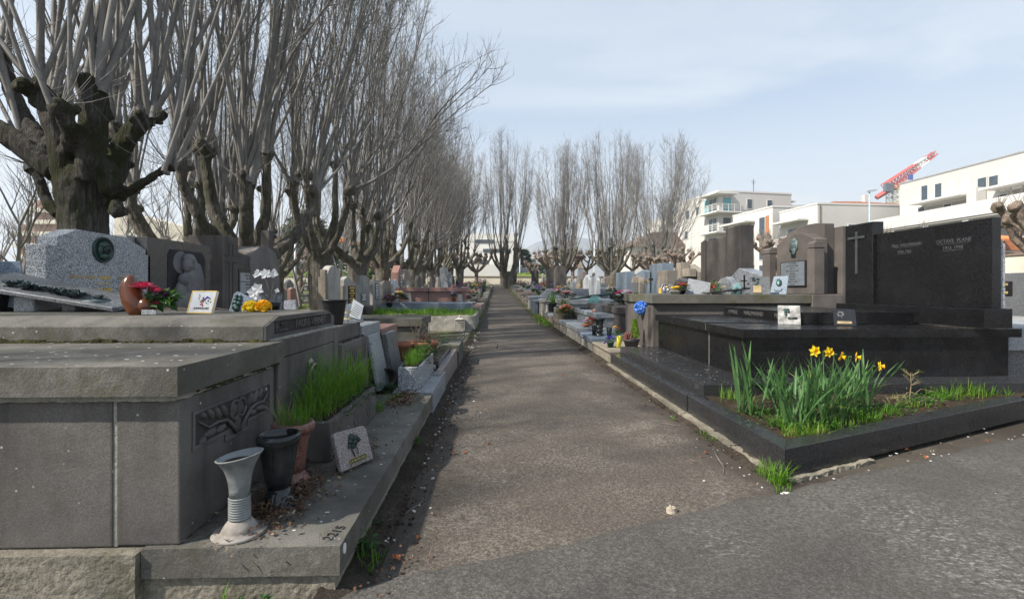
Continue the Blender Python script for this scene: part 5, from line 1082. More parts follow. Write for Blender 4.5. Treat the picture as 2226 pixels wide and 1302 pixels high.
bouquet(on(1483, 7.0), 'bunch of dark red blooms with green leaves on the brown vault', ('red', 'crimson', 'orange'), .10, 10, M['darkmetal'], .05, .06, .03, leafn=110)
bouquet(on(1468, 6.88), 'single yellow artificial rose in a pale bowl on the brown vault', ('yellow',), .05, 2, M['pale_stone'], .075, .05, .06, leafn=25)
stand_plaque(on(1518, 7.05), .34, .235, R(-15), R(8), M['granite_f'], 'pale granite plaque with slanting top and faint gilt letters', th=.05, pts=[(-.5, 0), (.45, 0), (.52, .72), (-.3, 1), (-.38, 1.02)])
t, FM = stand_plaque(on(1566, 7.05), .24, .17, R(-10), R(12), M['granite_d'], 'dark granite plaque with bronze scroll and coral flower', pts=[(-.5, 0), (.3, 0), (.6, 1), (-.3, .95)])
m = MB(FM); [m.box(-.02+i*.035, .012+i*.035, .085+i*.012, .105+i*.012, .0005, .006) for i in range(3)]; part('bronze_scroll', m, M['gold_worn'], t, .001)
m = MB(FM); rose(m, Vector((-.12, .12, .02)), .05, 3, rg); part('coral_flower', m, M['orange'], t, 0)
gpart(leaves(MB(FM), (-.07, .1, .01), .08, 40, .03, .06), t, 'leaf', 'leaves')
a0 = on(1535, 6.85); a1 = on(1625, 6.9); t = thing('sloping_plaque', 'long dark stone plaque lying at a low slope among the memorial plaques', 'plaque', (a0+a1)/2)
MB().hexa([(a0.x, 6.80, zs+.004), (a1.x, 6.82, zs+.075), (a1.x, 7.0, zs+.085), (a0.x, 7.0, zs+.012)], [(a0.x, 6.80, zs+.022), (a1.x, 6.82, zs+.098), (a1.x, 7.0, zs+.108), (a0.x, 7.0, zs+.03)]).build('plaque', M['black'], t, bevel=.002); part('support', B(a1.x-.14, a1.x-.10, 6.84, 6.95, zs+.001, zs+.06), M['granite_d'], t)
c = on(1600, 6.86); t = thing('glass_ornament', 'teal green glass memorial ornament with etched bird', 'ornament', c)
gm = NT('teal_glass'); gm.b.inputs['Transmission Weight'].default_value = .6; gm.fin((.32, .62, .60), .12)
MB(TR(c.x, c.y, c.z, R(-10))).prism([(-.07, 0), (.05, 0), (.075, .09), (.05, .16), (0, .155), (-.04, .10)], 'y', -.012, .012).build('glass', gm.m, t, bevel=.004)
MB(TR(c.x, c.y-.016, c.z)).blob((0, .0, .08), .03, 8, 5, .4, 4, 1, .2, 1).blob((-.02, 0, .04), .025, 8, 5, .4, 4, 1, .2, 1).build('etched_bird', M['verdigris'], t, smooth=True)
c = on(1618, 7.15); t = thing('iron_cross', 'thin black iron cross standing between the plaques', 'cross', c); MB().box(c.x-.009, c.x+.009, c.y-.008, c.y+.008, c.z, c.z+.29).box(c.x-.055, c.x-.0095, c.y-.008, c.y+.008, c.z+.19, c.z+.208).box(c.x+.0095, c.x+.055, c.y-.008, c.y+.008, c.z+.19, c.z+.208).build('cross', M['darkmetal'], t)
t, FM = stand_plaque(on(1646, 7.0), .36, .275, R(-18), R(12), M['granite_d'], 'dark granite plaque with sprayed bronze pattern and small picture', pts=[(-.5, 0), (.5, 0), (.5, .93), (-.05, 1), (-.32, .95)])
m = MB(FM)
for i in range(14): m.blob((rg.gauss(-.04, .05), rg.gauss(.2, .022), .002), rg.uniform(.008, .018), 6, 4, .5, 4, 1.5, .8, .4, seed=i)
part('bronze_spray', m, M['bronze'], t, 0, True)['kind'] = 'stuff'; part('small_picture', MB(FM).box(-.05, .06, .02, .13, .0005, .014), M['gold_worn'], t, .002)
t, FM = stand_plaque(on(1692, 7.1), .23, .31, R(-30), R(26), M['granite_b'], 'tall grey blue slanted plaque with dark oval vase recess', pts=[(-.5, 0), (.45, 0), (.6, 1), (-.25, .97)])
m = MB(FM); m.blob((.01, .19, .0), .05, 12, 7, .15, 3, .8, 1.3, .4); m.tube([(-.05, .08, .002), (-.04, .05, .004), (.03, .05, .004), (.05, .09, .002)], .006, 5); part('oval_recess', m, M['bronze'], t, 0, True)
# granite thing at right edge
t = thing('granite_bench', 'rounded rough grey granite tomb edge at the right picture border', 'tomb', (5.2, 4.9, 0)); part('slab', MB().prism([(4.78, .48), (6, .48), (6, .70), (4.95, .70), (4.83, .66), (4.78, .60)], 'y', 4.35, 6.2), M['granite_f'], t, .012, seg=2); part('body', B(4.82, 6, 4.42, 6.2, -.05, .478), M['granite_d'], t, .006)
# ------------------------------------------------------------------ middle distance, left side
XL = -3.8
def headstone(label, x, y0, y1, zt, th, st, mat, group=None, z0=None, plaques=(), foot=None, face=1):
    z0 = gz(y0)-.05 if z0 is None else z0; t = thing('headstone', label, 'headstone', (x, (y0+y1)/2, z0), group)
    part('stele', stele(x, y0, y1, z0, zt, th, st, mat, face), mat, t, .006)
    if foot: part('base', B(min(x, x+face*.25)-th*.2, max(x, x+face*.25), y0-.08, y1+.08, z0, z0+foot), mat, t, .006)
    for (a, b, c, d, m_, lines, lm) in plaques:
        p_ = part('name_plate', B(x+.001*face, x+.02*face, a, b, c, d) if face > 0 else B(x-.02, x-.001, a, b, c, d), m_, t, .002)
        for i in range(lines):
            zz_ = d-(d-c)*(i+.7)/(lines+.4); hh = (d-c)/(lines+.4)*.28; q = (b-a)*(.36 if i % 2 == 0 else .26); yc = (a+b)/2
            part('text_line', B(x+.0203*face, x+.0215*face, yc-q, yc+q, zz_-hh, zz_+hh) if face > 0 else B(x-.0215, x-.0203, yc-q, yc+q, zz_-hh, zz_+hh), lm, p_, 0)
    return t
t = headstone('tall pale weathered stele with rounded shoulder behind the black bucket', XL, 11.05, 11.95, 1.62, .16, 'arch', M['pale_stone']); part('end_pillar', B(XL-.14, XL+.02, 10.86, 11.05, 0, 1.33), M['brown_stone'], t, .006); part('end_pillar', B(XL-.12, XL, 10.9, 11.04, 1.332, 1.5), M['brown_stone'], t, .006)
t = headstone('pale stele with sweeping shoulder and black gilt lettered plate', XL, 12.25, 13.4, 1.40, .14, 'slant', M['pale_stone'], plaques=((12.55, 13.15, .70, 1.15, M['black'], 6, M['gold']), (12.5, 13.2, .25, .69, M['black'], 0, None))); part('end_pillar', B(XL-.14, XL+.03, 12.05, 12.25, 0, 1.15), M['brown_stone'], t, .006)
headstone('stepped grey stele with small lead lettered plate', XL-.05, 13.55, 14.9, 1.47, .14, 'step', M['grey_stone'], plaques=((13.9, 14.5, .72, .95, M['granite_d'], 3, M['whitef']),))
headstone('narrow pale stele with tall dark name plate and white lines', XL, 15.05, 16.1, 1.36, .14, 'trap', M['pale_stone'], plaques=((15.3, 15.7, .75, 1.25, M['granite_d'], 6, M['whitef']),))
headstone('brown round shouldered stele left of the white granite stele', XL, 16.35, 17.7, 1.38, .2, 'trap', M['brown_stone'])
headstone('white granite stele with curved shoulder above the granite kerb', -3.75, 17.85, 19.0, 1.45, .12, 'wave', granite('pale_granite', (.3, .32, .35), (.5, .52, .55), (.68, .7, .72), 240, .5), z0=.3)
headstone('pink granite stele with pointed top and grey name plate', XL-.1, 19.4, 20.4, 2.05, .28, 'gable', M['pink'], plaques=((19.75, 20.2, 1.15, 1.72, M['granite_d'], 4, M['whitef']),))
headstone('brown arched stele right of the pointed pink stele', XL-.1, 20.7, 22.0, 1.95, .2, 'arch', M['brown_stone'])
t = thing('grave_plot', 'grave plot overgrown with bright grass inside a rough concrete kerb', 'grave', (-2, 13.8, 0))
part('kerb', rough_box(-3.6, -.535, 12.45, 15.15, -.06, .375, .1, .012), M['pale_conc'], t, 0)
V = np.array([[x, y, .378+.05*NS(x, y, 1.3)+.02*NS(x, y, 5)] for y in np.linspace(12.55, 15.1, 24) for x in np.linspace(-3.5, -.62, 28)]); ii = np.arange(len(V)).reshape(24, 28); npmesh('soil', V, np.stack([ii[:-1, :-1], ii[:-1, 1:], ii[1:, 1:], ii[1:, :-1]], -1).reshape(-1, 4), M['soil'], t)
g = MB()
for _ in range(150):
    x, y = rr.uniform(-3.5, -.65), rr.uniform(12.5, 15.0); big = NS(x, y, .9, 4) > .12; grass(g, (x, y, .37), .14, .12, 30, .04, .22 if big else .11, .010, .35, .8, 2)
gpart(g, t)
g = MB()
for _ in range(60): x, y = rr.uniform(-3.5, -.65), rr.uniform(12.5, 13); grass(g, (x, y, .37), .14, .1, 12, .03, .10, .009, .5, .8, 2)
gpart(g, t, 'grass2')
t = thing('grave_kerb', 'blue grey granite kerb tomb behind the grassy plot', 'tomb', (-2, 16, 0)); part('kerb', B(-3.6, -.78, 15.3, 15.5, .1, .63), M['granite_b'], t, .01); part('kerb', B(-1.05, -.78, 15.5, 17.0, .1, .632), M['granite'], t, .01); part('top_slab', B(-3.6, -1.06, 15.52, 18.3, .1, .64), M['granite_b'], t, .01)
t = thing('tomb', 'long pink granite tomb with overhanging slab on the granite kerb', 'tomb', (-2.2, 17.3, .64)); part('body', B(-3.35, -1.06, 16.7, 18.2, .642, .985), M['pink'], t, .006); part('slab', B(-3.45, -1.0, 16.6, 18.3, .987, 1.13), M['pink'], t, .01)
z_ = .645
stand_plaque(Vector((-2.95, 16.55, z_)), .16, .33, R(10), R(14), M['pinkgrey'], 'narrow pinkish plaque leaning on the pink granite tomb', pts=[(-.5, 0), (.5, 0), (.3, 1), (-.7, 1)])
bouquet((-1.42, 16.4, z_), 'orange clay pot of lilac flowers before the pink tomb', ('lilac', 'whitef', 'lilac'), .14, 10, M['terracotta'], .085, .17, .06)
stand_plaque(Vector((-1.2, 16.4, z_)), .17, .26, R(25), R(18), M['pale_stone'], 'pale plaque right of the orange clay pot')
t = thing('iron_cross', 'thin iron cross standing before the pink granite tomb', 'cross', (-2.28, 16.4, z_)); MB().box(-2.29, -2.27, 16.39, 16.41, z_, z_+.48).box(-2.36, -2.291, 16.39, 16.41, z_+.3, z_+.32).box(-2.269, -2.2, 16.39, 16.41, z_+.3, z_+.32).build('cross', M['darkmetal'], t)
bouquet((-3.05, 15.4, .63), 'cascade of white and yellow flowers with green leaves at the white stele foot', ('whitef', 'cream', 'yellow', 'pinkf'), .26, 16, None, sz=.07, leafn=130)
bouquet((-3.35, 15.35, .5), 'bowl of dried brown flowers left of the white flower cascade', ('heather', 'purple', 'deadleaf'), .24, 12, M['darkmetal'], .12, .14, .07, greens='deadleaf')
o = MB().hexa([(-1.75, 14.9, .38), (-1.35, 14.9, .38), (-1.35, 14.96, .38), (-1.75, 14.96, .38)], [(-1.78, 15.1, .66), (-1.70, 15.1, .66), (-1.70, 15.15, .66), (-1.78, 15.15, .66)]).build('broken_slab', M['granite_d'], None, bevel=.004); tag(o, 'broken dark triangular slab leaning in the grass plot', 'slab')
bouquet((-.95, 16.9, .62), 'magenta artificial flowers at the right end of the pink tomb', ('magenta', 'pinkf'), .12, 8, None, sz=.06)
p = Vector((-3.35, 12.75, .4)); pot(p, .16, .25, plain('grey_cement_pot', (.16, .15, .14), .9, .3), 'grey cement pot standing in the grass plot')
for x, y, z, mt, lab in ((-4.2, 10.4, .0, 'whitef', 'grey pot of white chrysanthemums left of the pale upright stele'), (-3.9, 10.7, .0, 'whitef', 'dark blue pot of white chrysanthemums against the pale upright stele')): bouquet((x, y, z), lab, (mt,), .17, 16, plain('pot_'+lab[:4], (.13, .13, .12) if 'grey' in lab else (.05, .07, .10), .6), .13, .33, .06)
# lantern and heather bowl on the gravel
q = PG(1000, 719); t = thing('grave_lantern', 'small white openwork metal lantern standing on the gravel', 'lantern', q); w_ = .12; wm_ = M['pale_stone']
part('base', B(q.x-w_, q.x+w_, q.y-w_, q.y+w_, q.z, q.z+.03), wm_, t, .004)
for sx in (-1, 1):
    for sy in (-1, 1): part('post', B(q.x+sx*w_-.012, q.x+sx*w_+.012, q.y+sy*w_-.012, q.y+sy*w_+.012, q.z+.031, q.z+.29), wm_, t, 0)
for i in range(4): part('bar', B(q.x-w_+.013, q.x+w_-.013, q.y-w_-.006, q.y-w_+.006, q.z+.06+i*.055, q.z+.085+i*.055), wm_, t, 0)
part('roof', MB().hexa([(q.x-w_-.02, q.y-w_-.02, q.z+.291), (q.x+w_+.02, q.y-w_-.02, q.z+.291), (q.x+w_+.02, q.y+w_+.02, q.z+.291), (q.x-w_-.02, q.y+w_+.02, q.z+.291)], [(q.x-.05, q.y-.05, q.z+.34), (q.x+.05, q.y-.05, q.z+.34), (q.x+.05, q.y+.05, q.z+.34), (q.x-.05, q.y+.05, q.z+.34)]), wm_, t, .004); MB().blob((q.x, q.y, q.z+.37), .035, 8, 6, .1).build('finial', wm_, t, smooth=True)
q = PG(952, 716); bouquet(q, 'white bowl of pinkish heather on the gravel', ('heather', 'peach', 'heather'), .2, 18, M['white'], .15, .10, .05)
# ------------------------------------------------------------------ middle distance, right side
t = tombbox('two level pale granite tomb carrying plaques, beside the black urn', 2.0, 4.4, 9.40, 11.85, .25, .50, .58, M['granite_f'], M['granite_f'], .04)
zz_ = .582
stand_plaque(Vector((2.25, 10.2, zz_)), .26, .17, R(-10), R(35), M['granite_d'], 'dark small plaque with brown flowers on the two level granite tomb'); stand_plaque(Vector((2.42, 9.85, zz_)), .2, .2, R(40), R(20), M['mossy'], 'brownish book shaped stone beside the dark small plaque')
o = MB().blob((2.05, 10.0, zz_+.03), .045, 8, 6, .2).build('stone', M['peach'], None, smooth=True); tag(o, 'small flesh coloured stone beside the dark small plaque', 'stone')
bouquet((2.85, 10.6, zz_), 'big bunch of pale pink peonies with one magenta bloom', ('pinkf', 'pinkf', 'whitef', 'pinkf', 'magenta'), .27, 16, M['plastic_black'], .12, .16, .10, leafn=170)
stand_plaque(Vector((3.05, 10.1, zz_)), .2, .16, R(35), R(30), M['granite_d'], 'dark curved plaque before the pink peonies', pts=[(-.5, 0), (.5, 0), (.6, .5), (.2, 1), (-.3, .9)])
tombbox('low mossy brown kerb tomb behind the two level granite tomb', 2.0, 4.4, 12.05, 13.3, .1, .40, .50, M['mossy'], M['mossy'], .03)
tombbox('light granite tomb with rounded front carrying rose spray and teal glass', 1.95, 4.5, 13.55, 15.7, .1, .64, .765, M['granite_f'], M['granite_f'], .04)
zz_ = .767
bouquet((2.1, 14.2, zz_), 'low spray of pink and cream roses on the light granite tomb', ('pinkf', 'cream', 'pinkf', 'red'), .24, 14, None, ph=0, sz=.07)
q = Vector((2.75, 13.55, .60)); t = thing('glass_ornament', 'pale teal glass fish ornament before the light granite tomb', 'ornament', q); MB().prism([(q.x-.17, q.z), (q.x+.1, q.z), (q.x+.17, q.z+.14), (q.x+.12, q.z+.28), (q.x-.05, q.z+.27), (q.x-.18, q.z+.17)], 'y', 13.44, 13.475).build('glass', gm.m, t, bevel=.006)
m = MB(); m.tube([(2.1, 13.7, zz_+.02), (2.7, 13.75, zz_+.09), (3.3, 13.7, zz_+.16), (3.9, 13.8, zz_+.2)], [.03, .05, .035, .02], 6); o = m.build('bronze_branch', M['bronze'], None, smooth=True); tag(o, 'dark bronze palm branch lying across the light granite tomb', 'branch')
t = thing('tomb', 'pale concrete tomb with rounded corner beside the path', 'tomb', (2.8, 17, 0)); part('body', MB().prism([(1.62, 16.6), (1.70, 16.35), (1.95, 16.2), (4.3, 16.2), (4.3, 18.0), (1.62, 18.0)], 'z', .0, .60), M['pale_stone'], t, .01); part('slab', MB().prism([(1.58, 16.6), (1.66, 16.30), (1.93, 16.15), (4.35, 16.15), (4.35, 18.04), (1.58, 18.04)], 'z', .602, .72), M['pale_stone'], t, .012)
t = thing('stone_bench', 'grey granite bench shaped tomb end with open recess by the path', 'bench', (1.95, 19.3, .1)); part('seat', B(1.48, 2.5, 18.4, 20.2, .56, .64), M['granite_b'], t, .008); part('leg', B(1.5, 1.62, 18.45, 20.1, .0, .558), M['granite_b'], t, .008); part('back', B(1.64, 2.45, 19.2, 19.4, .0, .555), M['mossy'], t, 0)
t = tombbox('pale granite tomb with thin slab beyond the bench', 1.5, 4.2, 20.4, 22, .1, .66, .76, M['granite_f'], M['granite_f'], .04)
bouquet((1.78, 15.5, .33), 'black pot with green daffodil leaves by the pale concrete tomb', ('cream',), .12, 1, M['plastic_black'], .14, .3, .03, leafn=10); g = MB(); grass(g, (1.78, 15.5, .6), .12, .12, 60, .2, .42, .02, .25, .4); o = g.build('leaf_tuft', M['grass'], None, recalc=False); tag(o, 'upright green leaves rising from the black pot', 'plant')
q = Vector((1.95, 15.6, .33)); bouquet(q, 'tall arrangement of red tulips and white lilies', ('red', 'red', 'whitef', 'red', 'pinkf'), .17, 10, M['granite_b'], .1, .4, .07, rise=.15, leafn=110)
bouquet((2.12, 15.2, .36), 'yellowish wilted flowers below the red tulips', ('cream', 'peach'), .17, 12, M['granite_f'], .1, .12, .05, greens='grass2')
t = thing('side_table', 'small round pale stone table with stem by the grass verge', 'table', (1.62, 15.2, .33)); rot_lathe('stem', [(.10, 0), (.04, .05), (.035, .3), (.05, .34)], TR(1.62, 15.2, .33), M['pale_stone'], t, 12); rot_lathe('top', [(.13, .341), (.14, .36), (.14, .38), (.001, .385)], TR(1.62, 15.2, .33), M['pale_stone'], t, 14)
t = thing('tomb', 'dark polished tomb with sloping top beyond the bench tomb', 'tomb', (3.5, 22.5, .2)); part('slab', MB().hexa([(2.1, 22.2, .76), (5.2, 22.2, .76), (5.2, 23.6, .76), (2.1, 23.6, .76)], [(2.5, 22.7, 1.10), (5.2, 22.7, 1.10), (5.2, 23.6, 1.10), (2.5, 23.6, 1.10)]), granite('slate_grey_polish', (.05, .055, .065), (.075, .08, .09), (.11, .115, .125), 250, .3), t, .008); part('base', B(1.7, 5.3, 22.0, 23.7, .1, .758), M['granite_b'], t, .008)
bouquet((3.2, 21.8, .765), 'pale yellow lilies in a glass vase before the dark sloping tomb', ('cream', 'whitef'), .22, 12, M['granite_b'], .1, .22, .08)
stand_plaque(Vector((4.45, 21.9, .765)), .38, .42, R(15), R(15), M['white'], 'white square plaque with black drawing beside the dark sloping tomb')
headstone('white marble stele with pointed top, left of the pair', 4.45, 22.9, 24.6, 1.78, .15, 'gable', M['whitef'] and plain('white_marble', (.55, .57, .58), .5, 0, 40, .25, sc=2), face=-1); headstone('white marble stele with pointed top, right of the pair', 4.4, 20.9, 22.6, 1.65, .15, 'trap', bpy.data.materials['white_marble'], face=-1)
headstone('pinkish stele with narrow black plate left of the white marble pair', 4.5, 24.9, 25.8, 2.0, .2, 'flat', M['pinkgrey'], face=-1, plaques=((25.1, 25.6, 1.2, 1.6, M['black'], 3, M['gold']),))
headstone('blue grey granite block pillar between the flower bunches', 4.6, 16.9, 18.4, 1.70, .3, 'flat', M['granite_b'], face=-1)
t = headstone('large blue grey granite gable stele with arched brown frame and iron cross', 4.95, 14.25, 18.1, 1.72, .25, 'gable', M['granite_b'], face=-1); part('end_pillar', B(4.9, 5.25, 14.1, 15.3, .2, 1.84), M['granite_b'], t, .008); part('arched_frame', MB().prism([(15.9, .3)]+[(17.0, .3)]+[(16.45+.55*math.cos(a), 1.25+.28*math.sin(a)) for a in np.linspace(0, math.pi, 11)], 'x', 4.78, 4.945), M['brown_stone'], t, .008); part('name_plate', B(4.76, 4.778, 16.1, 16.85, .6, 1.30), M['granite_d'], t, .003)
part('iron_cross', B(4.88, 4.899, 15.08, 15.13, .95, 1.60).box(4.88, 4.899, 14.9, 15.078, 1.36, 1.41).box(4.88, 4.899, 15.132, 15.3, 1.36, 1.41), M['darkmetal'], t, 0); text('FAMILLE', .16, FR((4.93, 15.65, 1.33), (0, -1, 0), (0, 0, 1)), 'inscription', M['gold_worn'], t, .004)
headstone('mossy brown stone pillar before the granite gable stele', 4.78, 13.35, 14.2, 1.6, .3, 'flat', M['brown_stone'], face=-1)
t = headstone('reddish brown slanted stele with gilt inscription beside the mossy pillar', 4.8, 12.25, 13.25, 1.36, .2, 'slant', granite('brown_granite', (.05, .04, .035), (.12, .1, .09), (.18, .15, .135), 260, .4), face=-1)
for i, s_ in enumerate(('FAMILLE', '1924', 'LAURENT', '1988')): text(s_, .12, FR((4.795, 12.75, 1.05-i*.14), (0, -1, 0), (0, 0, 1)), 'inscription', M['gold'], t, .003, .9)
t = headstone('rough brown stone stele shaped like a gable with a cross', 6.9, 16.3, 18.2, 1.98, .3, 'gable', M['brown_stone'], face=-1); part('cross', B(6.55, 6.88, 16.95, 17.35, .2, 2.02).box(6.6, 6.86, 16.3, 16.945, 1.5, 1.78), M['brown_stone'], t, .01)
headstone('grey granite stele with wavy top and gilt name among the plaques', 4.2, 8.36, 9.4, 1.29, .12, 'wave', M['granite'], face=-1); text('ROUX', .085, FR((4.197, 9.0, 1.17), (0, -1, 0), (0, 0, 1)), 'inscription', M['gold_worn'], [o for o in C.objects if o.get('label', '').startswith('grey granite stele with wavy')][0], .003)
t = thing('headstone', 'grey granite stele with lopsided gable behind the iron cross', 'headstone', (4.8, 8.9, .2)); part('stele', MB().prism([(8.35, .2), (9.6, .2), (9.6, 1.30), (9.25, 1.47), (8.35, 1.28)], 'x', 4.72, 5.0), M['granite'], t, .008)
bouquet((4.4, 12.0, .5), 'white and green flowers by the mossy pillar', ('whitef', 'cream', 'pinkf'), .24, 12, None, sz=.06); bouquet((3.7, 15.2, .767), 'dark leafed potted plant on the light granite tomb', ('purple', 'lilac'), .2, 6, M['plastic_black'], .12, .15, .05, leafn=150)
# behind the black stele on the far right
t = tombbox('mossy kerbed grey tomb beyond the black stele at the right edge', 5.6, 8.5, 6.6, 8.0, -.05, .5, .62, M['mossy'], M['grey_stone'], .03); headstone('dark name stone with gilt lines at the right picture edge', 9.2, 8.1, 9.0, 1.35, .12, 'flat', M['granite_d'], face=-1, plaques=((8.3, 8.75, .95, 1.2, M['black'], 3, M['gold']),))
tombbox('dark low tomb with sloping slabs right of the black stele', 5.0, 7.5, 5.2, 6.3, -.05, .52, .60, M['black'], M['black'], .02)
# ------------------------------------------------------------------ the far rows
rf = random.Random(99)
SM = [M['grey_stone'], M['pale_stone'], M['brown_stone'], M['granite_f'], M['granite_d'], M['pinkgrey'], M['lava_brown'], M['granite_b'], M['pink']]
mname = {0: 'grey', 1: 'pale', 2: 'brown', 3: 'light granite', 4: 'dark granite', 5: 'pinkish', 6: 'dark lava', 7: 'blue grey', 8: 'pink granite'}
stl = ('flat', 'arch', 'gable', 'trap', 'step', 'slant', 'round')
DES = {}
def farstone(i, st, face):
    key = (i, st, face)
    if key not in DES:
        mb = stele(0, -.45, .45, -.3, 1.0, .16, st, SM[i], face); o = mb.build('headstone', SM[i], None, origin=(0, 0, 0), bevel=.01); me = o.data; bpy.data.objects.remove(o)
        o = MB().box(.03 if face > 0 else -2.0, 2.0 if face > 0 else -.03, -.42, .42, -.3, .32).box(.01 if face > 0 else -2.04, 2.04 if face > 0 else -.01, -.46, .46, .322, .40).build('tomb_slab', SM[i], None, origin=(0, 0, 0), bevel=.01); m2 = o.data; bpy.data.objects.remove(o); DES[key] = (me, m2)
    return DES[key]
FL = []
for cols in (('red', 'pinkf'), ('yellow', 'whitef'), ('magenta', 'pinkf'), ('whitef', 'lilac'), ('orange', 'peach'), ('violet', 'lilac')):
    ms = []
    for c_ in cols:
        m = MB(); [rose(m, Vector((rf.gauss(0, .09), rf.gauss(0, .09), .2+rf.uniform(0, .12))), .07, 2, rf) for _ in range(5)]; o = m.build('blossoms', M[c_], None, origin=(0, 0, 0), recalc=False); ms.append(o.data); bpy.data.objects.remove(o)
    m = leaves(MB(), (0, 0, .16), .16, 40, .06, .12); m.lathe([(.07, 0), (.1, .12), (.001, .1)], n=8); o = m.build('foliage', M['leaf'], None, origin=(0, 0, 0), recalc=False); ms.append(o.data); bpy.data.objects.remove(o); FL.append((cols, ms))
def fargrave(x, y, face, side, w_=1.0, h_=1.0, i=None, st=None, lab=None, slab=True, lseg=1.0):
    i = rf.choice((0, 0, 1, 1, 2, 2, 3, 3, 4, 5, 6, 7, 8)) if i is None else i; st = st or rf.choice(stl); me, m2 = farstone(i, st, face)
    t = thing('grave', lab or f'{mname[i]} {dict(flat="square", arch="arched", gable="pointed", trap="blunt topped", step="stepped", slant="slanted", round="round topped")[st]} headstone and slab, distant rows on the {side}', 'grave', (x, y, gz(y)), f'distant graves on the {side}')
    for nm, m_, sc in (('headstone', me, (1, w_, h_)), ('tomb_slab', m2, (lseg, w_, 1))):
        if nm == 'tomb_slab' and not slab: continue
        o = bpy.data.objects.new(nm, m_); C.objects.link(o); o.parent = t; o.scale = sc
    return t
cname = {'red': 'red', 'yellow': 'yellow', 'magenta': 'magenta', 'whitef': 'white', 'orange': 'orange', 'violet': 'violet'}
def farflower(x, y, z, side, s_=1.0):
    cols, ms = rf.choice(FL); t = thing('flower_pot', f'small pot of {cname[cols[0]]} flowers, distant grave on the {side}', 'flowers', (x, y, z), f'flowers on the distant graves on the {side}'); t.rotation_euler = (0, 0, rf.random()*6.28); t.scale = (s_,)*3
    for m_ in ms: o = bpy.data.objects.new(m_.name.split('.')[0], m_); C.objects.link(o); o.parent = t
# along the path, left then right
y = 18.8
while y < 52:
    fargrave(-3.7+rf.uniform(-.2, .2), y, 1, 'left', rf.uniform(.9, 1.3), rf.uniform(.85, 1.5), lseg=1.3)
    for _ in range(2):
        if rf.random() < .75: farflower(-rf.uniform(1.0, 3.0), y+rf.uniform(-.4, .4), gz(y)+.42, 'left', rf.uniform(.8, 1.3))
    y += rf.uniform(1.15, 1.6)
y = 24.2
while y < 53:
    fargrave(5.0+rf.uniform(-.3, .3), y, -1, 'right', rf.uniform(.9, 1.3), rf.uniform(.8, 1.5), lseg=1.65)
    for _ in range(2):
        if rf.random() < .7: farflower(rf.uniform(1.9, 4.4), y+rf.uniform(-.4, .4), gz(y)+.42, 'right', rf.uniform(.8, 1.4))
    y += rf.uniform(1.15, 1.7)
for xr, fc in ((6.2, 1), (11.0, -1), (12.0, 1), (17.5, -1), (18.6, 1), (24, -1)):
    y = max(13 if xr < 8 else 15, xr*1.55)
    while y < 54:
        if rf.random() < .72: fargrave(xr+rf.uniform(-.2, .2), y, fc, 'right', rf.uniform(.9, 1.3), rf.uniform(.8, 1.45))
        if rf.random() < .4: farflower(xr+fc*rf.uniform(.5, 1.8), y, gz(y)+.42, 'right')
        y += rf.uniform(1.4, 2.4)
for xr, fc in ((-9.6, -1), (-11.8, 1), (-16.5, -1), (-18, 1), (-24, -1)):
    y = max(14, -xr*1.5)
    while y < 50:
        if rf.random() < .6: fargrave(xr+rf.uniform(-.2, .2), y, fc, 'left lawn', rf.uniform(.9, 1.3), rf.uniform(.8, 1.3))
        if rf.random() < .4: farflower(xr+fc*rf.uniform(.5, 1.8), y, gz(y)+.42, 'left lawn')
        y += rf.uniform(1.5, 2.6)
# some tall markers
q = PD(1262, 620, 31); t = thing('obelisk', 'tall pale obelisk with brown pyramid cap in the right middle distance', 'monument', (q.x, q.y, gz(q.y))); part('shaft', MB().hexa([(q.x-.22, q.y-.22, .3), (q.x+.22, q.y-.22, .3), (q.x+.22, q.y+.22, .3), (q.x-.22, q.y+.22, .3)], [(q.x-.17, q.y-.17, 2.4), (q.x+.17, q.y-.17, 2.4), (q.x+.17, q.y+.17, 2.4), (q.x-.17, q.y+.17, 2.4)]), M['granite_f'], t, .01); part('cap', MB().hexa([(q.x-.2, q.y-.2, 2.4), (q.x+.2, q.y-.2, 2.4), (q.x+.2, q.y+.2, 2.4), (q.x-.2, q.y+.2, 2.4)], [(q.x-.02, q.y-.02, 2.9), (q.x+.02, q.y-.02, 2.9), (q.x+.02, q.y+.02, 2.9), (q.x-.02, q.y+.02, 2.9)]), M['brown_stone'], t, .01)
for u, v, d, w_, lab in ((1196, 585, 36, .3, 'tall dark stone pillar, left of the group before the second right lime'), (1213, 582, 35, .28, 'tall dark stone pillar in the middle of the pillar group'), (1219, 578, 34, .34, 'tallest dark stone pillar of the pillar group'), (1163, 588, 48, .35, 'far brown monument with stepped top near the path end')):
    q = PD(u, v, d); t = thing('stone_pillar', lab, 'monument', (q.x, q.y, gz(q.y)), 'tall dark pillars among the right graves'); part('shaft', B(q.x-w_, q.x+w_, q.y-.2, q.y+.2, gz(q.y)-.1, q.z-.12), M['lava_brown'], t, .02); part('cap', B(q.x-w_*.7, q.x+w_*.7, q.y-.17, q.y+.17, q.z-.119, q.z), M['lava_brown'], t, .02)
for u, v, d, mt, lab in ((965, 578, 34, 'granite_f', 'slim pale pointed stele above the pink flowers on the left'), (975, 592, 37, 'granite_f', 'small slim pale stele with dark centre on the left'), (947, 597, 33, 'pink', 'pinkish square pillar stele in the left middle distance')):
    q = PD(u, v, d); t = thing('stone_pillar', lab, 'monument', (q.x, q.y, gz(q.y))); part('shaft', MB().prism([(q.x-.28, gz(q.y)-.1), (q.x+.28, gz(q.y)-.1), (q.x+.28, q.z-.2), (q.x, q.z), (q.x-.28, q.z-.2)], 'y', q.y-.12, q.y+.12), M[mt], t, .01)
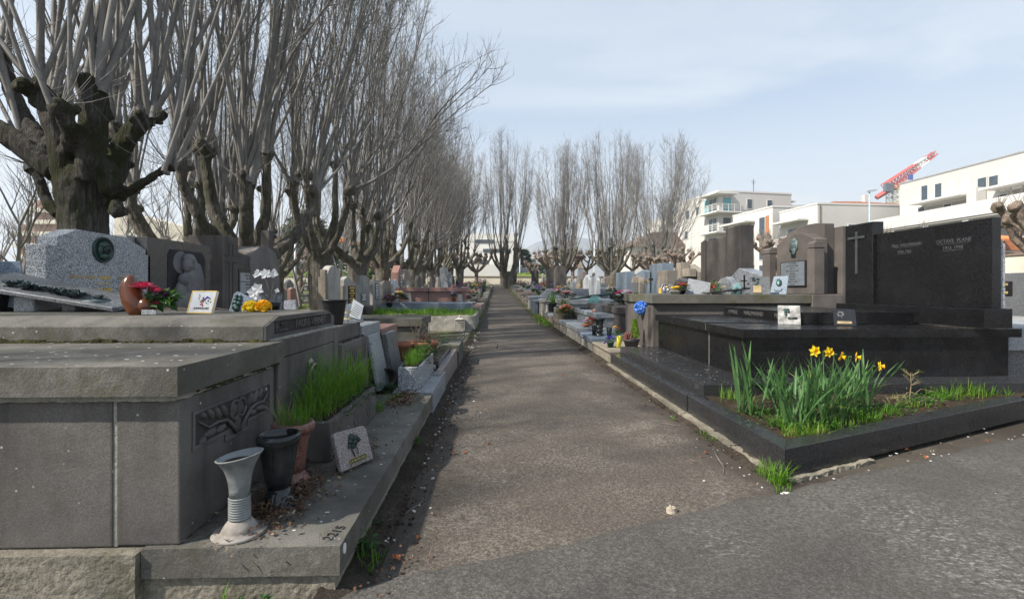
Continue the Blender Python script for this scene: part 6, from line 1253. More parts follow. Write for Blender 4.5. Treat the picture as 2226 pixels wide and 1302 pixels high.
# grass strip and side lane beyond the left trees
g = MB()
for _ in range(2600):
    x, y = rf.uniform(-9.5, -4.2), rf.uniform(8.5, 30)
    if -8.4 < x < -6.6 and rf.random() < .9: continue
    for _k in range(3): g.blade((x+rf.gauss(0, .06), y+rf.gauss(0, .06), gz(y)-.01), rf.random()*6.28, rf.uniform(.05, .16), .014, rf.uniform(.1, .6), rf.uniform(0, .8), 2)
stuff('grass', g, M['grass2'])
V = np.array([[x, y, gz(y)+.004+.01*NS(x, y, 1)] for y in np.arange(4, 58, 1.0) for x in (-8.5, -8.0, -7.4, -6.9, -6.5)]); ii = np.arange(len(V)).reshape(-1, 5); npmesh('side_path', V, np.stack([ii[:-1, :-1], ii[:-1, 1:], ii[1:, 1:], ii[1:, :-1]], -1).reshape(-1, 4), stone('sandy_lane', (.24, .2, .17), (.3, .26, .22), 1, .95, .5, 60, .3))['kind'] = 'structure'
g = MB()
for _ in range(900):
    x = 1.62-abs(rf.gauss(0, .18)); y = rf.choice((rf.uniform(13.2, 18), rf.uniform(13.2, 40))); g.blade((x, y, gz(y)), rf.random()*6.28, rf.uniform(.04, .14), .012, rf.uniform(.1, .7), rf.uniform(0, .8), 2)
for _ in range(500):
    x = -.62+abs(rf.gauss(0, .10)); y = rf.uniform(10, 34); g.blade((x, y, gz(y)), rf.random()*6.28, rf.uniform(.03, .10), .012, rf.uniform(.1, .7), rf.uniform(0, .8), 2)
stuff('grass', g, M['grass2'])
g = MB()
for _ in range(500):
    x = 1.58-abs(rf.gauss(0, .13)); y = rf.uniform(13.4, 16.2); g.blade((x, y, gz(y)), rf.random()*6.28, rf.uniform(.05, .16), .012, rf.uniform(.1, .7), rf.uniform(0, .8), 2)
stuff('grass', g, M['grass'])
# low kerbs lining the path further on
for sx, x0, y0 in ((-1, -.62, 15.4), (1, 1.60, 22.0)):
    y = y0; n_ = 0
    while y < 50:
        L = rf.uniform(1.1, 2.2); sh = max(0, y-12)*.008*(-sx if sx > 0 else 1); xa = x0+(sh if sx < 0 else sh); h_ = rf.uniform(.15, .36); km = rf.choice((('pale_conc', 'pale concrete'), ('concrete', 'rough tan'), ('grey_stone', 'grey weathered'), ('brown_stone', 'brown stained'), ('pink_conc', 'pinkish concrete')))
        o = B(min(xa, xa+sx*.35), max(xa, xa+sx*.35), y, y+L-.06, gz(y)-.1, gz(y)+h_).build('kerb_stone', M[km[0]], None, bevel=.015); tag(o, km[1]+(' tall' if h_ > .26 else ' low')+' kerb stone lining the far path on the '+('left' if sx < 0 else 'right'), 'kerb', 'kerb stones lining the far path'); y += L
# ------------------------------------------------------------------ trees
def barkm(name, c1, c2, moss=.7, vs=(9, 9, 1.3), bmp=1.0):
    t = NT(name); tcn = t.n('ShaderNodeTexCoord').outputs['Object']
    v = t.map(vs, tcn); st = t.noise(3.2, 6, .65, .8, v); col = t.mix(t.mr(st, .35, .65), k(c1, .5), c2)
    col = t.mix(t.mr(t.noise(2.2, 5, .6, 0, tcn), .4, .65, 0, .5), col, c1)
    col = t.mix(t.mr(t.noise(1.6, 7, .7, 0, t.map((1, 1, .6), tcn)), .44, .58, 0, moss), col, (.04, .045, .014))
    return t.fin(col, .92, t.bump(t.math('ADD', t.math('MULTIPLY', st, 2.0), t.noise(40, 4, .7, 0, tcn)), bmp, .04), .2)
M['bark_old'] = barkm('dark_mossy_old_bark', (.085, .077, .066), (.15, .14, .123), .9, (13, 13, .8), 1.0)
M['bark'] = barkm('ridged_lime_bark', (.15, .135, .115), (.25, .23, .195), .6, (11, 11, .9), 1.0)
M['bark_pale'] = barkm('pale_grey_bark', (.20, .185, .16), (.28, .26, .23), .45)
def shootm(name, c1, c2):
    t = NT(name); tcn = t.n('ShaderNodeTexCoord').outputs['Object']
    col = t.mix(t.mr(t.noise(2.5, 5, .6, 0, t.map((3, 3, 1), tcn)), .35, .65), c1, c2)
    col = t.mix(t.mr(t.noise(26, 3, .6, 0, t.map((.4, .4, 2), tcn)), .55, .7, 0, .5), col, k(c1, .5)); return t.fin(col, .85, None, .25)
M['shoot'] = shootm('grey_shoot_bark', (.155, .147, .135), (.235, .225, .208))
M['shoot_far'] = shootm('grey_brown_shoot_bark', (.15, .14, .127), (.22, .208, .19))
M['fist'] = barkm('knobby_plane_bark', (.25, .19, .15), (.34, .27, .22), .15, (6, 6, 3))
def remesh(mb, voxel, amp, fq, bark=True, smooth=2):
    me = bpy.data.meshes.new('tmp'); me.from_pydata(mb.v, [], mb.f); ob = bpy.data.objects.new('tmp', me); C.objects.link(ob)
    md = ob.modifiers.new('r', 'REMESH'); md.mode = 'VOXEL'; md.voxel_size = voxel
    sm = ob.modifiers.new('s', 'SMOOTH'); sm.iterations = smooth; sm.factor = .5
    dg = bpy.context.evaluated_depsgraph_get(); ev = bpy.data.meshes.new_from_object(ob.evaluated_get(dg)); bpy.data.objects.remove(ob)
    n = len(ev.vertices); co = np.empty(n*3, np.float32); no = np.empty(n*3, np.float32); ev.vertices.foreach_get('co', co); ev.vertex_normals.foreach_get('vector', no)
    co = co.reshape(-1, 3); no = no.reshape(-1, 3)
    d = np.array([amp*(mnoise.noise((x*fq, y*fq, z*fq*.35))+.5*mnoise.noise((x*fq*2.7, y*fq*2.7, z*fq*1.1))) for x, y, z in co], np.float32)
    co += no*d[:, None]; ev.vertices.foreach_set('co', co.ravel()); ev.update()
    ev.polygons.foreach_set('use_smooth', [True]*len(ev.polygons)); return ev
def shoots(starts, top, rgn, twn=14, subn=1.5, r0=.05, ns=5, K=12, bias=(0, 0), spread=1.0, dome=2.6, arch=0, twr=.008, twl=1.0, forks=.6, env=None):
    """starts: list of (pos, radial offset vec, n) in local coords -> numpy tubes of shoots + twigs"""
    P = []; Rr = []
    for pos, off, n in starts:
        for _ in range(n):
            rad = Vector((off.x, off.y, 0)); jit = Vector((rgn.gauss(0, .55), rgn.gauss(0, .55), 0))
            fin_ = rad*(1+rgn.uniform(.15, .75)*spread)+jit*spread+Vector((bias[0], bias[1], 0))*rgn.random()
            rr_ = fin_.length; H = top*rgn.uniform(.9, 1.0)-min(.4, max(0, rr_/dome)**2*.26)*top
            if rgn.random() < .2: H -= rgn.uniform(.1, .4)*(H-pos.z)
            ar = rgn.random() < arch and not env
            if env:
                a_ = math.atan2(off.y, off.x)+rgn.gauss(0, .45); ro_ = env*min(1, max(.05, rgn.gauss(.35+.62*rad.length/1.7, .16))); fin_ = Vector((math.cos(a_)*ro_, math.sin(a_)*ro_, 0)); ar = False
                H = pos.z+(top-pos.z)*(.56+.44*math.sqrt(max(0, 1-(ro_/env)**2)))*rgn.uniform(.92, 1.0)
            if ar: fin_ = fin_+Vector((rgn.uniform(.9, 3.0), rgn.uniform(-2, .8), 0)); H = pos.z+(H-pos.z)*rgn.uniform(.45, .8)
            s = pos+Vector((rgn.gauss(0, .05), rgn.gauss(0, .05), rgn.uniform(-.1, -.02))); L = H-s.z; pts = []; w1, w2, f1, f2 = rgn.uniform(-.2, .2), rgn.uniform(-.2, .2), rgn.uniform(1, 3), rgn.uniform(1, 3)
            for i in range(K):
                t_ = i/(K-1); g_ = (1-(1-t_)**1.7) if not ar else t_**1.15
                zz_ = t_ if not ar else 1-(1-t_)**1.6
                pts.append((s.x+(fin_.x-off.x)*g_+w1*math.sin(t_*f1*3), s.y+(fin_.y-off.y)*g_+w2*math.sin(t_*f2*3), s.z+L*zz_))
            P.append(pts); rb = r0*rgn.uniform(.6, 1.25); Rr.append([rb*((1-.9*(i/(K-1))**.75))*(1.25 if i == 0 else 1) for i in range(K)])
    P = np.array(P); Rr = np.array(Rr); nr = np.random.RandomState(rgn.randrange(9999))
    if forks:   # shoots fork on their way up
        N = int(len(P)*forks); si = nr.randint(0, len(P), N); t0 = nr.uniform(.12, .5, N); q = np.linspace(0, 1, K); tt = (t0[:, None]+(1-t0[:, None])*.94*q[None])*(K-1); i0 = np.minimum(tt.astype(int), K-2); fr = tt-i0
        A = P[si[:, None], i0]*(1-fr[..., None])+P[si[:, None], i0+1]*fr[..., None]; an = nr.rand(N)*6.283; am = nr.uniform(.5, 1.5, N)*(1-t0)
        off = np.stack([np.cos(an)*am+bias[0]*.4, np.sin(an)*am, -.25*am], -1); A = A+off[:, None]*(q[None, :, None]**.8); RA = (Rr[si[:, None], i0]*(1-fr)+Rr[si[:, None], i0+1]*fr)*.78
        P = np.concatenate([P, A]); Rr = np.concatenate([Rr, RA])
    V, Q = np_tubes(P, Rr, ns); VV = [V]; QQ = [Q]; base = len(V)
    def twigs(P, N, tmin, lmin, lmax, r, K2, up):
        nonlocal base
        S_, K_, _ = P.shape; si = nr.randint(0, S_, N); t_ = tmin+(1-tmin)*nr.rand(N)**.75*.97; f_ = t_*(K_-1); i0 = np.minimum(f_.astype(int), K_-2); fr = (f_-i0)[:, None]
        a = P[si, i0]*(1-fr)+P[si, i0+1]*fr; T = P[si, i0+1]-P[si, i0]; T /= np.linalg.norm(T, axis=1, keepdims=True)+1e-9
        rv = nr.randn(N, 3); rv -= T*np.sum(rv*T, axis=1, keepdims=True); rv /= np.linalg.norm(rv, axis=1, keepdims=True)+1e-9
        L = (lmin+(lmax-lmin)*nr.rand(N)**1.5)*(1.15-.75*t_); ang = np.radians(nr.uniform(25, 60, N))
        d = T*np.cos(ang)[:, None]+rv*np.sin(ang)[:, None]; q = np.linspace(0, 1, K2)
        PP = a[:, None]+d[:, None]*(q[None, :, None]*L[:, None, None])+np.array([0, 0, 1.])*(up*q[None, :]**2*L[:, None])[..., None]+nr.randn(N, K2, 3)*(.03*L[:, None, None])*q[None, :, None]
        RR = (r*(.5+.8*nr.rand(N)))[:, None]*(1-.75*q)[None]
        V, Q = np_tubes(PP, RR, 3); VV.append(V); QQ.append(Q+base); base += len(V); return PP
    N = int(len(P)*twn); T1 = twigs(P, N, .18, .35*twl, 1.9*twl, twr, 4, .35)
    if subn: twigs(T1, int(N*subn), .15, .15*twl, .7*twl, twr*.6, 3, .3)
    ns2 = 16; C0 = np.repeat(np.array([tuple(p) for p, _, _ in starts]), ns2, axis=0); N = len(C0); d = nr.randn(N, 3); d[:, 2] = np.abs(d[:, 2])*.7+.1; d /= np.linalg.norm(d, axis=1, keepdims=True); L = nr.uniform(.25, 1.0, N); q = np.linspace(0, 1, 4)
    PP = C0[:, None]+d[:, None]*(q[None, :, None]*L[:, None, None])+np.array([0, 0, 1.])*(.35*q[None, :]**2*L[:, None])[..., None]; V, Q = np_tubes(PP, (twr*.9*(1-.7*q))[None].repeat(N, 0), 3); VV.append(V); QQ.append(Q+base)
    return np.concatenate(VV), np.concatenate(QQ)
def pollard(seed, th=1.9, tr=.33, R_=1.6, zk=3.5, nl=9, ns_=6, top=13.5, double=False, bias=(0, 0), arch=0, voxel=.045, twn=13, subn=1.3, r0=.05, sides=5, spread=1, twr=.008, amp=.02, dome=2.6, twl=1.0, env=None):
    rgn = random.Random(seed); mb = MB(); starts = []
    trunks = [(-.0, 0)] if not double else [(-.36, .1), (.36, -.1)]
    for tx, ty in trunks:
        mb.tube([(tx, ty, -.3), (tx, ty, .0), (tx*1.0, ty, .5), (tx*1.0+rgn.uniform(-.05, .05), ty, th*.6), (tx*1.05, ty, th)], [tr*1.5, tr*1.22, tr*1.03, tr, tr*1.12], 12)
    for i in range(nl):
        a = 6.283*i/nl+rgn.uniform(-.35, .35); rr_ = R_*(rgn.uniform(.75, 1.15) if i % 3 else rgn.uniform(.2, .6)); z = zk+rgn.uniform(-.45, .35)+(.3 if i % 3 == 0 else 0)
        tx, ty = min(trunks, key=lambda q: (q[0]-math.cos(a)*rr_)**2+(q[1]-math.sin(a)*rr_)**2) if double else (0, 0)
        e_ = Vector((math.cos(a)*rr_, math.sin(a)*rr_, z)); b_ = Vector((tx, ty, th*rgn.uniform(.8, 1.0))); m1 = b_.lerp(e_, .55)+Vector((math.cos(a)*.18, math.sin(a)*.18, -.22)); m2 = e_-Vector((0, 0, .32))
        lr = tr*rgn.uniform(.36, .48); mb.tube([b_, b_.lerp(m1, .5)+Vector((0, 0, -.06)), m1, m2, e_], [lr*1.25, lr*1.05, lr*.8, lr*.66, lr*.75], 8)
        kr = tr*rgn.uniform(.34, .5)
        for j in range(6): mb.blob(e_+Vector((rgn.gauss(0, kr*.5), rgn.gauss(0, kr*.5), rgn.uniform(-.6, .5)*kr)), kr*rgn.uniform(.5, .85), 8, 6, .4, 3, seed=j+i)
        starts.append((e_, Vector((e_.x, e_.y, 0)), ns_+rgn.randint(-2, 2)))
    tm = remesh(mb, voxel, amp, 9); tm.name = 'trunk'; tm.materials.append(M['bark'] if voxel < .05 else M['bark_pale'])
    V, Q = shoots(starts, top, rgn, twn, subn, r0, sides, bias=bias, arch=arch, spread=spread, twr=twr, dome=dome, twl=twl, env=env)
    return tm, (V, Q)
def mkshared(seed, mat='shoot_far', **kw):
    tm, (V, Q) = pollard(seed, **kw); o = npmesh('crown', V, Q, M[mat]); cm = o.data; bpy.data.objects.remove(o); return tm, cm
def placetree(pair, x, y, label, rz=0, sc=1.0, name='lime_tree', group=None, z=None):
    t = thing(name, label, 'tree', (x, y, gz(y) if z is None else z), group); t.rotation_euler = (0, 0, rz); t.scale = (sc, sc, sc) if not hasattr(sc, '__len__') else sc
    for nm, me in zip(('trunk', 'crown'), pair):
        o = bpy.data.objects.new(nm, me); C.objects.link(o); o.parent = t
    return t
# first big tree, limbs laid out one by one
rg1 = random.Random(3)
tb = PD(182, 500, 5.62); base = Vector((tb.x, tb.y, 0)); mb = MB(); starts = []
def L_(u, v, dd=0): return PD(u, v, 5.62+dd)-base
mb.tube([(0, 0, -.2), (0, 0, .1), (0, 0, .8), L_(182, 520), L_(180, 460), L_(178, 400), L_(180, 360)], [.40, .32, .255, .235, .235, .26, .2], 16)
limbs = [((150, 400, -.1), (132, 320, -.15), (112, 240, -.15), (85, 195, -.2), .22, .15, 5), ((190, 390, -.15), (200, 310, -.25), (206, 240, -.3), (205, 190, -.3), .21, .19, 7), ((215, 400, 0), (255, 335, .05), (290, 280, .1), (320, 255, .15), .19, .14, 8),
         ((125, 375, .1), (60, 325, .1), (0, 285, .1), (-80, 240, .2), .22, .17, 6), ((110, 330, .2), (60, 275, .25), (20, 190, .3), (2, 110, .3), .16, .11, 3), ((232, 445, .05), (290, 412, 0), (330, 385, -.05), (368, 362, -.1), .095, .06, 5),
         ((128, 468, .1), (100, 440, .15), (88, 395, .2), (70, 360, .2), .10, .085, 4), ((225, 430, .3), (258, 385, .45), (270, 330, .5), (262, 285, .55), .15, .13, 6), ((160, 360, .35), (150, 300, .6), (120, 250, .75), (105, 215, .8), .16, .13, 6), ((185, 380, .45), (215, 310, .8), (235, 260, 1.0), (240, 230, 1.0), .16, .14, 6), ((140, 345, -.1), (160, 300, -.4), (140, 255, -.55), (135, 228, -.6), .13, .12, 3)]
for a, b, c, d, r0_, r1_, n in limbs:
    r0_ *= .54; r1_ *= .68
    p4 = [L_(*q) for q in (a, b, c, d)]; pts = []
    for i in range(3):
        for s_ in (0, .5): pts.append(p4[i].lerp(p4[i+1], s_))
    pts.append(p4[3]); pts = [pts[0]]+[(pts[i-1]+pts[i]*2+pts[i+1])/4 for i in range(1, 6)]+[pts[6]]
    mb.tube(pts, [r0_*1.15+(r1_-r0_*1.15)*i/6 for i in range(7)], 10); kr = r1_*1.3
    for j in range(16): mb.blob(pts[-1]+Vector((rg1.gauss(0, kr*.55), rg1.gauss(0, kr*.55), rg1.uniform(-1.1, .4)*kr)), kr*rg1.uniform(.25, .55), 9, 6, .5, 3, seed=j)
    for j in range(2): q = pts[rg1.randint(2, 5)]; mb.blob(q+Vector((rg1.gauss(0, r1_*.6), rg1.gauss(0, r1_*.6), 0)), r1_*.55, 8, 6, .4, 3, seed=j)
    e_ = pts[-1]; starts.append((e_, Vector((e_.x, e_.y, 0)), n))
for q in ((255, 455), (232, 410), (246, 400), (240, 370)): mb.blob(L_(q[0], q[1], -.1), .1, 9, 6, .5, 3)
t1 = thing('lime_tree', 'huge old pollarded lime with thick mossy trunk, nearest at the left', 'tree', base)
me = remesh(mb, .022, .018, 14); me.materials.append(M['bark_old']); o = bpy.data.objects.new('trunk', me); C.objects.link(o); o.parent = t1
V, Q = shoots(starts, 14.5, rg1, 32, 1.8, .033, 7, K=14, spread=1.7, dome=6, arch=.16, twr=.006, twl=.9)
npmesh('crown', V+np.array(base), Q, M['shoot'], t1)
# dark knotty sprouts round the knuckles
TV = [mkshared(31, 'shoot', th=1.75, tr=.34, R_=1.25, zk=3.3, nl=6, ns_=7, top=14, bias=(.8, 0), arch=.12, voxel=.03, spread=1.4, dome=3.6, twn=24, subn=1.6, r0=.047, sides=6, twr=.0075),
      mkshared(32, 'shoot', th=1.9, tr=.28, R_=1.2, zk=3.9, nl=6, ns_=7, top=14, bias=(.6, 0), arch=.14, voxel=.04, spread=1.5, dome=3.6, twn=22, subn=1.5, r0=.040, sides=5, twr=.008),
      mkshared(33, 'shoot', th=1.8, tr=.30, R_=1.35, zk=3.3, nl=7, ns_=7, top=14, bias=(.7, 0), arch=.2, voxel=.04, spread=1.5, dome=3.6, twn=22, subn=1.5, r0=.037, sides=5, twr=.008),
      mkshared(34, 'shoot_far', th=1.7, tr=.32, R_=1.6, zk=3.4, nl=8, ns_=6, top=13, bias=(.4, 0), arch=.08, spread=1.2, dome=3.4, twn=24, subn=1.5, r0=.036, sides=4, twr=.009),
      mkshared(35, 'shoot_far', th=1.6, tr=.42, R_=1.6, zk=3.5, nl=10, ns_=5, top=16.2, double=True, twn=34, subn=1.7, r0=.048, sides=4, spread=1.0, twr=.009, twl=1.1, dome=2.5, env=2.6),
      mkshared(36, 'shoot_far', th=1.5, tr=.40, R_=1.6, zk=3.5, nl=10, ns_=5, top=14.5, twn=34, subn=1.7, r0=.046, sides=4, spread=1.0, twr=.009, twl=1.1, dome=2.5, env=2.6)]
TV.append(mkshared(38, 'shoot_far', th=1.6, tr=.36, R_=1.7, zk=3.3, nl=10, ns_=5, top=13.2, twn=34, subn=1.7, r0=.042, sides=4, twr=.009, twl=1.1, env=3.4))
TV.append(mkshared(37, 'shoot_far', th=1.7, tr=.34, R_=1.8, zk=3.4, nl=9, ns_=4, top=13.5, twn=14, subn=1.2, r0=.036, sides=4, twr=.009))
G1 = 'pollarded limes in the left row'
rows = [(9.55, -4.83, 0, 1.0, 'pale barked pollarded lime, second from the left front'), (13.4, -4.8, 1, 1.0, 'pollarded lime with forked pale trunk behind the pale upright stele'), (17.0, -4.82, 2, 1.05, 'pollarded lime with mossy trunk, fourth of the left row'), (20.7, -4.8, 1, .98, 'pollarded lime with smooth pale trunk, fifth of the left row')]
for i, (y, x, v, s_, lab) in enumerate(rows): placetree(TV[v], x, y, lab, (.0, .3, -.25, -.5)[i], s_, group=G1)
for i in range(8): placetree(TV[(2, 3, 1, 2, 3, 1, 3, 2)[i]], -4.8+.1*math.sin(i*3), 24.4+i*3.7, 'pollarded lime in the far receding part of the left row', (.4, -.3, .2, .6, -.5, .1, -.2, .5)[i], (.98, 1.02, .97, 1, .95, 1, .97, 1)[i], group=G1)
placetree(TV[3], -3.1, 41.5, 'wide headed pollarded lime ending the left row at the path', 1.0, 1.05, group=G1)
G2 = 'pollarded limes in the second row on the left'
q = PD(408, 520, 12.3); placetree(TV[0], q.x, q.y, 'pollarded lime with tangled knuckles behind the veiled mother relief', 2.4, .98, group=G2)
for i, (x, y) in enumerate(((-9.4, 21), (-9.1, 32), (-15, 25))): placetree(TV[(3, 2, 3, 1, 3, 2, 3, 3)[i]], x, y, 'pollarded lime in the hazy second row beyond the grass strip', i*.9, .9+.03*(i % 3), group=G2)
for i, (x, y) in enumerate(((-10.5, -.6), (-14.5, -4.6))): placetree(TV[(2, 7)[i]], x, y, 'pollarded lime standing beside the viewer, left of the picture', 1.0+i, 1.0, group=G1)
G3 = 'tall pollarded limes at the path end on the right'
for u, d, v, s_, lab, rz in ((1105, 46, 4, 1.0, 'twin stemmed pollarded lime standing at the end of the path', .15), (1222, 43, 5, .98, 'pollarded lime just right of the twin stemmed lime', .8), (1332, 40, 5, .98, 'pollarded lime in the middle of the right group', 2.6), (1432, 37, 6, .95, 'rightmost pollarded lime leaning over the apartment block', .3), (1222, 54, 5, .74, 'darker pollarded lime behind, half hidden by the second right lime', 4.1), (1331, 54, 5, .74, 'slender pollarded lime behind, left of the middle right lime', 3.3), (1424, 50, 5, .72, 'small pollarded lime behind, left of the rightmost lime', 1.7)):
    q = PD(u, 620, d); placetree(TV[v], q.x, q.y, lab, rz, s_, group=G3)
# little clipped plane trees with knobby fists
def fisttree(seed, H=2.6, R_=1.1):
    rgn = random.Random(seed); mb = MB(); mb.tube([(0, 0, -.2), (0, 0, .3), (.03, 0, .8), (0, 0, 1.2)], [.2, .15, .13, .15], 9); ends = []
    for i in range(8):
        a = 6.283*i/8+rgn.uniform(-.3, .3); q = Vector((0, 0, 1.15)); pts = [q]; d = Vector((math.cos(a)*.9, math.sin(a)*.9, .6)).normalized(); L = R_*rgn.uniform(.8, 1.2)
        for s_ in range(4): q = q+d*L*.33; pts.append(q.copy()); d = (d+Vector((rgn.uniform(-.3, .3), rgn.uniform(-.3, .3), rgn.uniform(.1, .6)))).normalized()
        mb.tube(pts, [.10, .085, .075, .065, .075], 7); ends.append(pts[-1]); br = pts[2]+Vector((rgn.gauss(0, .3), rgn.gauss(0, .3), .45)); mb.tube([pts[2], (pts[2]+br)/2+Vector((0, 0, -.05)), br], [.07, .055, .06], 6); ends.append(br); br = pts[3]+Vector((rgn.gauss(0, .25), rgn.gauss(0, .25), .35)); mb.tube([pts[3], br], [.06, .05], 6); ends.append(br)
    for e_ in ends:
        for j in range(4): mb.blob(e_+Vector((rgn.gauss(0, .05), rgn.gauss(0, .05), rgn.uniform(-.03, .08))), rgn.uniform(.06, .12), 7, 5, .5, 3, seed=j)
    me = remesh(mb, .035, .015, 12, smooth=1); me.materials.append(M['fist']); m2 = MB(); 
    for e_ in ends:
        for j in range(9): a = rgn.random()*6.28; m2.tube([e_, e_+Vector((math.cos(a)*rgn.uniform(0, .25), math.sin(a)*.2, rgn.uniform(.15, .5)))], [.008, .003], 3)
    o = m2.build('twigs', M['shoot_far'], None, origin=(0, 0, 0), recalc=False); tm = o.data; bpy.data.objects.remove(o); return me, tm
FT = [fisttree(5), fisttree(8)]
def placefist(i, u, v, d, s_, label, rz, z=None):
    q = PD(u, v, d); t = thing('plane_tree', label, 'tree', (q.x, q.y, gz(q.y) if z is None else z), 'small clipped plane trees with knobby heads'); t.rotation_euler = (0, 0, rz); t.scale = (s_,)*3
    for nm, me in zip(('trunk', 'twigs'), FT[i]): o = bpy.data.objects.new(nm, me); C.objects.link(o); o.parent = t
placefist(0, 1480, 600, 30, 1.0, 'knobby clipped plane tree left of the tall blank stele', .4, 1.0); placefist(1, 1695, 600, 22, 1.15, 'knobby clipped plane tree between blank stele and arched stele', 1.4, .7)
placefist(1, 2268, 600, 17, 1.35, 'knobby clipped plane tree behind the black stele at the right edge', 2.9, .6); placefist(0, 1945, 600, 26, 1.3, 'knobby clipped plane tree peeping over the black stele', 1.9, .9); placefist(1, 1832, 600, 24, 1.2, 'knobby clipped plane tree between arched stele and black pillar', .3, .9)
placefist(0, 1035, 600, 47, 1.35, 'small dark candelabra shaped plane tree by the white building', 0, 1.15); placefist(1, 1158, 600, 56, 1.1, 'small plane tree right of the twin stemmed lime', 2.1); placefist(0, 822, 600, 36, 1.3, 'small knobby plane tree between the left row trunks', 2.2); placefist(1, 652, 600, 33, 1.3, 'small knobby plane tree beyond the left grass strip', 1.1); placefist(1, 1425, 600, 34, 1.2, 'small knobby plane tree under the rightmost lime', 1.5)
for i, u in enumerate((1195, 1245, 1275, 1318, 1375, 1405)): placefist(i % 2, u, 600, 54, 1.5, 'brownish clipped plane tree in the row before the far wall', i*1.3)
# thin bare trees far left
def baretree(seed, H=9):
    rgn = random.Random(seed); P = []
    mb = MB()
    def rec(p, d, L, r, dep):
        n = 4; pts = [p.copy()]; q = p.copy()
        for i in range(n): d = (d+Vector((rgn.gauss(0, .08), rgn.gauss(0, .08), .06))).normalized(); q = q+d*L/n; pts.append(q.copy())
        mb.tube(pts, [r*(1-.55*i/n) for i in range(n+1)], 4 if dep < 2 else 3, False)
        if dep < 4:
            for i in range(rgn.randint(3, 5)):
                b = pts[rgn.randint(1, n)]; a = rgn.random()*6.28; nd = (d*.9+Vector((math.cos(a), math.sin(a), .2))*rgn.uniform(.35, .7)).normalized(); rec(b, nd, L*rgn.uniform(.5, .75), r*.45, dep+1)
    rec(Vector((0, 0, -.2)), Vector((0, 0, 1)), H*.45, .13, 0)
    o = mb.build('branches', M['shoot_far'], None, origin=(0, 0, 0), recalc=False); me = o.data; bpy.data.objects.remove(o); return me
BT = [baretree(2), baretree(9, 8)]
def placebare(i, x, y, s_, label, rz, grp='thin bare trees at the far left'):
    t = thing('bare_tree', label, 'tree', (x, y, gz(y)), grp); t.rotation_euler = (0, 0, rz); t.scale = (s_,)*3; o = bpy.data.objects.new('branches', BT[i]); C.objects.link(o); o.parent = t
for i, (u, d) in enumerate(((20, 17), (52, 21), (95, 24), (275, 24), (320, 30), (360, 26), (250, 34), (-30, 20), (690, 30), (745, 26), (596, 34), (480, 36), (655, 22))):
    q = PD(u, 600, d); placebare(i % 2, q.x, q.y, (.85, .9, 1, .8, .9, .8, 1, .9, .7, .8, .8, .9, .62)[i], 'thin bare tree among the far left trees' if i != 12 else 'slender pale bare sapling left of the forked lime', i*.8)
# evergreen trees and shrubs in the distance
def conifer(label, q, H, r, n, mat, name='conifer', cat='tree'):
    t = thing(name, label, cat, q); MB().tube([q, q+Vector((0, 0, H*.8))], [r*.12, r*.04], 6).build('trunk', M['twig'], t); m = MB()
    for _ in range(n):
        z = rnd.random()**.9; rr_ = r*(1-z)**.8*rnd.uniform(.45, 1)*(1+.25*math.sin(z*40)); a = rnd.random()*6.28; c = q+Vector((math.cos(a)*rr_, math.sin(a)*rr_, H*(.06+.94*z)))
        m.leafq(c, (math.cos(a), math.sin(a), rnd.uniform(-.4, .5)), (rnd.gauss(0, .4), rnd.gauss(0, .4), 1), r*rnd.uniform(.2, .4), r*.16)
    gpart(m, t, mat, 'crown'); return t
M['ever'] = leafm('evergreen_needles', (.03, .07, .03), (.05, .10, .04)); 
def far(u, v, d): q = PD(u, v, d); return q
q = far(1140, 588, 110); conifer('pale green broad conifer beside the far office', Vector((q.x, q.y, 2)), 8, 3.2, 1400, 'ever'); q = far(1188, 590, 105); conifer('dark conifer behind the second right lime', Vector((q.x, q.y, 2)), 6.2, 2.4, 900, 'leaf')
q = far(665, 560, 52); conifer('broad dark green pine before the orange banded building', Vector((q.x, q.y, 3)), 6.2, 3.6, 1400, 'ever'); q = far(820, 570, 60); conifer('dark green conifer behind the left row trunks', Vector((q.x, q.y, 2.2)), 6, 3.4, 1100, 'ever')
def bush(label, q, r, h, n, mat, L=.25):
    t = thing('shrub', label, 'shrub', q); m = MB()
    for _ in range(n):
        a = rnd.random()*6.28; z = rnd.random(); rr_ = r*math.sqrt(max(0, 1-(2*z-1)**2*.8))*rnd.uniform(.6, 1); m.leafq(q+Vector((math.cos(a)*rr_, math.sin(a)*rr_, z*h)), (math.cos(a), math.sin(a), rnd.uniform(-.3, .8)), (0, 0, 1), L*rnd.uniform(.5, 1), L*.5)
    gpart(m, t, mat, 'foliage'); return t
for u, v, d, r, h, mat, lab in ((630, 600, 34, .8, 1.6, 'leaf', 'dark green clipped shrub near the leaning far tree'), (1055, 632, 40, .4, .8, 'leaf', 'small round green bush at the far end of the path'), (1032, 628, 41, .5, .7, 'grass2', 'olive shrub beside the little candelabra tree'), (648, 612, 26, .35, .5, 'leaf', 'small round shrub among the far left graves'), (700, 592, 52, 3, 2.2, 'grass2', 'yellowish bush on the far bank'), (1150, 603, 80, 2.5, 1.2, 'grass2', 'reddish scrub on the green bank')):
    q = PD(u, v, d); bush(lab, Vector((q.x, q.y, gz(q.y) if d < 60 else q.z-h*.4)), r, h, 350 if d < 50 else 500, mat, .12 if d < 50 else .5)
